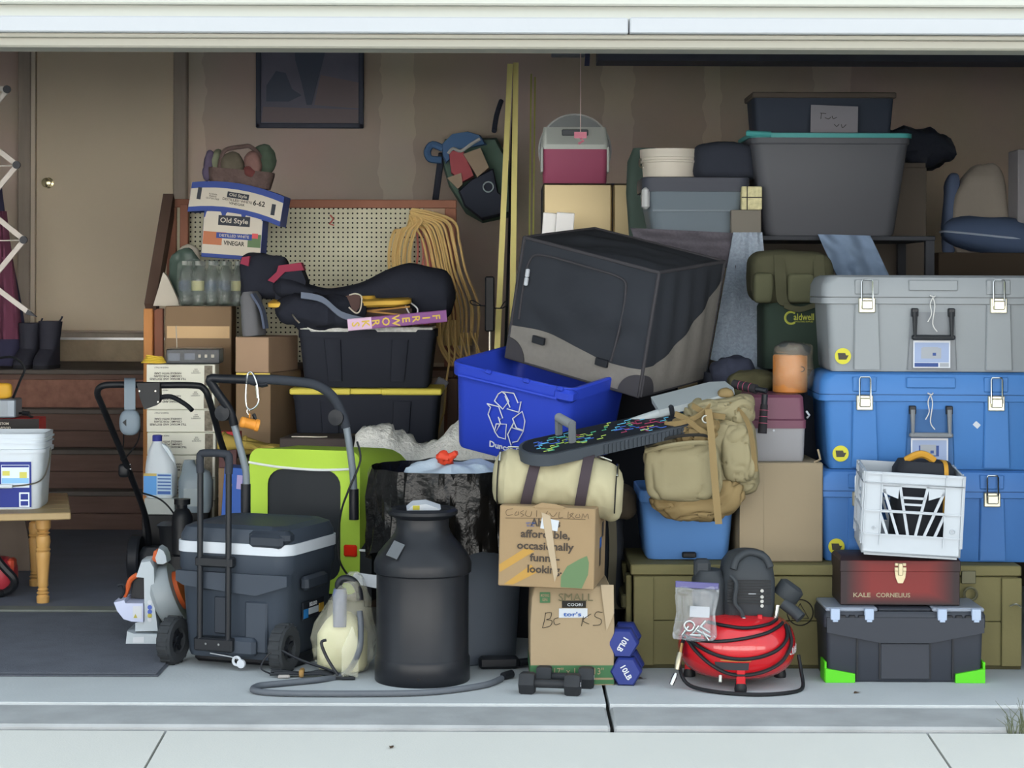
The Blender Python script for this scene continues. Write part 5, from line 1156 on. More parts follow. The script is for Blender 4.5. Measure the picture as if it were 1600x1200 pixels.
def bar_handle(x, y0, y1, h, m):
    o = MB().tube([(x, y0, h), (x, y1, h)], .016, 14).build('grip', m, bd)
    for yy_ in (y0, y1): MB().box(x - .014, x + .014, yy_ - .008, yy_ + .008, .018, h + .014, b=.006).build('grip_bracket', mk('bracket_grey', '#6c7176', .45, rough=.6), bd)
bar_handle(-.21, -.03, .06, .085, gh_)
pd = thing('seat_pad', 'flat light grey pad on black brackets at the end of the black board', 'pad', W(1078, 624, .52), (R(14), R(-13), R(8)))
sp_m = mk('pad_grey', '#a9b1b3', .6, rough=.6)
MB().prism([(-.13, -.07), (.11, -.075), (.155, -.03), (.15, .06), (.1, .09), (-.12, .08)], -.010, .014, axis='z').build('pad', sp_m, pd)
MB().tube([(-.235, -.05, -.012), (-.09, -.055, -.002)], [.013, .018], 12).build('padded_grip', sp_m, pd)
MB().box(-.095, -.078, -.08, -.06, -.075, .022, b=.005).build('bracket', blackp, pd); MB().box(-.235, -.225, -.06, -.04, -.09, -.005, b=.004).build('bracket', blackp, pd)

# ---------------------------------------------------------------- blue recycling bin
rbm = mk('bin_blue', '#2d45bb', .85, rough=.42, k=1.0)
bn_ = thing('recycling_bin', 'bright blue recycling bin with white arrows, tilted under the black soft crate', 'recycling bin', (.102, .951, .878), (R(7), R(10), R(-31))); bn_.scale = (1.09, 1.06, 1.06)
w0, d0, h0 = .487, .45, .305
MB().rl([(-h0/2, w0*.84, d0*.84, .04), (-h0/2 + .012, w0*.87, d0*.87, .05), (h0/2 - .045, w0*.95, d0*.95, .055), (h0/2 - .045, w0*.99, d0*.99, .055), (h0/2 - .006, w0, d0, .055), (h0/2, w0 - .01, d0 - .01, .05), (h0/2 - .002, w0 - .035, d0 - .035, .04), (-h0/2 + .02, w0*.82, d0*.82, .04)], k=6).build('body', rbm, bn_)
MB().tube([(-w0/2 + .05, -d0/2 - .004, h0/2 - .04), (w0/2 - .05, -d0/2 - .004, h0/2 - .04)], .006, 8).build('rim_ridge', rbm, bn_)
for x in (-.08, .07, .2): MB().box(x - .012, x + .012, -d0/2 - .008, -d0/2 + .006, h0/2 - .012, h0/2 + .004, b=.004).build('rim_notch', rbm, bn_)
MB().box(w0/2 - .07, w0/2 + .004, -d0/2 - .006, -d0/2 + .05, h0/2 - .05, h0/2 - .004, b=.012).build('corner_grip', rbm, bn_)
lines = [[(398, 368), (415, 330), (432, 318), (448, 330), (468, 368), (440, 410), (398, 368)], [(432, 318), (490, 325), (512, 375), (527, 368), (518, 425), (460, 408), (475, 400), (448, 340)], [(362, 383), (420, 398), (442, 458), (428, 466), (420, 452), (432, 488), (410, 538), (370, 440), (380, 402), (362, 383)], [(412, 490), (462, 490), (460, 570), (425, 560), (405, 530), (412, 490)], [(490, 460), (535, 420), (550, 470), (545, 520), (510, 508), (490, 460)], [(497, 480), (490, 508), (545, 525), (520, 580), (497, 586), (490, 605), (470, 545), (497, 480)]]
TA = Matrix.Rotation(R(4.5), 4, 'X')
cosr = math.cos(R(12)); sinr = math.sin(R(12))
for s_ in lines:
    pts = []
    for qx, qy in s_:
        du, dv2 = (qx - 458) / 4, (qy - 462) / 4
        u = du / .84 * 1.16; v = -(dv2 - du * .24) * 1.16
        pts.append((u * S(.8) - .003, -d0/2 * .93 - .003, v * S(.8) * 1.0 + .012))
    MB().tube(pts, .0022, 5, M=TA).build('printed_arrow', whiteink, bn_)
lettering(bn_, 'Duncan Disposal', (.04, -d0/2*.93 + .0, -.094), .022, whiteink, width=.21, bold=.03, M=TA)
rbox('storage_cube', 'dark fabric storage cube under the recycling bin', 'box', (.12, 1.03), .34, .3, 0, .60, -10, dark_cube)
bks = thing('book', 'small book with a patterned cover leaning under the exercise board', 'book', W(910, 728, .5), (0, R(6), R(-4)))
MB().box(-.045, .05, 0, .03, -.02, .06, b=.002).build('cover', mk('book_dark', '#3a2f3c', .5), bks)
for i, hx in enumerate(('#c98a7a', '#4a7f7c', '#a3a06a', '#8c8c8c')):
    patch(bks, 'printed_square', [(-.042 + i*.023, -.022 + i*.023, .0, .05, 0)], [mk('book_%d' % i, hx, .5)], -.0005)

# ---------------------------------------------------------------- soft-sided pet crate
cr_m = mk('crate_fabric', '#32363d', 1.0, rough=.9, bump=(6, .9), var=(5, .12), k=.8); cr_g = mk('crate_grey', '#77746f', 1.0, rough=.9, var=(60, .12)); cr_d = mk('crate_patch', '#3b3a3e', 1.0, rough=.85)
sc_ = thing('pet_crate', 'large black soft-sided pet crate with grey waves, tipped onto the blue bin', 'pet crate', (.395, 1.099, 1.244), (R(5.3), R(13.1), R(-32)))
w0, d0, h0 = .585, .515, .465
n = 40; faces = []
mb = MB()
def soft(u, v, wv, hv):
    ed = min(u, 1-u, v, 1-v)
    if abs(wv - 3.7) < .01: return .012*math.sin(math.pi*u)*math.sin(math.pi*v) + .007 * math.sin(u*26 + v*2.5) * min(1, ed*6) * (.3 + .7*v)
    return .016 * math.sin(math.pi*u) * math.sin(math.pi*v) + (.012 * noise.noise(Vector((u*5 + wv, v*4, hv))) + .006 * math.sin(u*5 - v*13 + 2*noise.noise(Vector((u*3, v*3, wv))))) * min(1, ed * 6)
def panel(o_, du, dv3, nn, seed):
    vs = []; fs = []
    for i in range(n + 1):
        for j in range(n + 1):
            u, v = i/n, j/n; vs.append(Vector(o_) + Vector(du)*u + Vector(dv3)*v + Vector(nn) * soft(u, v, seed, seed))
    for i in range(n):
        for j in range(n): fs.append([i*(n+1)+j, (i+1)*(n+1)+j, (i+1)*(n+1)+j+1, i*(n+1)+j+1])
    return vs, fs
hw_, hd_, hh_ = w0/2, d0/2, h0/2
for k_, args in enumerate((((-hw_, -hd_, -hh_), (w0, 0, 0), (0, 0, h0), (0, -1, 0)), ((hw_, -hd_, -hh_), (0, d0, 0), (0, 0, h0), (1, 0, 0)), ((hw_, hd_, -hh_), (-w0, 0, 0), (0, 0, h0), (0, 1, 0)), ((-hw_, hd_, -hh_), (0, -d0, 0), (0, 0, h0), (-1, 0, 0)), ((-hw_, -hd_, hh_), (w0, 0, 0), (0, d0, 0), (0, 0, 1)), ((-hw_, hd_, -hh_), (w0, 0, 0), (0, -d0, 0), (0, 0, -1)))):
    vs, fs = panel(*args, k_ * 3.7); mb.add(vs, fs)
mb.build('shell', cr_m, sc_)
ro = rrect(w0, h0, .02, 3)
for pts in ([(-hw_, -hd_), (hw_, -hd_), (hw_, hd_), (-hw_, hd_)],):
    for z_ in (hh_, -hh_): MB().tube([(x, y, z_) for x, y in pts], .007, 8, closed=True).build('edge_piping', cr_d, sc_)
for x, y in ((-hw_, -hd_), (hw_, -hd_), (hw_, hd_)): MB().tube([(x, y, -hh_), (x, y, hh_)], .007, 8).build('edge_piping', cr_d, sc_)
def wave(f, n_=24): return [(i / n_, f(i / n_)) for i in range(n_ + 1)]
def wf_(u): return .29 - .06 * math.sin(u * 3.2) * (u > .0) + .06 * math.sin((u - .25) * 5.5) * .8 - .05 * u
fw_ = wave(lambda u: .27 + .035 * math.cos(u * 6.0 - 1.6) - .04 * u)
mb = MB(); rings = []
for u, v in fw_:
    q = []
    for j in range(7):
        vv = v * j / 6; off = soft(u, vv, 0, 0) + .004; q.append((-hw_ + u*w0, -hd_ - off, -hh_ + vv*h0))
    rings.append(q)
mb.loft(rings, closed=False).build('grey_wave', cr_g, sc_)
fs_ = wave(lambda u: .235 + .0 * u + .62 * (max(0, u - .12) / .88) ** 1.25)
mb = MB(); rings = []
for u, v in fs_:
    q = []
    for j in range(15):
        vv = v * j / 14; off = soft(u, vv, 3.7, 3.7) + .004; q.append((hw_ + off, -hd_ + u*d0, -hh_ + vv*h0))
    rings.append(q)
mb.loft(rings, closed=False).build('grey_wave', cr_g, sc_)
# dark corner reinforcement and tabs
def corner(x, face):
    pts = [(0, 0)] + [(.085*math.cos(R(a)), .08*math.sin(R(a))) for a in range(0, 91, 10)]
    mb = MB()
    if face == 'l': mb.prism([(-hw_ + p, -hh_ + q) for p, q in pts], -hd_ - .013, -hd_ - .002)
    if face == 'f': mb.prism([(hw_ - p, -hh_ + q) for p, q in pts][::-1], -hd_ - .013, -hd_ - .002)
    if face == 's': mb.prism([(-hd_ + p, -hh_ + q) for p, q in pts], hw_ + .013, hw_ + .002, axis='x')
    mb.build('corner_patch', cr_d, sc_)
corner(0, 'l'); corner(0, 'f'); corner(0, 's')
for u, v in ((.24, .22), (.72, .19)):
    x, z_ = -hw_ + u*w0, -hh_ + v*h0; MB().box(x - .026, x + .026, -hd_ - .026, -hd_ - .012, z_ - .014, z_ + .014, b=.002).build('tab', blackp, sc_)
zz = [(.06, .34), (.05, .6), (.07, .82), (.16, .9), (.5, .9), (.75, .88), (.80, .78), (.80, .5), (.78, .22)]
MB().tube([(-hw_ + u*w0, -hd_ - soft(u, v, 0, 0) - .003, -hh_ + v*h0) for u, v in zz], .0045, 6, smooth=5).build('door_zip', cr_d, sc_)
for v in (.66, .73):
    MB().box(-hw_ + .078*w0 - .007, -hw_ + .078*w0 + .007, -hd_ - .022, -hd_ - .008, -hh_ + v*h0 - .016, -hh_ + v*h0 + .016, b=.003).build('zip_pull', whitep, sc_)
rbox('storage_cube', 'tall dark fabric storage cube behind the blue bin carrying the pet crate', 'box', (.50, 1.27), .28, .3, 0, .93, -6, dark_cube)

# ---------------------------------------------------------------- dark shoulder bag hanging between the stacks
sbm = mk('nylon_dark', '#2e323a', .7, rough=.8, bump=(8, .6)); 
sh = thing('shoulder_bag', 'dark nylon shoulder bag with a hanging strap left of the blue lidded tote', 'bag', (Xp(951, .72), .74, 0))
MB().sq((.105, .25, .62), (.6, .7), 28, 26, c=(.0, .05, .32), amp=.03, freq=5, seed=21).build('body', sbm, sh)
MB().ribbon([(.0, -.08, .62), (.01, -.11, .5), (.015, -.1, .38), (.01, -.1, .24), (.02, -.1, .185), (.06, -.09, .175), (.1, -.05, .17)], (.8, .3, 0), .03, .004, smooth=5).build('strap', mk('strap_olive', '#5a5648', .6, rough=.85), sh)
MB().sq((.10, .12, .12), (.8, .8), 20, 14, c=(.05, -.05, .56), amp=.02, freq=8, seed=4).build('side_pouch', mk('pouch_brown', '#4b4236', .6, rough=.85), sh)

# ---------------------------------------------------------------- dumbbells
def hexp(r, a0=0): return [(r*math.cos(R(60*i + a0)), r*math.sin(R(60*i + a0))) for i in range(6)]
def dumbbell(name, label, loc_, rz, r, L, hl_, m, a0, txt, grp, tm, troll=0):
    T = thing(name, label, 'dumbbell', loc_, (0, 0, rz), grp)
    for s in (-1, 1):
        y0, y1 = (-L/2, -L/2 + hl_) if s < 0 else (L/2 - hl_, L/2)
        b = .008; rings = [[(x*k, y, z*k + r*.866) for x, z in hexp(r, a0)] for y, k in ((y0, .88), (y0 + b, 1), (y1 - b, 1), (y1, .88))]
        MB().loft([q[::-1] for q in rings][::-1] if False else rings).build('head', m, T)
    MB().tube([(0, -L/2 + hl_*.8, r*.866), (0, L/2 - hl_*.8, r*.866)], r*.36, 12).build('bar', m, T)
    lettering(T, txt, (0, -L/2 - .0008, r*.866), r*.36, tm, roll=troll, bold=.03)
    return T
navyv = mk('vinyl_blue', '#30408e', .15, rough=.5); blkv = mk('vinyl_black', '#33363a', .0, rough=.6)
p1 = floor_pt(985, 1072, 0); p1.y += .09
dumbbell('dumbbell', 'blue hexagonal dumbbell marked 10LB, lower of the pair on the floor', p1, R(-7), .053, .18, .06, navyv, 0, '10LB', 'blue dumbbells', whiteink, R(60))
p2 = Vector((p1.x - .010, p1.y + .01, .0925))
dumbbell('dumbbell', 'blue hexagonal dumbbell marked 10LB, upper of the pair', p2, R(-7), .053, .18, .06, navyv, 0, '10LB', 'blue dumbbells', whiteink, R(120))
q1 = floor_pt(862, 1088, 0); q1.y += .035
dumbbell('dumbbell', 'black hexagonal dumbbell in front of the other black one', q1, R(80), .039, .20, .05, blkv, 0, '5', 'black dumbbells', whiteink, 0)
q2 = floor_pt(886, 1079, 0); q2.y += .055
dumbbell('dumbbell', 'black hexagonal dumbbell against the SMALL box', q2, R(84), .039, .19, .05, blkv, 0, '5', 'black dumbbells', whiteink, 0)
# ---------------------------------------------------------------- back of the middle: poles, hung bag, fridge
pine = mk('pale_pine', '#d0a069', 3, k=.8, rough=.6, var=(8, .12), stretch=(1, 1, .2))
def leaning(name, label, top, mid, w, t, m, grp=None):
    a, b_ = W(*top), W(*mid); d_ = b_ - a; k = -a.z / d_.z; end = a + d_ * k; end.z = max(.004, 0)
    T = thing(name, label, 'pole', end, (0, 0, 0), grp)
    MB().ribbon([Vector((0, 0, .012)), a - end], (1, 0, 0), w, t).build('pole', m, T); return T
leaning('wooden_pole', 'long pale wooden pole, left of the leaning pair', (797, 102, 3.75), (777, 545, 3.1), .028, .03, pine, 'pale wooden poles')
leaning('wooden_pole', 'long pale wooden pole, right of the leaning pair', (806, 100, 3.78), (800, 545, 3.12), .028, .03, pine, 'pale wooden poles')
leaning('metal_rod', 'thin black rod leaning between the two pale wooden poles', (803, 140, 3.86), (790, 545, 3.2), .014, .014, blackm)
gold = mk('brass_rod', '#b59a5a', 3, rough=.3, metal=.6)
for i, (px, lab) in enumerate(((828, 'thin brass rod, left of the pair beside the pale poles'), (834, 'thin brass rod, right of the pair beside the pale poles'))):
    T = leaning('brass_rod', lab, (px + 2, 116 + 5 * i, 3.9), (px, 300, 3.6), .008, .008, gold, 'brass rods')
T = thing('bar_clamp', 'black bar clamp with a wire hook standing by the pale poles', 'clamp', (Xp(766, 3.0), 3.0, 0))
MB().box(-.025, .02, -.02, .02, Zp(518, 3), Zp(432, 3), b=.006).build('grip', blackm, T); MB().tube([(.0, 0, .001), (0, 0, Zp(432, 3) - .01)], .007, 8).build('bar', steel, T)
wz = Zp(478, 3)
MB().tube([(-.02, -.02, wz), (-.08, -.02, wz + .005), (-.095, -.02, wz + .02), (-.08, -.02, wz + .025), (-.04, -.02, wz)], .003, 6, smooth=4).build('wire_hook', blackm, T)
MB().tube([(.02, -.02, wz - .01), (.06, -.02, wz - .01), (.08, -.02, wz + .01), (.07, -.02, wz + .02), (.05, -.02, wz - .01)], .003, 6, smooth=4).build('wire_hook', blackm, T)
# bag of toys hung on the wall
hb_ = thing('hanging_tote', 'stuffed blue and green tote bag hanging on the back wall by the poles', 'tote bag', W(735, 330, 5.6))
hbl = mk('tote_blue', '#38506e', 5, rough=.8, k=1.0); hgn = mk('tote_green', '#3e4f47', 5, rough=.8); hdk = mk('tote_dark', '#2c303a', 5, rough=.8, k=.8); hrd = mk('tote_red', '#7c3f44', 5, rough=.7); hbe = mk('tote_beige', '#75695a', 5, rough=.8)
ppx(hb_, 'green_panel', [(693, 215), (775, 213), (795, 250), (800, 335), (752, 345), (725, 330), (700, 290), (688, 250)], 5.5, 5.95, hgn, 5.5, taper=.08)
ppx(hb_, 'blue_panel', [(690, 245), (688, 225), (705, 208), (730, 204), (750, 210), (760, 225), (720, 232), (695, 255)], 5.42, 5.8, hbl, 5.42, taper=.08)
wtube(hb_, 'blue_handle', [(692, 232, 5.45), (676, 226, 5.45), (668, 236, 5.45), (672, 248, 5.45), (690, 250, 5.45)], .022, hbl, 8, 4)
ppx(hb_, 'red_print', [(700, 236), (722, 232), (735, 262), (740, 275), (722, 285), (704, 270)], 5.38, 5.5, hrd, 5.38, taper=.05)
ppx(hb_, 'beige_print', [(722, 240), (750, 230), (764, 262), (745, 278), (738, 265)], 5.36, 5.5, hbe, 5.36, taper=.05)
ppx(hb_, 'beige_print', [(698, 278), (720, 270), (722, 288), (715, 295)], 5.36, 5.5, hbe, 5.36)
ppx(hb_, 'dark_pocket', [(715, 298), (735, 280), (770, 262), (778, 300), (790, 310), (785, 335), (752, 343), (725, 322)], 5.36, 5.6, hdk, 5.36, taper=.08)
wtube(hb_, 'white_piping', [(700, 240, 5.37), (708, 232, 5.37), (720, 236, 5.36), (738, 224, 5.36), (750, 217, 5.36)], .010, mk('piping_grey', '#8d8a84', 5, rough=.7), 6, 4)
c = W(763, 292, 5.34); loc(hb_, MB().ring(c, .03, .005, 20, 6)).build('ring_print', mk('ring_pale', '#6f7a80', 5), hb_)
wtube(hb_, 'strap', [(690, 240, 5.5), (686, 270, 5.55), (682, 300, 5.6), (680, 315, 5.7)], .02, hdk, 8, 3); wtube(hb_, 'strap', [(772, 205, 5.6), (776, 180, 5.7), (783, 158, 5.8)], .016, hdk, 8, 3)
# refrigerator
fx0 = Xp(848, 3.2); fz_ = Zp(285, 3.2)
ss = mk('stainless', '#8c8064', 3, rough=.4, metal=.85, k=.42)  # warm tint puts the reflected outdoor glow into the steel colour
fg = thing('refrigerator', 'stainless two-door refrigerator behind the pet crate', 'refrigerator', (fx0 + .4, 3.2, 0))
MB().box(-.4, .4, .06, .72, .02, fz_, b=.006).build('cabinet', mk('fridge_dark', '#2c3038', 3, rough=.5), fg)
dsx = Xp(957, 3.2) - fx0 - .4
for a, b_ in ((-.4, dsx - .003), (dsx + .003, .4)):
    o = MB().box(a, b_, 0, .055, .04, fz_ - .004, b=.008).build('door', ss, fg)
    hx = dsx + (-.05 if a < -.1 else .05); MB().tube([(hx, -.03, .7), (hx, -.045, .75), (hx, -.045, 1.35), (hx, -.03, 1.4)], .012, 8).build('door_handle', ss, o)
for sx in (-.3, .3): MB().box(sx - .04, sx + .04, .1, .6, .0, .02).build('foot', blackm, fg)
# small lunch cooler
pm = thing('lunch_cooler', 'maroon lunch cooler with a grey lid on top of the refrigerator', 'cooler', (Xp(898, 3.3), 3.42, fz_))
mr = mk('cooler_maroon', '#6b3347', 3.2, rough=.5); gl = mk('cooler_lid_grey', '#828683', 3.2, rough=.5)
lw_, lh = Xp(952, 3.25) - Xp(846, 3.25), Zp(195, 3.25) - fz_
MB().rl([(.001, lw_*.92, .2, .02), (.01, lw_*.94, .21, .025), (lh*.66, lw_*.97, .22, .025)], k=4).build('body', mr, pm)
MB().rl([(lh*.6, lw_, .235, .03), (lh*.68, lw_, .235, .03), (lh*.95, lw_*.95, .10, .02), (lh, lw_*.93, .08, .02)], k=4).build('lid', gl, pm)
for s in (-1, 1): MB().box(s*lw_*.49 - .006, s*lw_*.49 + .006, -.115, .115, lh*.2, lh*.64, b=.004).build('side_arm', gl, pm)
MB().box(-.065, .065, -.085, -.04, lh*.84, lh*.95, b=.004).build('button_recess', mk('recess_dark', '#3a3d40', 3.2), pm)
RMR = .182
rm = thing('round_mirror', 'round mirror with a pale rim standing behind the lunch cooler', 'mirror', (Xp(898, 3.6), 3.66, fz_))
MB().lathe([(RMR - .004, 0), (RMR - .004, .01)], 40, M=Matrix.Translation((0, 0, RMR + .006)) @ Matrix.Rotation(R(90), 4, 'X')).build('glass', mk('mirror_dark', '#565a5c', 3.5, rough=.3), rm)
MB().ring((0, 0, RMR + .006), RMR, .006, 48, 6).build('rim', mk('rim_pale', '#858686', 3.5, rough=.4), rm)
pt_ = thing('pink_tag', 'bright pink tag on a long string hanging in front of the lunch cooler', 'tag', W(907, 210, 3.05))
MB().box(-.03, .03, -.002, .002, -.018, .012).build('tag', mk('tag_pink', '#b5606e', 3, rough=.6), pt_); MB().tube([(.0, 0, .012), (-.003, 0, 3.4 - W(907, 210, 3.05).z)], .0022, 5).build('string', mk('string_pink', '#a58a88', 3, rough=.8), pt_); MB().tube([(0, 0, -.018), (.015, 0, -.03), (-.01, 0, -.045)], .006, 5).build('bow', MATS['tag_pink'], pt_)
for i, (a, b_, lab) in enumerate(((841, 862, 'narrow white board standing in front of the refrigerator, left of two'), (862, 890, 'narrow white board standing in front of the refrigerator, right of two'))):
    T = thing('white_board', lab, 'board', (Xp((a+b_)/2, 2.75 - .04*i), 2.75 - .04*i, 0), (0, R(3.5), 0), 'white boards by the refrigerator')
    hh = Zp(333, 2.75); w_ = (b_ - a) * S(2.75); MB().box(-w_/2 - .08, w_/2 - .08, -.01, .01, .006, hh, b=.003).build('board', mk('board_white', '#c9c5b2', 2.7, rough=.6), T)

# ---------------------------------------------------------------- storage shelf and what it carries
SZ = Zp(367, 1.85)
shf = thing('storage_shelf', 'dark steel storage shelf carrying the large totes at the back right', 'shelf', (Xp(1220, 2.1), 2.1, 0))
sx0, sx1 = Xp(1000, 2.0) - shf.location.x, Xp(1446, 2.0) - shf.location.x
MB().box(sx0, sx1, -.3, .35, SZ - .02, SZ, b=.003).build('top_board', mk('shelf_dark', '#2d3036', 2, rough=.6), shf)
MB().box(sx0, sx1, -.2, .35, .85, .87, b=.003).build('lower_board', MATS['shelf_dark'], shf)
for x in (sx0 + .02, sx1 - .02):
    for y in (-.27, .33): MB().box(x - .018, x + .018, y - .018, y + .018, 0, SZ - .02).build('upright', MATS['shelf_dark'], shf)
def tote2(name, label, pxl, pxr, Y, z0, h, bm, lm, d=.42, r=.05, taper=.86):
    w = Xp(pxr, Y) - Xp(pxl, Y); T = thing(name, label, 'tote', (Xp((pxl+pxr)/2, Y), Y + d/2, z0))
    MB().rl([(.001, w*taper - .02, d*.86, r), (.012, w*taper, d*.88, r), (h - .05, w*.955, d*.96, r), (h - .045, w*.975, d*.98, r), (h - .02, w*.975, d*.98, r)], k=5).build('body', bm, T)
    MB().rl([(h - .022, w, d + .01, r), (h - .004, w, d + .01, r), (h, w*.97, d*.96, r), (h - .004, w*.9, d*.88, r)], k=5).build('lid', lm, T)
    return T, w
gt = mk('tote_slate', '#5f6a73', 1.9, rough=.5); dl_ = mk('lid_slate', '#3b3f4a', 1.9, rough=.5, k=.85)
T, w_ = tote2('storage_tote', 'slate grey lidded tote on the shelf beside the big dark tote', 1003, 1172, 1.83, SZ, Zp(275, 1.83) - SZ, gt, dl_, .4, .05, .8)
MB().rl([(Zp(275, 1.83) - SZ - .062, w_*1.0, .405, .05), (Zp(275, 1.83) - SZ - .02, w_*1.005, .412, .05)], k=5).build('lid_skirt', dl_, T)
MB().box(-w_*.40, w_*.40, -.197, -.19, .10, .108).build('body_ridge', gt, T); MB().box(-w_*.5, -w_*.43, -.203, -.12, .11, .2, b=.01).build('clip', mk('clip_white', '#9ca0a2', 1.9), T)
Z275 = Zp(275, 1.83)
wbk = thing('white_bucket', 'off-white bucket standing on the slate grey tote', 'bucket', (Xp(1048, 1.98), 2.06, Z275 - .002))
bh2 = Zp(231, 1.98) - Z275; br = (Xp(1097, 1.98) - Xp(1000, 1.98)) / 2 - .006
MB().lathe([(br*.86, 0), (br*.9, .004), (br*.95, bh2*.55), (br*1.0, bh2*.56), (br*1.0, bh2*.62), (br*.96, bh2*.64), (br*.97, bh2*.72), (br*1.01, bh2*.73), (br*1.02, bh2), (br*.95, bh2), (br*.88, bh2*.5)], 40).build('body', mk('bucket_cream', '#b4afa4', 2, rough=.4, k=.9), wbk)
MB().tube([(-br*1.0, 0, bh2*.7), (-br*1.05, -.05, bh2*.45), (-br*.95, -.11, bh2*.35)], .004, 6, smooth=4).build('handle', steel, wbk)
blk2 = mk('fabric_night', '#2a2e38', 2, rough=.9, k=.9, bump=(9, .5))
o = thing('black_bag', 'black fabric bag between the white bucket and the big dark tote', 'bag', (Xp(1140, 1.9), 2.02, Z275 - .004))
MB().sq((.30, .22, .16), (.45, .7), 30, 18, c=(0, 0, .075), amp=.02, freq=7, seed=8).build('body', blk2, o)
o = thing('green_bag', 'dark green bag behind the white bucket', 'bag', (Xp(1008, 2.3), 2.38, SZ))
MB().rl([(.0, .13, .1, .03), (.2, .16, .12, .04), (.34, .15, .12, .04), (.40, .10, .08, .03)], k=4).build('body', mk('bag_bottle_green', '#37443f', 2.3, rough=.8), o)
tq = mk('lid_teal', '#3f8a8a', 1.8, rough=.45); tk = mk('tote_charcoal', '#4a4c52', 1.8, rough=.5)
T, w_ = tote2('storage_tote', 'large charcoal tote with a teal lid on the shelf', 1170, 1427, 1.82, SZ, Zp(205, 1.82) - SZ, tk, tq, .46, .05, .80)
ZL = Zp(205, 1.82)
MB().tube([(-w_/2 + .0, -.2, Zp(205, 1.82) - SZ), (-w_/2 - .01, -.23, Zp(205, 1.82) - SZ - .006), (-w_/2 + .09, -.238, Zp(205, 1.82) - SZ - .01)], .012, 8).build('lid_handle', tq, T)
db = thing('dark_crate', 'dark box with a brown top edge and a paper sign on the teal lid', 'box', (Xp(1280, 2.1), 2.12, ZL))
dw_, dh_ = Xp(1393, 2.0) - Xp(1168, 2.0), Zp(143, 2.0) - ZL
MB().rl([(.001, dw_*.93, .26, .02), (dh_ - .02, dw_*.97, .28, .02)], k=3).build('body', mk('crate_navy', '#2c3340', 2, rough=.7, k=.9), db)
MB().box(-dw_/2, dw_/2, -.145, .145, dh_ - .025, dh_, b=.004).build('top_edge', mk('edge_brown', '#4a423c', 2, rough=.8), db)
sg = thing('paper_sign', 'handwritten white paper sign propped against the dark box', 'sign', (Xp(1303, 1.93), 1.94, ZL), (R(-8), R(2), 0))
MB().box(-.10, .10, 0, .003, .001, .125).build('paper', mk('paper_grey', '#74737a', 1.9, rough=.7), sg)
for s_ in ([(-.055, .09), (-.057, .065)], [(-.06, .09), (-.035, .089)], [(-.04, .072), (-.025, .066), (-.015, .075)], [(-.01, .08), (-.005, .068), (.01, .075)], [(.0, .045), (.01, .035), (.02, .045)], [(.03, .045), (.035, .03), (.05, .045)]):
    scrawl(sg, [s_], -.0005, ink_in, .0013, 'handwritten_letter')
wr = mk('cabinet_tan', '#5c554e', 2.5, rough=.7, k=.8)
T = thing('wardrobe_cabinet', 'tall plain tan cabinet behind the teal-lidded tote', 'cabinet', (Xp(1330, 2.6), 2.6, 0))
cx0, cx1 = Xp(1195, 2.6) - T.location.x, Xp(1446, 2.6) - T.location.x
MB().box(cx0, cx1, 0, .5, .0, Zp(252, 2.6), b=.003).build('carcass', wr, T)
MB().box(cx0, cx1 - .35, -.015, -.001, .05, Zp(260, 2.6), b=.002).build('door', wr, T); MB().box(cx1 - .345, cx1, -.015, -.001, .05, Zp(260, 2.6), b=.002).build('door', wr, T)
o = thing('black_sack', 'shiny black plastic sack on top of the tan cabinet', 'bin bag', (Xp(1405, 2.65), 2.85, Zp(252, 2.6)))
MB().sq((.50, .34, .2), (.8, .8), 36, 20, c=(.03, 0, .085), amp=.05, freq=7, seed=31).build('bag', mk('sack_dark', '#2e323c', 2.6, rough=.35, k=.8, bump=(14, .8)), o)
T = rbox('sample_box', 'small pale patterned box beside the big dark tote', 'box', (Xp(1178, 1.72), 1.80), .085, .05, Zp(326, 1.75), Zp(289, 1.75), 0, mk('sample_cream', '#b8b38c', 1.8, rough=.6, var=(60, .5)))
MB().box(-.043, .043, -.002, -.0005, .05, .054).build('divider', ink_in, T); MB().box(-.022, -.018, -.002, -.0005, 0, .098).build('divider', ink_in, T)
rbox('grey_carton', 'plain grey carton under the small patterned box', 'box', (Xp(1169, 1.72), 1.795), .125, .055, SZ, Zp(326, 1.75), 0, mk('carton_grey', '#6b6861', 1.8, rough=.8))
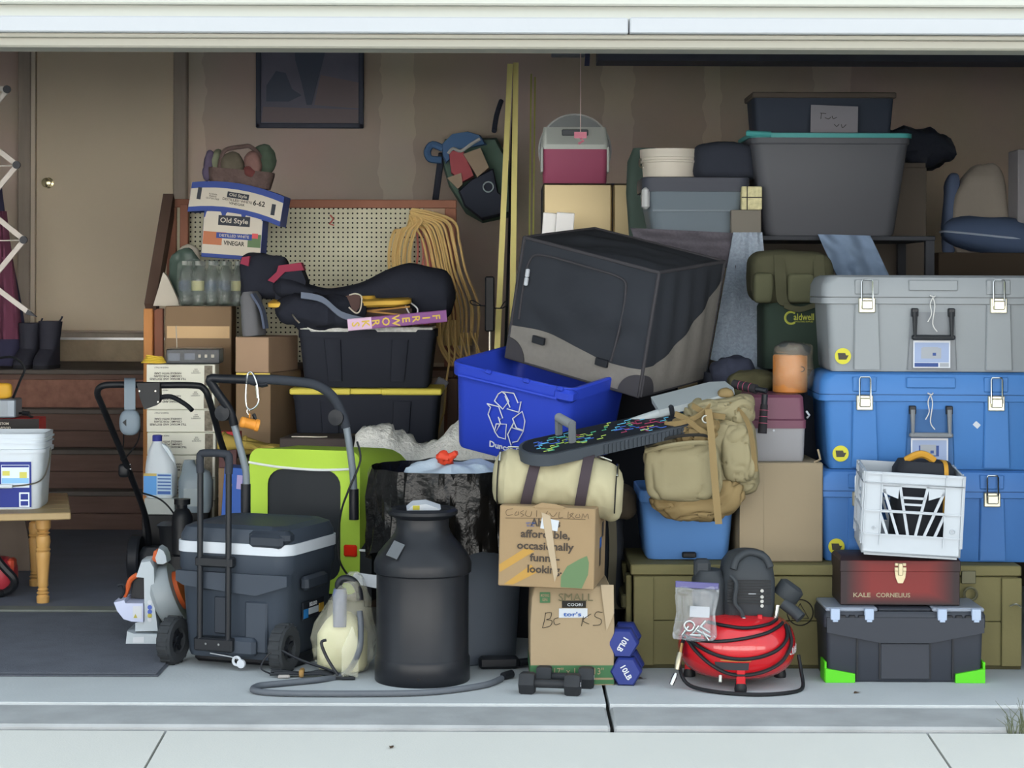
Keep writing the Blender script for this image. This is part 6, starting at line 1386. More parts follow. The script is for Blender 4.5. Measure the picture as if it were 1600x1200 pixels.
# hanging blankets
def cloth(T, name, m, top, bot, Yt, Yb_, folds=4, amp=.02, nu=34, nv=26, seed=0, thick=.012):
    rings = []; vs = []
    for i in range(nv + 1):
        t = i / nv; row = []
        for j in range(nu + 1):
            u = j / nu
            a = Vector((top[0][0] + (top[1][0]-top[0][0])*u, top[0][1] + (top[1][1]-top[0][1])*u)); b_ = Vector((bot[0][0] + (bot[1][0]-bot[0][0])*u, bot[0][1] + (bot[1][1]-bot[0][1])*u))
            p2_ = a.lerp(b_, t); y = Yt + (Yb_ - Yt) * t + amp * math.sin(u * math.pi * 2 * folds + t * 1.5 + seed) * (.4 + .6*t) + .015 * noise.noise(Vector((u*6, t*5, seed)))
            row.append(W(p2_.x, p2_.y, y))
        rings.append(row)
    mb = MB(); n_ = nu + 1
    fr_ = [p for r in rings for p in r]; bkk = [p + Vector((0, thick, 0)) for p in fr_]
    fs = []; o = len(fr_)
    for i in range(nv):
        for j in range(nu):
            q = [i*n_+j, (i+1)*n_+j, (i+1)*n_+j+1, i*n_+j+1]; fs.append(q); fs.append([k + o for k in q[::-1]])
    edge = [j for j in range(n_)] + [(i+1)*n_ - 1 for i in range(1, nv + 1)] + [nv*n_ + j for j in range(nu - 1, -1, -1)] + [i*n_ for i in range(nv - 1, 0, -1)]
    for k in range(len(edge)):
        a, b_ = edge[k], edge[(k+1) % len(edge)]; fs.append([a, b_, b_ + o, a + o])
    mb.add(fr_ + bkk, fs); return loc(T, mb).build(name, m, T)
felt = mk('felt_grey', '#76808c', 1.5, rough=1.0, var=(90, .35), bump=(80, .6), k=1.7)
bkt = thing('felt_blanket', 'speckled grey felt blanket hanging from the shelf edge beside the pet crate', 'blanket', W(1165, 367, 1.72))
cloth(bkt, 'drape', felt, [(1146, 363), (1191, 363)], [(1110, 562), (1212, 588)], 1.74, 1.42, 2, .012, seed=1)
cloth(bkt, 'upper_fold', mk('felt_dark', '#55525a', 1.8, rough=1.0, var=(90, .3)), [(985, 356), (1150, 364)], [(1000, 400), (1150, 420)], 1.77, 1.66, 2, .02, seed=2)
jc = thing('jeans_cloth', 'pale blue-grey cloth hanging beside the olive range bag', 'cloth', W(1330, 370, 1.72))
cloth(jc, 'drape', mk('cloth_denim', '#7487a0', 1.6, rough=.95, var=(30, .1)), [(1278, 366), (1360, 368)], [(1312, 440), (1392, 436)], 1.74, 1.62, 2, .02, seed=4)
rbox('tan_carton', 'tan carton on the lower shelf behind the olive range bag', 'box', (Xp(1240, 1.95), 1.96), .34, .3, .87, 1.45, 0, mk('carton_sand', '#8b7f71', 1.9, rough=.8))
# cushions on the brown box at the right
T = rbox('wardrobe_box', 'large dark brown box under the cushions at the right edge', 'box', (Xp(1596, 2.4), 2.4), .74, .6, 0, Zp(392, 2.4), 0, mk('box_umber', '#41382f', 2.3, rough=.8, k=.75))
cu1 = thing('cushion', 'beige and blue cushion standing upright on the dark brown box', 'cushion', (Xp(1530, 2.62), 2.66, Zp(392, 2.4)), (0, R(4), 0))
MB().sq((.26, .14, .44), (.75, .5), 30, 22, c=(0, 0, .20), amp=.02, freq=7, seed=14, warp=lambda p: (p.x * (1 - .28 * p.z / .22), p.y, p.z)).build('cover', mk('cushion_beige', '#77716a', 2.6, rough=.85, bump=(8, .6)), cu1)
MB().sq((.07, .12, .38), (.7, .6), 16, 16, c=(-.13, .02, .17), amp=.012, freq=8, seed=3).build('blue_edge', mk('cushion_slate', '#47536a', 2.6, rough=.85), cu1)
cu2 = thing('cushion', 'dark blue piped cushion lying flat on the dark brown box', 'cushion', (Xp(1556, 2.42), 2.52, Zp(392, 2.4)), (0, R(6), R(-4)))
MB().sq((.50, .26, .16), (.8, .55), 36, 18, c=(.02, 0, .075), amp=.015, freq=6, seed=17).build('cover', mk('cushion_blue', '#3f4d66', 2.4, rough=.85, bump=(8, .5)), cu2)
MB().tube([(.02 + .25*math.copysign(abs(math.cos(R(a)))**.55, math.cos(R(a))), .13*math.copysign(abs(math.sin(R(a)))**.55, math.sin(R(a))), .072) for a in range(0, 360, 10)], .005, 6, closed=True).build('piping', mk('piping_slate', '#8a96a6', 2.4), cu2)
o = MB().box(Xp(1592, 2.4), Xp(1640, 2.4), 2.42, 2.6, Zp(392, 2.4), Zp(230, 2.4), b=.004).build('pale_carton', mk('carton_pale', '#77767a', 2.4, rough=.7)); tag(o, 'pale carton on the dark brown box at the very right edge', 'box')
# ---------------------------------------------------------------- long olive wooden crate
olive = mk('olive_paint', '#6b6645', .5, rough=.75, var=(5, .14), bump=(30, .15), k=1.45); olive_d = mk('olive_dark', '#4f4c32', .5, rough=.8, var=(8, .2))
ax0, ax1, AY, ah = Xp(987, .46), Xp(1597, .46), .46, .362
ac = thing('wooden_crate', 'long olive painted wooden crate on the floor under the blue tote stack', 'crate', ((ax0+ax1)/2, AY, 0))
hwid = (ax1 - ax0) / 2
for i, (z0, z1) in enumerate(((.012, .165), (.167, .322))):
    MB().box(-hwid + .01, hwid - .01, .0, .018, z0, z1, b=.002).build('front_plank', olive, ac)
MB().box(-hwid + .012, hwid - .012, .018, .43, .012, .32).build('carcass', olive_d, ac)
MB().box(-hwid, hwid, -.008, .44, .325, ah, b=.004).build('lid', olive, ac)
for x in (-hwid + .045, hwid - .035): MB().box(x - .035, x + .035, -.014, .0, .012, .32, b=.003).build('batten', olive, ac)
MB().box(-hwid - .03, -hwid + .004, .04, .4, .2, .25, b=.006).build('end_cleat', olive_d, ac); MB().box(-hwid - .014, -hwid + .006, .03, .1, .02, .32, b=.004).build('end_batten', olive, ac); MB().box(-hwid - .014, -hwid + .006, .33, .4, .02, .32, b=.004).build('end_batten', olive, ac)
MB().box(-hwid, hwid, .0, .43, .0005, .012).build('skid', olive_d, ac)
hx = Xp(1516, .46) - ac.location.x
MB().box(hx - .03, hx + .02, -.016, -.008, .30, .345, b=.002).build('hinge_plate', mk('hinge_olive', '#6b6a55', .5, rough=.5, metal=.4), ac); MB().ring((hx, -.02, .265), .022, .005, 16, 6).build('hasp', MATS['hinge_olive'], ac)
tx, tz = Xp(1252, .46) - ac.location.x, Zp(957, .46, 1252)
MB().ring((tx, -.001, tz), .045, .0022, 40, 5).build('stencil_ring', ink, ac)
MB().tube([(tx + .034*math.cos(R(a)), -.002, tz + .034*math.sin(R(a)) - .003) for a in (90, 210, 330)], .0022, 5, closed=True).build('stencil_triangle', ink, ac)
wtube(ac, 'wire', [(1578, 947, .44), (1588, 944, .43), (1596, 949, .43)], .003, steel, 5, 3)

# ---------------------------------------------------------------- blue lidded tote, cardboard box, tackle box
bt_b = mk('tote_blue_mid', '#4f78ae', .6, rough=.45, k=1.5)
T, w_ = tote2('storage_tote', 'small mid-blue lidded tote on the olive crate under the khaki backpack', 1000, 1152, .55, ah + .001, Zp(765, .55) - ah, bt_b, bt_b, .36, .03, .86)
MB().rl([(Zp(765, .55) - ah - .04, w_*.99, .365, .03), (Zp(765, .55) - ah - .02, w_*1.0, .37, .03)], k=5).build('lid_skirt', bt_b, T)
MB().box(-.02, .03, -.19, -.165, .01, .03, b=.004).build('base_clip', blackp, T)
cbx = thing('moving_box', 'plain tan cardboard box on the olive crate under the maroon and grey case', 'box', (Xp(1222, .52), .52, ah + .001), (0, 0, R(2)))
cbw, cbh = Xp(1283, .52) - Xp(1152, .52), Zp(722, .52) - ah
cpl = mk('cardboard_plain', '#988a72', .5, k=1.15, rough=.85, var=(4, .07))
MB().box(-cbw/2, cbw/2, 0, .34, .0, cbh, b=.004).build('carton', cpl, cbx)
MB().box(-cbw/2 + .0, -cbw/2 + .085, -.004, .0, .0, cbh - .01, b=.001).build('side_flap', cpl, cbx); MB().tube([(cbw/2 - .03, .01, cbh), (cbw/2 - .01, .0, cbh + .012), (cbw/2 - .015, .02, cbh + .045)], .004, 5).build('torn_edge', cpl, cbx)
tk_ = thing('tackle_case', 'plastic case with maroon lid and grey base on the plain tan box', 'case', (Xp(1214, .56), .56, Zp(722, .52) + .002))
tw2 = Xp(1260, .56) - Xp(1168, .56); th = Zp(617, .56) - Zp(722, .52)
mrn = mk('case_maroon', '#6f4255', .6, rough=.45); gry = mk('case_lightgrey', '#96969a', .6, rough=.5)
MB().rl([(0, tw2*.93, .28, .015), (.01, tw2*.96, .29, .02), (th*.52, tw2*.99, .3, .02)], M=Matrix.Translation((0, .15, 0)), k=4).build('base', gry, tk_)
MB().rl([(th*.5, tw2*1.02, .31, .02), (th*.62, tw2*1.02, .31, .02), (th*.64, tw2*.98, .29, .02), (th*.96, tw2*.95, .28, .025), (th, tw2*.88, .26, .02)], M=Matrix.Translation((0, .15, 0)), k=4).build('lid', mrn, tk_)
MB().disc((-.01, -.003, th*.47), .004, 10, t=.002).build('rivet', whitep, tk_)
MB().tube([(tw2/2 + .005, .02, th*.75), (tw2/2 + .012, .0, th*.7), (tw2/2 + .008, .02, th*.66)], .004, 6).build('latch_wire', whitep, tk_)
pb = thing('pull_up_handles', 'black foam grip handles with thin pink rings in front of the maroon case', 'handles', W(1190, 640, .5))
pk = mk('ring_pink', '#a8506a', .5); fm = mk('foam_black', '#2c2a2e', .5, rough=.85)
a, b_ = W(1146, 600, .56), W(1182, 608, .5); loc(pb, MB().tube([a, b_], .0165, 12)).build('foam_grip', fm, pb); loc(pb, MB().tube([b_, W(1198, 611, .48)], .010, 10)).build('end_bar', blackp, pb)
for t in (.3, .5, .75):
    p = a.lerp(b_, t); M_ = (b_ - a).to_track_quat('Z', 'Y').to_matrix().to_4x4(); loc(pb, MB().lathe([(.0172, -.001), (.0172, .001)], 14, M=Matrix.Translation(p) @ M_)).build('pink_ring', pk, pb)
a, b_ = W(1194, 632, .5), W(1191, 677, .49); loc(pb, MB().tube([W(1195, 616, .5), a], .011, 10)).build('end_bar', blackp, pb); loc(pb, MB().tube([a, b_], [.013, .016], 12)).build('foam_grip', fm, pb)
for t in (.2, .42, .65):
    p = a.lerp(b_, t); M_ = (b_ - a).to_track_quat('Z', 'Y').to_matrix().to_4x4(); loc(pb, MB().lathe([(.0162, -.001), (.0162, .001)], 14, M=Matrix.Translation(p) @ M_)).build('pink_ring', pk, pb)
oc = thing('orange_canister', 'orange canister wrapped in clear plastic on the maroon case', 'canister', (Xp(1236, .72), .74, Zp(617, .56) + .003))
och = Zp(552, .74) - Zp(617, .56) - .004
MB().lathe([(.058, 0), (.062, .004), (.062, och - .006), (.058, och)], 36).build('can', mk('can_orange', '#c9803c', .75, rough=.45), oc)
MB().sq((.15, .145, och + .045), (.5, .9), 36, 20, c=(.012, 0, (och + .045)/2 - .001), amp=.01, freq=16, seed=12).build('plastic_wrap', mk('wrap_clear', '#c8b8a0', .75, rough=.1, alpha=.2, spec=1.0, bump=(26, .9)), oc)
MB().sq((.13, .12, .05), (.8, .8), 24, 12, c=(.01, 0, och + .02), amp=.012, freq=18, seed=2).build('gathered_top', mk('wrap_grey', '#4b4f50', .75, rough=.25, alpha=.8), oc)
lettering(oc, 'O', (.035, -.053, och * .62), .022, ink)

# ---------------------------------------------------------------- khaki backpack
kh = mk('khaki_nylon', '#938a6b', .45, rough=.75, bump=(10, .35), var=(4, .08), k=1.1); kh2 = mk('khaki_base', '#8c7852', .45, rough=.8, bump=(12, .4), var=(5, .1), k=1.1); khd = mk('khaki_dark', '#4a4434', .45, rough=.85)
bp = thing('backpack', 'khaki backpack slumped over the mid-blue tote', 'backpack', W(1095, 812, .42), (0, R(-4), R(-8)))
def bpq(nm, size, c, m, seed, e=(.5, .5), amp=.018, fold=.010, nu=96, nv=60, freq=6.5, fs=(1, 1, 1), warp=None): MB().sq(size, e, nu, nv, c=c, amp=amp, freq=freq, seed=seed, fold=fold, fs=fs, warp=warp).build(nm, m, bp)
bpq('main_body', (.385, .20, .285), (.015, .07, .212), kh, 41, (.38, .5), fold=.011)
bpq('front_pocket', (.265, .12, .20), (-.05, -.03, .175), kh, 43, (.4, .4), amp=.010, fold=.010, freq=6)
bpq('base_panel', (.33, .185, .15), (-.005, .03, .068), kh2, 47, (.6, .5), amp=.014, fold=.014, freq=8, warp=lambda p: (p.x * (1 - .30 * max(0, -p.z / .075)), p.y, p.z))
bpq('top_flap', (.25, .2, .11), (.085, .07, .365), kh, 51, (.6, .6), amp=.018, fold=.014, freq=8)
bpq('side_pocket', (.12, .09, .20), (.145, -.0, .225), kh, 53, (.5, .5), amp=.010, fold=.009, freq=8)
bpq('crumpled_top', (.17, .13, .09), (.0, -.0, .315), kh2, 57, (.8, .8), amp=.02, fold=.018, freq=10)
MB().tube([(-.165, -.075, .27), (-.12, -.092, .288), (-.05, -.098, .30), (.02, -.094, .30), (.06, -.085, .29)], .006, 6, smooth=4).build('zip', ink, bp)
MB().tube([(-.17, -.072, .252), (-.1, -.1, .268), (-.02, -.106, .276), (.05, -.094, .272)], .008, 6, smooth=4).build('pocket_lip', kh, bp)
for i, pts in enumerate(([(-.10, -.06, .34), (-.04, -.085, .345), (.02, -.085, .365), (.06, -.07, .395)], [(-.06, -.07, .375), (-.02, -.09, .355), (.02, -.095, .32), (.05, -.09, .30)], [(.0, -.06, .40), (.05, -.075, .37), (.11, -.07, .355)])):
    MB().ribbon(pts, (.3, -.4, 1), .020, .006, smooth=4).build('gathered_strap', kh2, bp)
MB().ribbon([(.055, -.085, .385), (.060, -.11, .32), (.062, -.122, .2), (.064, -.12, .06), (.066, -.115, -.005)], (1, 0, 0), .024, .003, smooth=5).build('hanging_strap', kh2, bp)
MB().ribbon([(.13, -.01, .40), (.175, -.03, .35), (.195, -.045, .28), (.2, -.04, .16)], (.6, -.4, 0), .02, .003, smooth=5).build('side_strap', kh2, bp)
MB().ring((.045, -.094, .352), .012, .003, 14, 6).build('buckle_ring', steel, bp)
MB().sq((.06, .05, .035), (.7, .7), 18, 12, c=(.11, .06, .43), amp=.012, freq=14, seed=5).build('grab_loop', kh2, bp)
cam_ = thing('camo_pouch', 'olive and dark patterned pouch behind the foam handles', 'pouch', (Xp(1175, .85), .9, Zp(625, .85)))
MB().sq((.17, .12, .13), (.8, .8), 28, 18, c=(0, 0, .06), amp=.03, freq=9, seed=61).build('body', mk('camo', '#4d4a33', .85, rough=.9, var=(12, .6)), cam_)
cam_2 = thing('flannel_cloth', 'dark plaid cloth tucked under the felt blanket', 'cloth', (Xp(1145, 1.0), 1.02, Zp(612, 1.0)))
MB().sq((.17, .14, .14), (.8, .8), 28, 18, c=(0, 0, .07), amp=.035, freq=9, seed=63).build('folds', mk('plaid_dark', '#2f3342', 1, rough=.9, var=(20, .5)), cam_2)
# olive range bag
ol1 = mk('range_olive', '#4a4a38', 1.2, rough=.9, bump=(10, .4)); ol2 = mk('range_green', '#2f3d35', 1.2, rough=.85); ol3 = mk('range_pocket', '#565742', 1.2, rough=.9)
YG = 1.2
rb_ = thing('range_bag', 'olive green range bag with yellow lettering beside the grey trunk', 'bag', (Xp(1240, YG), YG, Zp(575, YG)))
g = lambda px, py: (Xp(px, YG) - rb_.location.x, Zp(py, YG) - rb_.location.z)
gx0, _ = g(1195, 0); gx1, _ = g(1315, 0); _, gz1 = g(0, 470); 
MB().rl([(.0, gx1-gx0, .26, .03), (gz1 - .02, (gx1-gx0)*1.02, .27, .04), (gz1, (gx1-gx0)*.96, .25, .05)], M=Matrix.Translation(((gx0+gx1)/2, .13, 0)), k=4).build('lower_body', ol2, rb_)
c0, c1 = g(1172, 432), g(1305, 432); zt2 = g(0, 392)[1]
MB().sq((c1[0]-c0[0], .24, zt2 - gz1 + .02), (.5, .45), 40, 24, c=((c0[0]+c1[0])/2, .1, (zt2+gz1)/2), amp=.012, freq=7, seed=71).build('upper_body', ol1, rb_)
for a, b_ in ((1176, 1206), (1228, 1272)):
    p0, p1_ = g(a, 472), g(b_, 425); MB().sq((p1_[0]-p0[0], .08, p1_[1]-p0[1]), (.4, .4), 26, 16, c=((p0[0]+p1_[0])/2, -.015, (p0[1]+p1_[1])/2), amp=.005, freq=9, seed=a).build('pocket', ol3, rb_)
for px in (1217, 1278):
    MB().ribbon([(g(px, 398)[0], -.0, g(0, 398)[1]), (g(px, 430)[0], -.04, g(0, 430)[1]), (g(px + 4, 470)[0], -.04, g(0, 470)[1]), (g(px + 22, 478)[0], -.05, g(0, 478)[1])], (1, 0, 0), .042, .005, smooth=4).build('web_strap', ol1, rb_)
MB().ribbon([(g(1222, 476)[0], -.055, g(0, 476)[1]), (g(1245, 482)[0], -.06, g(0, 482)[1]), (g(1272, 474)[0], -.055, g(0, 474)[1])], (0, .2, 1), .02, .005, smooth=4).build('carry_handle', ol1, rb_)
lt_ = mk('logo_lime', '#a8ae4c', 1.2, rough=.6)
lc = g(1236, 495)
MB().tube([(lc[0] + .023*math.cos(R(a)), -.002, lc[1] + .023*math.sin(R(a))) for a in range(50, 311, 20)], .005, 6).build('logo_c', lt_, rb_)
lettering(rb_, 'aldwell', (g(1256, 0)[0], -.0065, g(0, 494)[1]), .026, lt_, width=.078, bold=.02); lettering(rb_, 'SHOOTING SUPPLIES', (g(1256, 0)[0], -.0065, g(0, 501)[1]), .006, lt_, width=.07)
black_tote('black storage tote hidden behind the maroon case under the range bag', 1100, 1330, 1.1, .46, Zp(575, YG) - .46, None, .012, 'dark totes behind the front row')
black_tote('black storage tote on the floor behind the olive crate', 1100, 1330, 1.1, .001, .458, None, .012, 'dark totes behind the front row')

# ---------------------------------------------------------------- latching storage trunks
sil = mk('latch_zinc', '#d8d4bd', .5, rough=.3, metal=.7, k=1.1); sy = mk('sticker_yellow', '#d9d43c', .5, rough=.5); sd_ = mk('sticker_dark', '#45433a', .5); lbw = mk('sticker_white', '#dfe4ec', .5); lbb = mk('sticker_navy', '#34508f', .5); lbl = mk('sticker_pale', '#9fb0d2', .5); lbg = mk('sticker_grey', '#a7adb4', .5); strg = mk('string_white', '#dcdcda', .5)
def trunk(label, pxl, Y, z0, h, hexc, hmat, key, string, label_hide=False, label_dx=0):
    bm = mk('trunk_' + key, hexc, .5, rough=.5); bmd = mk('trunk_dark_' + key, hexc, .5, rough=.5, k=.62)
    w, d = .80, .42
    T = thing('footlocker', label, 'storage trunk', (Xp(pxl, Y) + w/2 + .008, Y + d/2, z0), (0, 0, R(-2.2)), 'latching storage trunks stacked at the right')
    MB().rl([(.001, w*.90, d*.88, .02), (.012, w*.92, d*.9, .03), (h*.74, w*.955, d*.965, .03), (h*.74, w*.955, d*.965, .03)], k=4).build('body', bm, T)
    MB().rl([(h*.70, w*.99, d*.99, .04), (h*.705, w, d, .04), (h*.765, w, d, .04)], k=4).build('rail', bm, T)
    MB().rl([(h*.775, w, d, .04), (h*.90, w*.995, d*.99, .04), (h*.975, w*.965, d*.95, .05), (h, w*.92, d*.88, .05)], k=5).build('lid', bm, T)
    MB().rl([(h*.765, w*.985, d*.98, .04), (h*.776, w*.985, d*.98, .04)], k=3).build('gasket', bmd, T)
    yb = lambda z: -d*.45 - (z / h) * d*.033 / .74 * .74      # front face of the tapering body
    px2x = lambda px: (px - pxl) * S(Y) - w/2
    for a, b_ in ((50, 90), (255, 295)):                         # raised panels under the latches
        MB().rl([(.008, (b_-a)*S(Y)*1.05, .016, .004, px2x(pxl + (a+b_)/2 + 2), yb(0) - .002), (h*.7, (b_-a)*S(Y)*.92, .018, .004, px2x(pxl + (a+b_)/2), yb(h*.7) - .006)], k=1).build('front_panel', bm, T)
    MB().rl([(.008, .175, .012, .004, px2x(pxl + 173), yb(0) - .001), (h*.62, .155, .014, .004, px2x(pxl + 173), yb(h*.6) - .002)], k=1).build('centre_panel', bmd if key != 'grey' else mk('trunk_panel_grey', '#868b90', .5, rough=.5), T)
    MB().box(px2x(pxl + 135), px2x(pxl + 211), -d/2 - .006, -d/2 + .01, h*.84, h*.95, b=.003).build('lid_plate', bm, T)
    for cxp in (70, 274):
        x = px2x(pxl + cxp)
        MB().box(x - .042, x + .042, -d/2 - .004, -d/2 + .012, h*.80, h*.955, b=.003).build('latch_pocket', bm, T)
        lt = MB().box(x - .029, x + .029, -d/2 - .012, -d/2 + .004, h*.61, h*.765, b=.003).build('latch', sil, T)
        MB().box(x - .02, x + .02, -d/2 - .026, -d/2 - .012, h*.645, h*.74, b=.004).build('latch_lever', sil, lt)
        MB().tube([(x - .019, -d/2 - .02, h*.69), (x - .019, -d/2 - .016, h*.93), (x - .016, -d/2 - .016, h*.95), (x + .016, -d/2 - .016, h*.95), (x + .019, -d/2 - .016, h*.93), (x + .019, -d/2 - .02, h*.69)], .003, 6).build('bail', chrome, lt)
    x = px2x(pxl + 173); hd_ = []
    hn = MB().tube([(x - .064, yb(h*.6) - .02, h*.62), (x - .064, yb(h*.5) - .026, h*.36), (x + .064, yb(h*.5) - .026, h*.36), (x + .064, yb(h*.6) - .02, h*.62)], .010, 8).box(x - .076, x + .076, yb(h*.4) - .036, yb(h*.4) - .012, h*.335, h*.385, b=.005).build('handle', hmat, T)
    for s in (-1, 1): MB().box(x + s*.064 - .012, x + s*.064 + .012, yb(h*.6) - .024, yb(h*.6) + .006, h*.57, h*.66, b=.003).build('handle_pivot', blackp, hn)
    lx = x + .0 + label_dx
    patch(T, 'product_label', [(lx - .068, lx + .062, h*.045, h*.325, 0), (lx - .063, lx + .057, h*.10, h*.305, 1), (lx - .063, lx + .02, h*.055, h*.095, 2), (lx + .025, lx + .057, h*.055, h*.095, 3), (lx - .04, lx + .03, h*.14, h*.25, 3 if key == 'grey' else 2), (lx - .035, lx + .02, h*.15, h*.26, 3), (lx + .0, lx + .012, h*.17, h*.2, 2)], [lbw, lbl, lbb, lbg], yb(h*.18) - .013)
    sx = px2x(pxl + 34)
    st2 = MB().disc((sx, yb(h*.15) - .005, h*.16), .0285, 28, t=.0012).build('round_sticker', sy, T)
    MB().prism([(sx - .018, h*.16 + .011), (sx + .008, h*.16 + .011), (sx + .011, h*.16 + .003), (sx + .02, h*.16 + .003), (sx + .012, h*.16 - .012), (sx - .015, h*.16 - .012)][::-1], yb(h*.15) - .0072, yb(h*.15) - .0062).build('sticker_picture', sd_, st2)
    if string:
        MB().tube([(x - .002, -d/2 - .006, h*.77), (x - .012, -d/2 - .014, h*.70), (x - .008, -d/2 - .016, h*.6), (x - .02, -d/2 - .012, h*.52)], .002, 5, smooth=4).tube([(x - .002, -d/2 - .006, h*.77), (x + .004, -d/2 - .014, h*.68), (x - .004, -d/2 - .018, h*.5), (x + .012, -d/2 - .016, h*.42)], .002, 5, smooth=4).tube([(x - .012, -d/2 - .008, h*.79), (x, -d/2 - .016, h*.775), (x + .006, -d/2 - .008, h*.79)], .0025, 5, smooth=3).build('string', strg, T)
    return T
hg = mk('handle_black', '#2c2f33', .5, rough=.45); hg2 = mk('handle_grey', '#84898e', .5, rough=.45)
TY = .52
zA = ah + .001; zB = Zp(735, TY, 1440); zC = Zp(582, TY, 1440); zD = Zp(430, TY, 1440)
trunk('blue latching trunk at the bottom of the stack, behind the white milk crate', 1276, TY, zA, zB - zA, '#4a80c6', hg2, 'blue', True)
trunk('blue latching trunk in the middle of the stack with a grey handle', 1282, TY, zB + .001, zC - zB - .001, '#4680c4', hg2, 'blue2', True)
T = trunk('grey latching trunk with a black handle on top of the stack', 1285, TY, zC + .001, zD - zC - .001, '#9aa0a4', hg, 'grey', True)
x_, z_ = Xp(1531, TY) , Zp(664, TY, 1531)
mb = MB().box(-.011, .011, -.001, .001, -.009, .009, M=Matrix.Translation((x_ , TY + .013, z_)) @ Matrix.Rotation(R(42), 4, 'Y'))
st3 = [o for o in bpy.data.objects if o.get('label', '').startswith('blue latching trunk in the middle')][0]
loc(st3, mb).build('price_sticker', whitep, st3)

# ---------------------------------------------------------------- toolboxes
tg_ = mk('toolbox_black', '#3a3f49', .25, rough=.5); neon = mk('neon_green', '#62e024', .2, rough=.5); tcl = mk('organizer_clear', '#9aa4b4', .3, rough=.3); lat = mk('latch_pale', '#b9cbe6', .25, rough=.4)
tb_ = thing('toolbox', 'black plastic toolbox with neon green corners under the red toolbox', 'toolbox', (Xp(1416, .22), .22, 0), (0, 0, 0))
tw3 = Xp(1543, .22) - Xp(1290, .22); tx_ = tw3/2
MB().rl([(.001, tw3*.94, .21, .012), (.01, tw3*.95, .22, .015), (.19, tw3*.97, .225, .015)], M=Matrix.Translation((0, .115, 0)), k=3).build('body', tg_, tb_)
MB().prism([(-tx_*.97, .22), (-tx_*.97, .17), (-tx_*.5, .145), (-tx_*.3, .135), (tx_*.3, .135), (tx_*.5, .145), (tx_*.97, .17), (tx_*.97, .22)], -.012, .0).build('front_skirt', tg_, tb_)
MB().rl([(.185, tw3, .235, .015), (.225, tw3, .235, .015), (.238, tw3*.98, .22, .015)], M=Matrix.Translation((0, .115, 0)), k=3).build('lid', tg_, tb_)
MB().box(-tx_*.33, tx_*.33, .006, .2, .238, .25, b=.005).build('carry_handle', tg_, tb_)
for s in (-1, 1):
    MB().box(s*tx_*.66 - tx_*.32, s*tx_*.66 + tx_*.32, .0, .22, .238, .252, b=.004).build('organizer_lid', tcl, tb_)
    for q in (-.21, .21):
        lx = s*tx_*.66 + q*tx_*1.0; MB().box(lx - .0155, lx + .0155, -.016, .002, .212, .25, b=.002).box(lx - .009, lx + .009, -.018, -.004, .206, .214, b=.001).build('latch', lat, tb_)
    for q in range(3):
        bx_ = s*tx_*.66 + (q - 1) * .032; MB().box(bx_ - .011, bx_ + .011, -.010, .0, .218, .228, b=.002).build('vent_slot', blackp, tb_)
    MB().prism([(s*tx_*.985, .0005), (s*tx_*.62, .0005), (s*tx_*.62, .030), (s*tx_*.985, .048)][::(1 if s < 0 else -1)], -.008, .06).build('corner_foot', neon, tb_, label='neon green corner foot')
    MB().box(s*tx_*.98 - .004, s*tx_*.98 + .004, .0, .09, .0005, .07, b=.002).build('corner_foot_side', neon, tb_)
for a, b_ in ((-.60, -.58), (-.32, -.30), (.30, .32), (.58, .60)): MB().box(a*tx_, b_*tx_, -.001, .01, .012, .15).build('groove', blackp, tb_)
MB().box(-.3*tx_, .3*tx_, -.003, .01, .012, .132, b=.002).build('front_panel', tg_, tb_)
def sunburst():
    m = mk('sunburst_red', '#8a2f2e', .3, rough=.45, var=(14, .1)); nt = m.node_tree; b = nt.nodes['Principled BSDF']; N = nt.nodes.new; Lk = nt.links.new
    tc = N('ShaderNodeTexCoord'); mp = N('ShaderNodeMapping'); Lk(tc.outputs['Object'], mp.inputs['Vector']); mp.inputs['Location'].default_value = (0, 0, -1.0); mp.inputs['Scale'].default_value = (5.2, 0, 11.0)
    sp = N('ShaderNodeVectorMath'); sp.operation = 'ABSOLUTE'; Lk(mp.outputs[0], sp.inputs[0]); se = N('ShaderNodeSeparateXYZ'); Lk(sp.outputs[0], se.inputs[0])
    mxx = N('ShaderNodeMath'); mxx.operation = 'MAXIMUM'; Lk(se.outputs['X'], mxx.inputs[0]); Lk(se.outputs['Z'], mxx.inputs[1])
    cr = N('ShaderNodeValToRGB'); cr.color_ramp.elements[0].position = .5; cr.color_ramp.elements[1].position = .95
    c = b.inputs['Base Color'].default_value[:]; cr.color_ramp.elements[0].color = c; c2 = [v / light_at(.3) for v in lin('#33262a')]; cr.color_ramp.elements[1].color = (*c2, 1)
    Lk(mxx.outputs[0], cr.inputs[0])
    for l in list(b.inputs['Base Color'].links): nt.links.remove(l)
    Lk(cr.outputs[0], b.inputs['Base Color']); return m
rtb = thing('toolbox', 'red and black sprayed metal toolbox with a brass catch under the white milk crate', 'toolbox', (Xp(1408, .26), .26, .2535), (0, 0, R(-1)))
rw = Xp(1501, .26) - Xp(1315, .26); rh = Zp(868, .26) - .2535
sbm_ = sunburst(); mdk = mk('metal_brown', '#37292c', .3, rough=.5)
MB().box(-rw/2, rw/2, 0, .2, .001, rh - .045, b=.002).build('body', sbm_, rtb); MB().box(-rw/2 - .002, rw/2 + .002, -.004, .202, rh - .05, rh - .012, b=.002).build('lid_front', sbm_, rtb); MB().rl([(rh - .012, rw + .002, .2, .003), (rh, rw*.97, .16, .003)], M=Matrix.Translation((0, .1, 0)), k=1).build('lid', mdk, rtb)
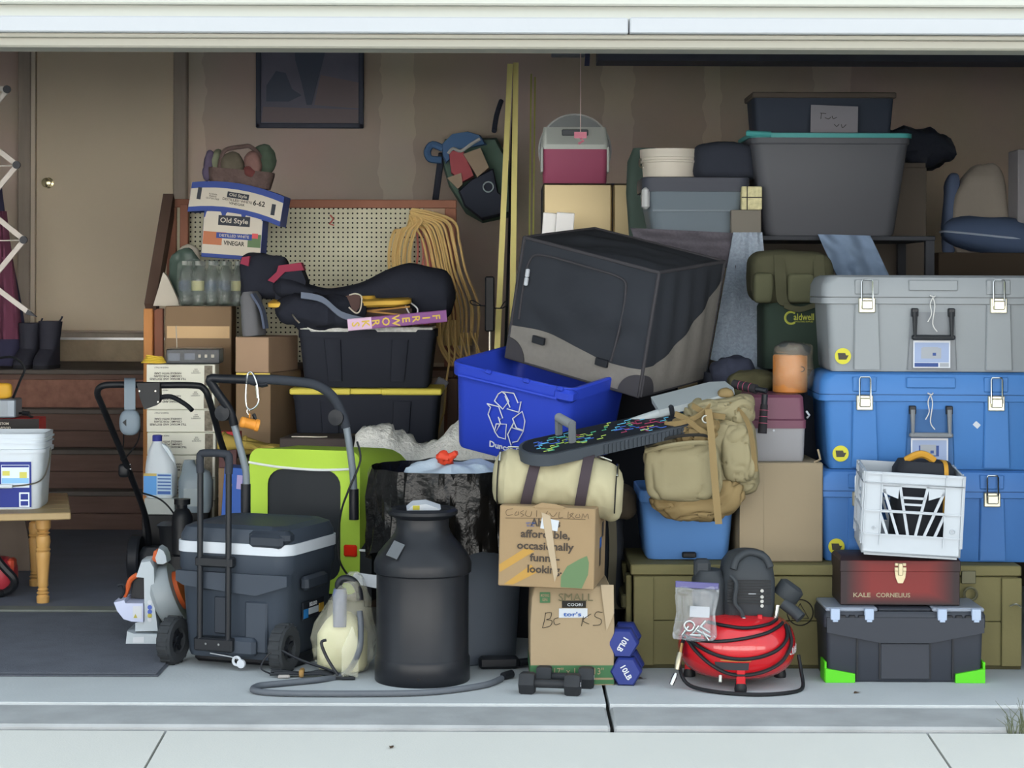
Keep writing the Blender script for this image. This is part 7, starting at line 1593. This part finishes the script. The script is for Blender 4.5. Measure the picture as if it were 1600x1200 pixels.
ct_ = MB().box(-.019, .019, -.008, -.003, rh - .03, rh - .02, b=.001).box(-.008, .008, -.013, -.003, rh - .062, rh - .02, b=.002).box(-.02, .02, -.008, .0, rh - .047, rh - .034, b=.001).prism([(-.019, rh - .048), (-.016, rh - .07), (-.008, rh - .088), (.008, rh - .088), (.016, rh - .07), (.019, rh - .048)], -.007, .0).build('catch', mk('catch_brass', '#c9bfa0', .3, rough=.35, metal=.6, k=1.2), rtb)
stn = mk('stencil_cream', '#b3a78a', .3)
lettering(rtb, 'KALE', (-rw/2 + .072, -.0015, .034), .015, stn, width=.058, bold=.02); lettering(rtb, 'CORNELIUS', (-rw/2 + .178, -.0015, .034), .015, stn, width=.115, bold=.02)

# ---------------------------------------------------------------- white milk crate
wm_ = mk('crate_white', '#dce4ec', .3, rough=.45, k=.84)
mk_ = thing('milk_crate', 'white plastic milk crate with slanted bars tilted on the red toolbox', 'milk crate', (1.344, .30, .445), (R(1.7), R(2.6), R(-5.6)))
cw2, cd2, ch2, tk2 = .325, .328, .272, .006
def strip(pts, y0, y1, nm, axis='y'):
    return MB().prism(pts, y0, y1, axis=axis).build(nm, wm_, mk_)
def bar(a, b_, wv, y0, y1, nm='lattice_bar', axis='y'):
    a, b_ = Vector(a), Vector(b_); d_ = (b_ - a).normalized(); n_ = Vector((-d_.y, d_.x)) * wv/2
    P = [a + n_, a - n_, b_ - n_, b_ + n_]
    ar = sum(P[i].x * P[(i+1) % 4].y - P[(i+1) % 4].x * P[i].y for i in range(4))
    if ar < 0: P = P[::-1]
    MB().prism([tuple(p) for p in P], y0, y1, axis=axis).build(nm, wm_, mk_)
for side in range(4):
    ax_ = 'y' if side < 2 else 'x'; W_ = cw2/2 if side < 2 else cd2/2; O_ = cd2/2 if side < 2 else cw2/2; s = -1 if side % 2 == 0 else 1
    y0, y1 = sorted((s*O_, s*(O_ - tk2))); f = (lambda pts: MB().prism(pts, y0, y1, axis=ax_).build('side_panel', wm_, mk_))
    f([(-W_, 0), (W_, 0), (W_, .062), (-W_, .062)]); f([(-W_, .225), (W_, .225), (W_, ch2), (-W_, ch2)])
    f([(-W_, .062), (-W_ + .058, .062), (-W_ + .058, .225), (-W_, .225)]); f([(W_ - .058, .062), (W_, .062), (W_, .225), (W_ - .058, .225)])
    L_ = W_ - .058
    bar((-L_, .142), (L_, .142), .009, y0, y1, axis=ax_)
    for a, b_ in (((-.048, .24), (-.012, .062)), ((-.098, .215), (-.045, .062)), ((-.105, .13), (-.08, .062)), ((.048, .24), (.012, .062)), ((.1, .215), (.04, .062)), ((.105, .14), (.075, .062))): bar(a, b_, .009, y0, y1, axis=ax_)
    bar((-.04, .19), (.04, .19), .008, y0, y1, axis=ax_); bar((-.034, .168), (.034, .168), .007, y0, y1, axis=ax_)
    for a in (((-L_, .228), (-L_, .205), (-.05, .185), (-.048, .228)), ((L_, .228), (L_, .205), (.05, .185), (.048, .228))):
        P = list(a); ar = sum(P[i][0] * P[(i+1) % 4][1] - P[(i+1) % 4][0] * P[i][1] for i in range(4)); f(P if ar > 0 else P[::-1])
    ro_ = .005
    for zz_ in (ch2 - .006, .236, .205 + .03, .142, .064):
        yy0, yy1 = sorted((s*O_, s*(O_ + ro_))); MB().prism([(-W_, zz_ - .0025), (W_, zz_ - .0025), (W_, zz_ + .0025), (-W_, zz_ + .0025)], yy0, yy1, axis=ax_).build('outer_rib', wm_, mk_)
    for xx_ in (-W_ + .003, -W_ + .058, W_ - .058, W_ - .003):
        yy0, yy1 = sorted((s*O_, s*(O_ + ro_))); MB().prism([(xx_ - .002, .03), (xx_ + .002, .03), (xx_ + .002, ch2), (xx_ - .002, ch2)], yy0, yy1, axis=ax_).build('outer_rib', wm_, mk_)
MB().box(-cw2/2, cw2/2, -cd2/2, cd2/2, 0, .005).build('bottom', wm_, mk_); MB().box(-cw2/2 + .01, cw2/2 - .01, -cd2/2 + .01, cd2/2 - .01, -.008, 0).build('stacking_foot', wm_, mk_)
for x, r_ in ((-.125, .005), (.133, .008)): MB().ring((x, -cd2/2 - .003, .085), r_, .0018, 16, 5).build('boss_ring', wm_, mk_)
bgk = thing('tool_bag', 'black bag with a yellow strap standing inside the white milk crate', 'bag', (1.40, .34, .455), (0, R(2.6), R(-5.6)))
MB().rl([(0, .19, .22, .02), (.02, .2, .23, .03), (.25, .2, .22, .04), (.283, .17, .18, .05)], k=4).build('body', mk('bag_black', '#2c2f36', .4, rough=.85), bgk)
ys_ = mk('strap_yellow', '#d09a34', .4, rough=.6)
MB().tube([(-.065, -.04, .283), (-.03, -.05, .305), (.0, -.045, .305), (.03, -.04, .287)], .013, 8, smooth=4).build('carry_strap', ys_, bgk); MB().ribbon([(.065, -.114, .1), (.065, -.112, .24), (.063, -.08, .284), (.06, .0, .287)], (1, 0, 0), .014, .004, smooth=3).build('side_strap', ys_, bgk)

# ---------------------------------------------------------------- pancake compressor
cr_ = mk('tank_red', '#d9252e', .25, rough=.25, coat=.5); mg = mk('motor_grey', '#3a3f44', .3, rough=.6); rubb = mk('rubber_black', '#202226', .2, rough=.5)
cpx, cpy = Xp(1153, .235), .235
cp_ = thing('air_compressor', 'red pancake air compressor with a grey motor shroud in front of the olive crate', 'air compressor', (cpx, cpy, 0))
TR, TH, TZ0 = .197, .108, .128
prof_ = [(TR * math.cos(a) ** .55 if math.cos(a) > 0 else 0.001, TZ0 + TH * math.copysign(abs(math.sin(a)) ** .9, math.sin(a))) for a in [R(-89 + 178 * i / 28) for i in range(29)]]
MB().lathe(prof_, 64).build('tank', cr_, cp_)
for a in (-92, 25, 152):
    x, y = .15*math.cos(R(a)), .15*math.sin(R(a))
    lg = MB().box(-.015, .015, -.012, .012, .02, .11, b=.003, M=Matrix.Translation((x*1.15, y*1.15, 0)) @ Matrix.Rotation(R(a + 90), 4, 'Z')).build('leg_bracket', cr_, cp_)
    MB().lathe([(.02, .0005), (.021, .01), (.017, .028)], 16, c=(x*1.15, y*1.15, 0)).build('rubber_foot', rubb, lg)
_n0 = set(cp_.children)
MB().rl([(.235, .16, .17, .03), (.26, .175, .19, .04), (.36, .178, .19, .04), (.42, .165, .18, .06), (.452, .12, .14, .06), (.46, .07, .1, .05)], M=Matrix.Translation((.035, .02, 0)), k=5).build('motor_shroud', mg, cp_)
for i in range(9):
    z_ = .29 + i * .0095; MB().box(-.04, .105, -.079, -.0755, z_, z_ + .0045).build('vent_slot', rubb, cp_)
MB().tube([(-.02, -.07, .405), (-.005, -.06, .44), (.035, -.045, .458), (.085, -.05, .445), (.105, -.06, .41)], .013, 10, smooth=4).build('carry_handle', mg, cp_)
MB().rl([(.25, .1, .13, .03), (.36, .11, .14, .04), (.395, .08, .11, .04)], M=Matrix.Translation((-.095, .0, 0)), k=4).build('cylinder_cover', mg, cp_); MB().box(-.145, -.09, -.03, .03, .37, .43, b=.01).build('intake_filter', mg, cp_)
MB().lathe([(.04, 0), (.045, .01), (.045, .05), (.03, .06)], 20, M=Matrix.Translation((.155, -.02, .30)) @ Matrix.Rotation(R(35), 4, 'Y')).build('pressure_switch', mg, cp_)
MB().tube([(.15, -.05, .29), (.19, -.07, .26), (.205, -.08, .245)], .02, 12).build('regulator', mg, cp_); MB().tube([(.13, -.06, .285), (.125, -.065, .25), (.12, -.06, .235)], .007, 8).build('outlet', chrome, cp_)
MB().tube([(-.03, -.078, .385), (-.012, -.09, .36), (-.018, -.095, .3), (.002, -.1, .27), (.012, -.1, .243)], .0075, 8, smooth=4).build('copper_line', mg, cp_); MB().lathe([(.012, .235), (.013, .242), (.008, .25)], 12, c=(.012, -.1, 0)).build('line_fitting', chrome, cp_)
MB().box(.058, .074, -.10, -.085, .236, .258, b=.002).build('relief_tab', cr_, cp_); MB().tube([(-.072, -.17, .07), (-.074, -.18, .05)], .006, 8).build('drain_valve', steel, cp_)
for i, z_ in enumerate((.365, .345, .33, .315)): MB().disc((.075, -.0775, z_ - .03), .006, 10, t=.003).build('gauge_stud', chrome, cp_)
MB().box(.03, .055, -.0775, -.0755, .322, .326).build('badge', whitep, cp_)
for o_ in set(cp_.children) - _n0: o_.location.z -= .018
def on_tank(a, z_, off=.001):
    sz = (z_ - TZ0) / TH; sn = abs(sz) ** (1/.9); r_ = TR * math.sqrt(max(0, 1 - sn*sn)) ** .55
    return Vector(((r_ + off)*math.cos(R(a)), (r_ + off)*math.sin(R(a)), z_))
for i, chh in enumerate('CRAFTSMAN'):
    a = -33 + i * 6.2; p = on_tank(a, .118, .002); lettering(cp_, chh, p, .022, whiteink, yaw=R(a + 90), bold=.04, width=.013, tilt=R(0))
rings = []
for i in range(15):
    a = -118 + i * 2.4; rings.append([on_tank(a, .072, .0008), on_tank(a, .098, .0008), on_tank(a, .098, .0018), on_tank(a, .072, .0018)])
MB().loft(rings).build('warning_label', mk('label_charcoal', '#4a4a50', .25), cp_)
rings = []
for i in range(15):
    a = -112 + i * 2.1; rings.append([on_tank(a, .102, .0008), on_tank(a, .107, .0008), on_tank(a, .107, .0018), on_tank(a, .102, .0018)])
MB().loft(rings).build('orange_stripe_label', mk('label_amber', '#c98a4a', .25), cp_)
ah_ = thing('air_hose', 'black rubber air hose coiled around the red compressor', 'hose', (cpx, cpy - .2, 0))
hp2 = [on_tank(a, z_, .008) for a, z_ in ((-30, .222), (-55, .215), (-85, .208), (-110, .213), (-135, .218))]
hp3 = [on_tank(a, z_, .009) for a, z_ in ((-30, .212), (-45, .205), (-65, .192), (-90, .178), (-115, .166), (-140, .162), (-150, .165))]
hp4 = [on_tank(a, z_, .009) for a, z_ in ((-28, .205), (-40, .17), (-55, .138), (-75, .118), (-95, .112), (-115, .122), (-135, .145), (-150, .163))]
hp5 = [on_tank(a, z_, .010) for a, z_ in ((-26, .2), (-35, .15), (-48, .1), (-65, .07), (-85, .056), (-105, .06), (-122, .09), (-138, .13), (-150, .16))]
off_ = Vector((cpx, cpy, 0))
for k_, h_ in enumerate((hp2, hp3, hp4, hp5)): loc(ah_, MB().tube([p + off_ for p in h_], .006, 8, smooth=5)).build('hose_loop', rubb, ah_)
fl_ = [off_ + on_tank(-155, .16, .012), off_ + Vector((-.2, -.09, .08)), off_ + Vector((-.18, -.14, .02)), off_ + Vector((-.1, -.21, .008)), off_ + Vector((.03, -.255, .007)), off_ + Vector((.14, -.225, .007)), off_ + Vector((.2, -.15, .008)), off_ + Vector((.205, -.09, .05)), off_ + Vector((.2, -.06, .1))]
loc(ah_, MB().tube(fl_, .0065, 8, smooth=6)).build('floor_loop', rubb, ah_)
f0 = off_ + on_tank(-148, .165, .012); f1 = W(1050, 1070, .1)
q0 = W(1066, 1005, .14); q1 = W(1060, 1032, .12); q2 = W(1056, 1052, .11); q3 = W(1049, 1070, .10)
loc(ah_, MB().tube([f0, W(1068, 990, .16), q0], .005, 8)).build('hose_end', rubb, ah_); brs = mk('fitting_brass', '#b08a5a', .15, rough=.3, metal=.8, k=1.2)
loc(ah_, MB().tube([q0, W(1063, 1020, .13)], .006, 8)).build('brass_ferrule', brs, ah_); loc(ah_, MB().tube([W(1063, 1020, .13), q1, W(1058, 1046, .115)], [.010, .011, .009], 10)).build('coupler', mk('coupler_steel', '#c4bda4', .15, rough=.3, metal=.8), ah_); loc(ah_, MB().tube([q2, W(1053, 1060, .105), q3], [.006, .009, .008], 10)).build('plug', chrome, ah_)
# zip bag of fittings
zb2 = thing('zip_bag', 'clear zip bag of air fittings hanging on the front of the compressor', 'zip bag', W(1085, 1000, .05), (R(-4), R(3), 0))
zw, zh = .155, .195
clr = mk('zip_clear', '#dfe4ea', .2, rough=.1, alpha=.20, spec=.8, bump=(14, .8))
MB().sq((zw, .03, zh*.92), (.18, .4), 60, 44, c=(0, .0, zh*.45), amp=.008, freq=18, seed=19, fold=.012, warp=lambda p: (p.x * (.84 + .16 * abs(p.z) / .09), p.y * (1 - .5 * max(0, p.z / .09)), p.z)).build('bag', clr, zb2)
MB().box(-zw*.46, zw*.46, -.004, .004, zh*.86, zh*.97, b=.002).build('zip_strip', mk('zip_purple', '#6a68a8', .2, rough=.3, alpha=.75), zb2)
MB().box(-.02, .045, -.004, .0, .075, .11).build('instruction_card', mk('card_pale', '#c4cad4', .2), zb2)
for i in range(8):
    x, z_ = random.uniform(-.045, .05), random.uniform(.015, .055); a = random.uniform(0, 3)
    MB().tube([(x - .018*math.cos(a), -.006, z_ - .018*math.sin(a)), (x + .018*math.cos(a), -.006, z_ + .018*math.sin(a))], [.004, .006], 8).build('fitting', chrome, zb2)
MB().ring((-.02, -.012, .045), .016, .004, 18, 6).build('ring_fitting', chrome, zb2)
# weed in the joint, fallen leaves
wd = thing('grass_tuft', 'small tuft of weeds growing at the edge of the slab', 'weed', (Xp(1586, -.42), -.43, -.03))
gm_ = mk('weed_green', '#7c8466', -.4, rough=.8)
for i in range(22):
    a = random.uniform(-1.2, 1.2); h_ = random.uniform(.04, .12); x = random.uniform(-.03, .03)
    MB().tube([(x, random.uniform(-.01, .01), 0), (x + a*.012, -.005, h_*.6), (x + a*.05, -.01, h_)], [.0016, .0012, .0004], 4).build('blade', gm_, wd)
lm_ = mk('dead_leaf', '#5d4a38', .2, rough=.9)
for i, (px, py, lab) in enumerate(((1004, 1060, 'curled dead leaf beside the blue dumbbells'), (1342, 1082, 'dead leaf on the concrete in front of the black toolbox'), (612, 1146, 'dead leaf on the driveway near the left joint'))):
    p = floor_pt(px, py, .002); p.z = .0005
    if p.y < -.43: p = W(px, py, -.6); p.z = -.022 + (p.y + .44) * SL + .001
    T = thing('dead_leaf', lab, 'leaf', p, (0, 0, R(40*i)), 'dead leaves'); MB().loft([[(-.018, 0, .001), (-.018, .001, .003)], [(-.006, -.007, .003), (-.006, .007, .006)], [(.008, -.005, .004), (.008, .006, .002)], [(.018, 0, .001), (.018, .001, .002)]], closed=False).build('blade', lm_, T)
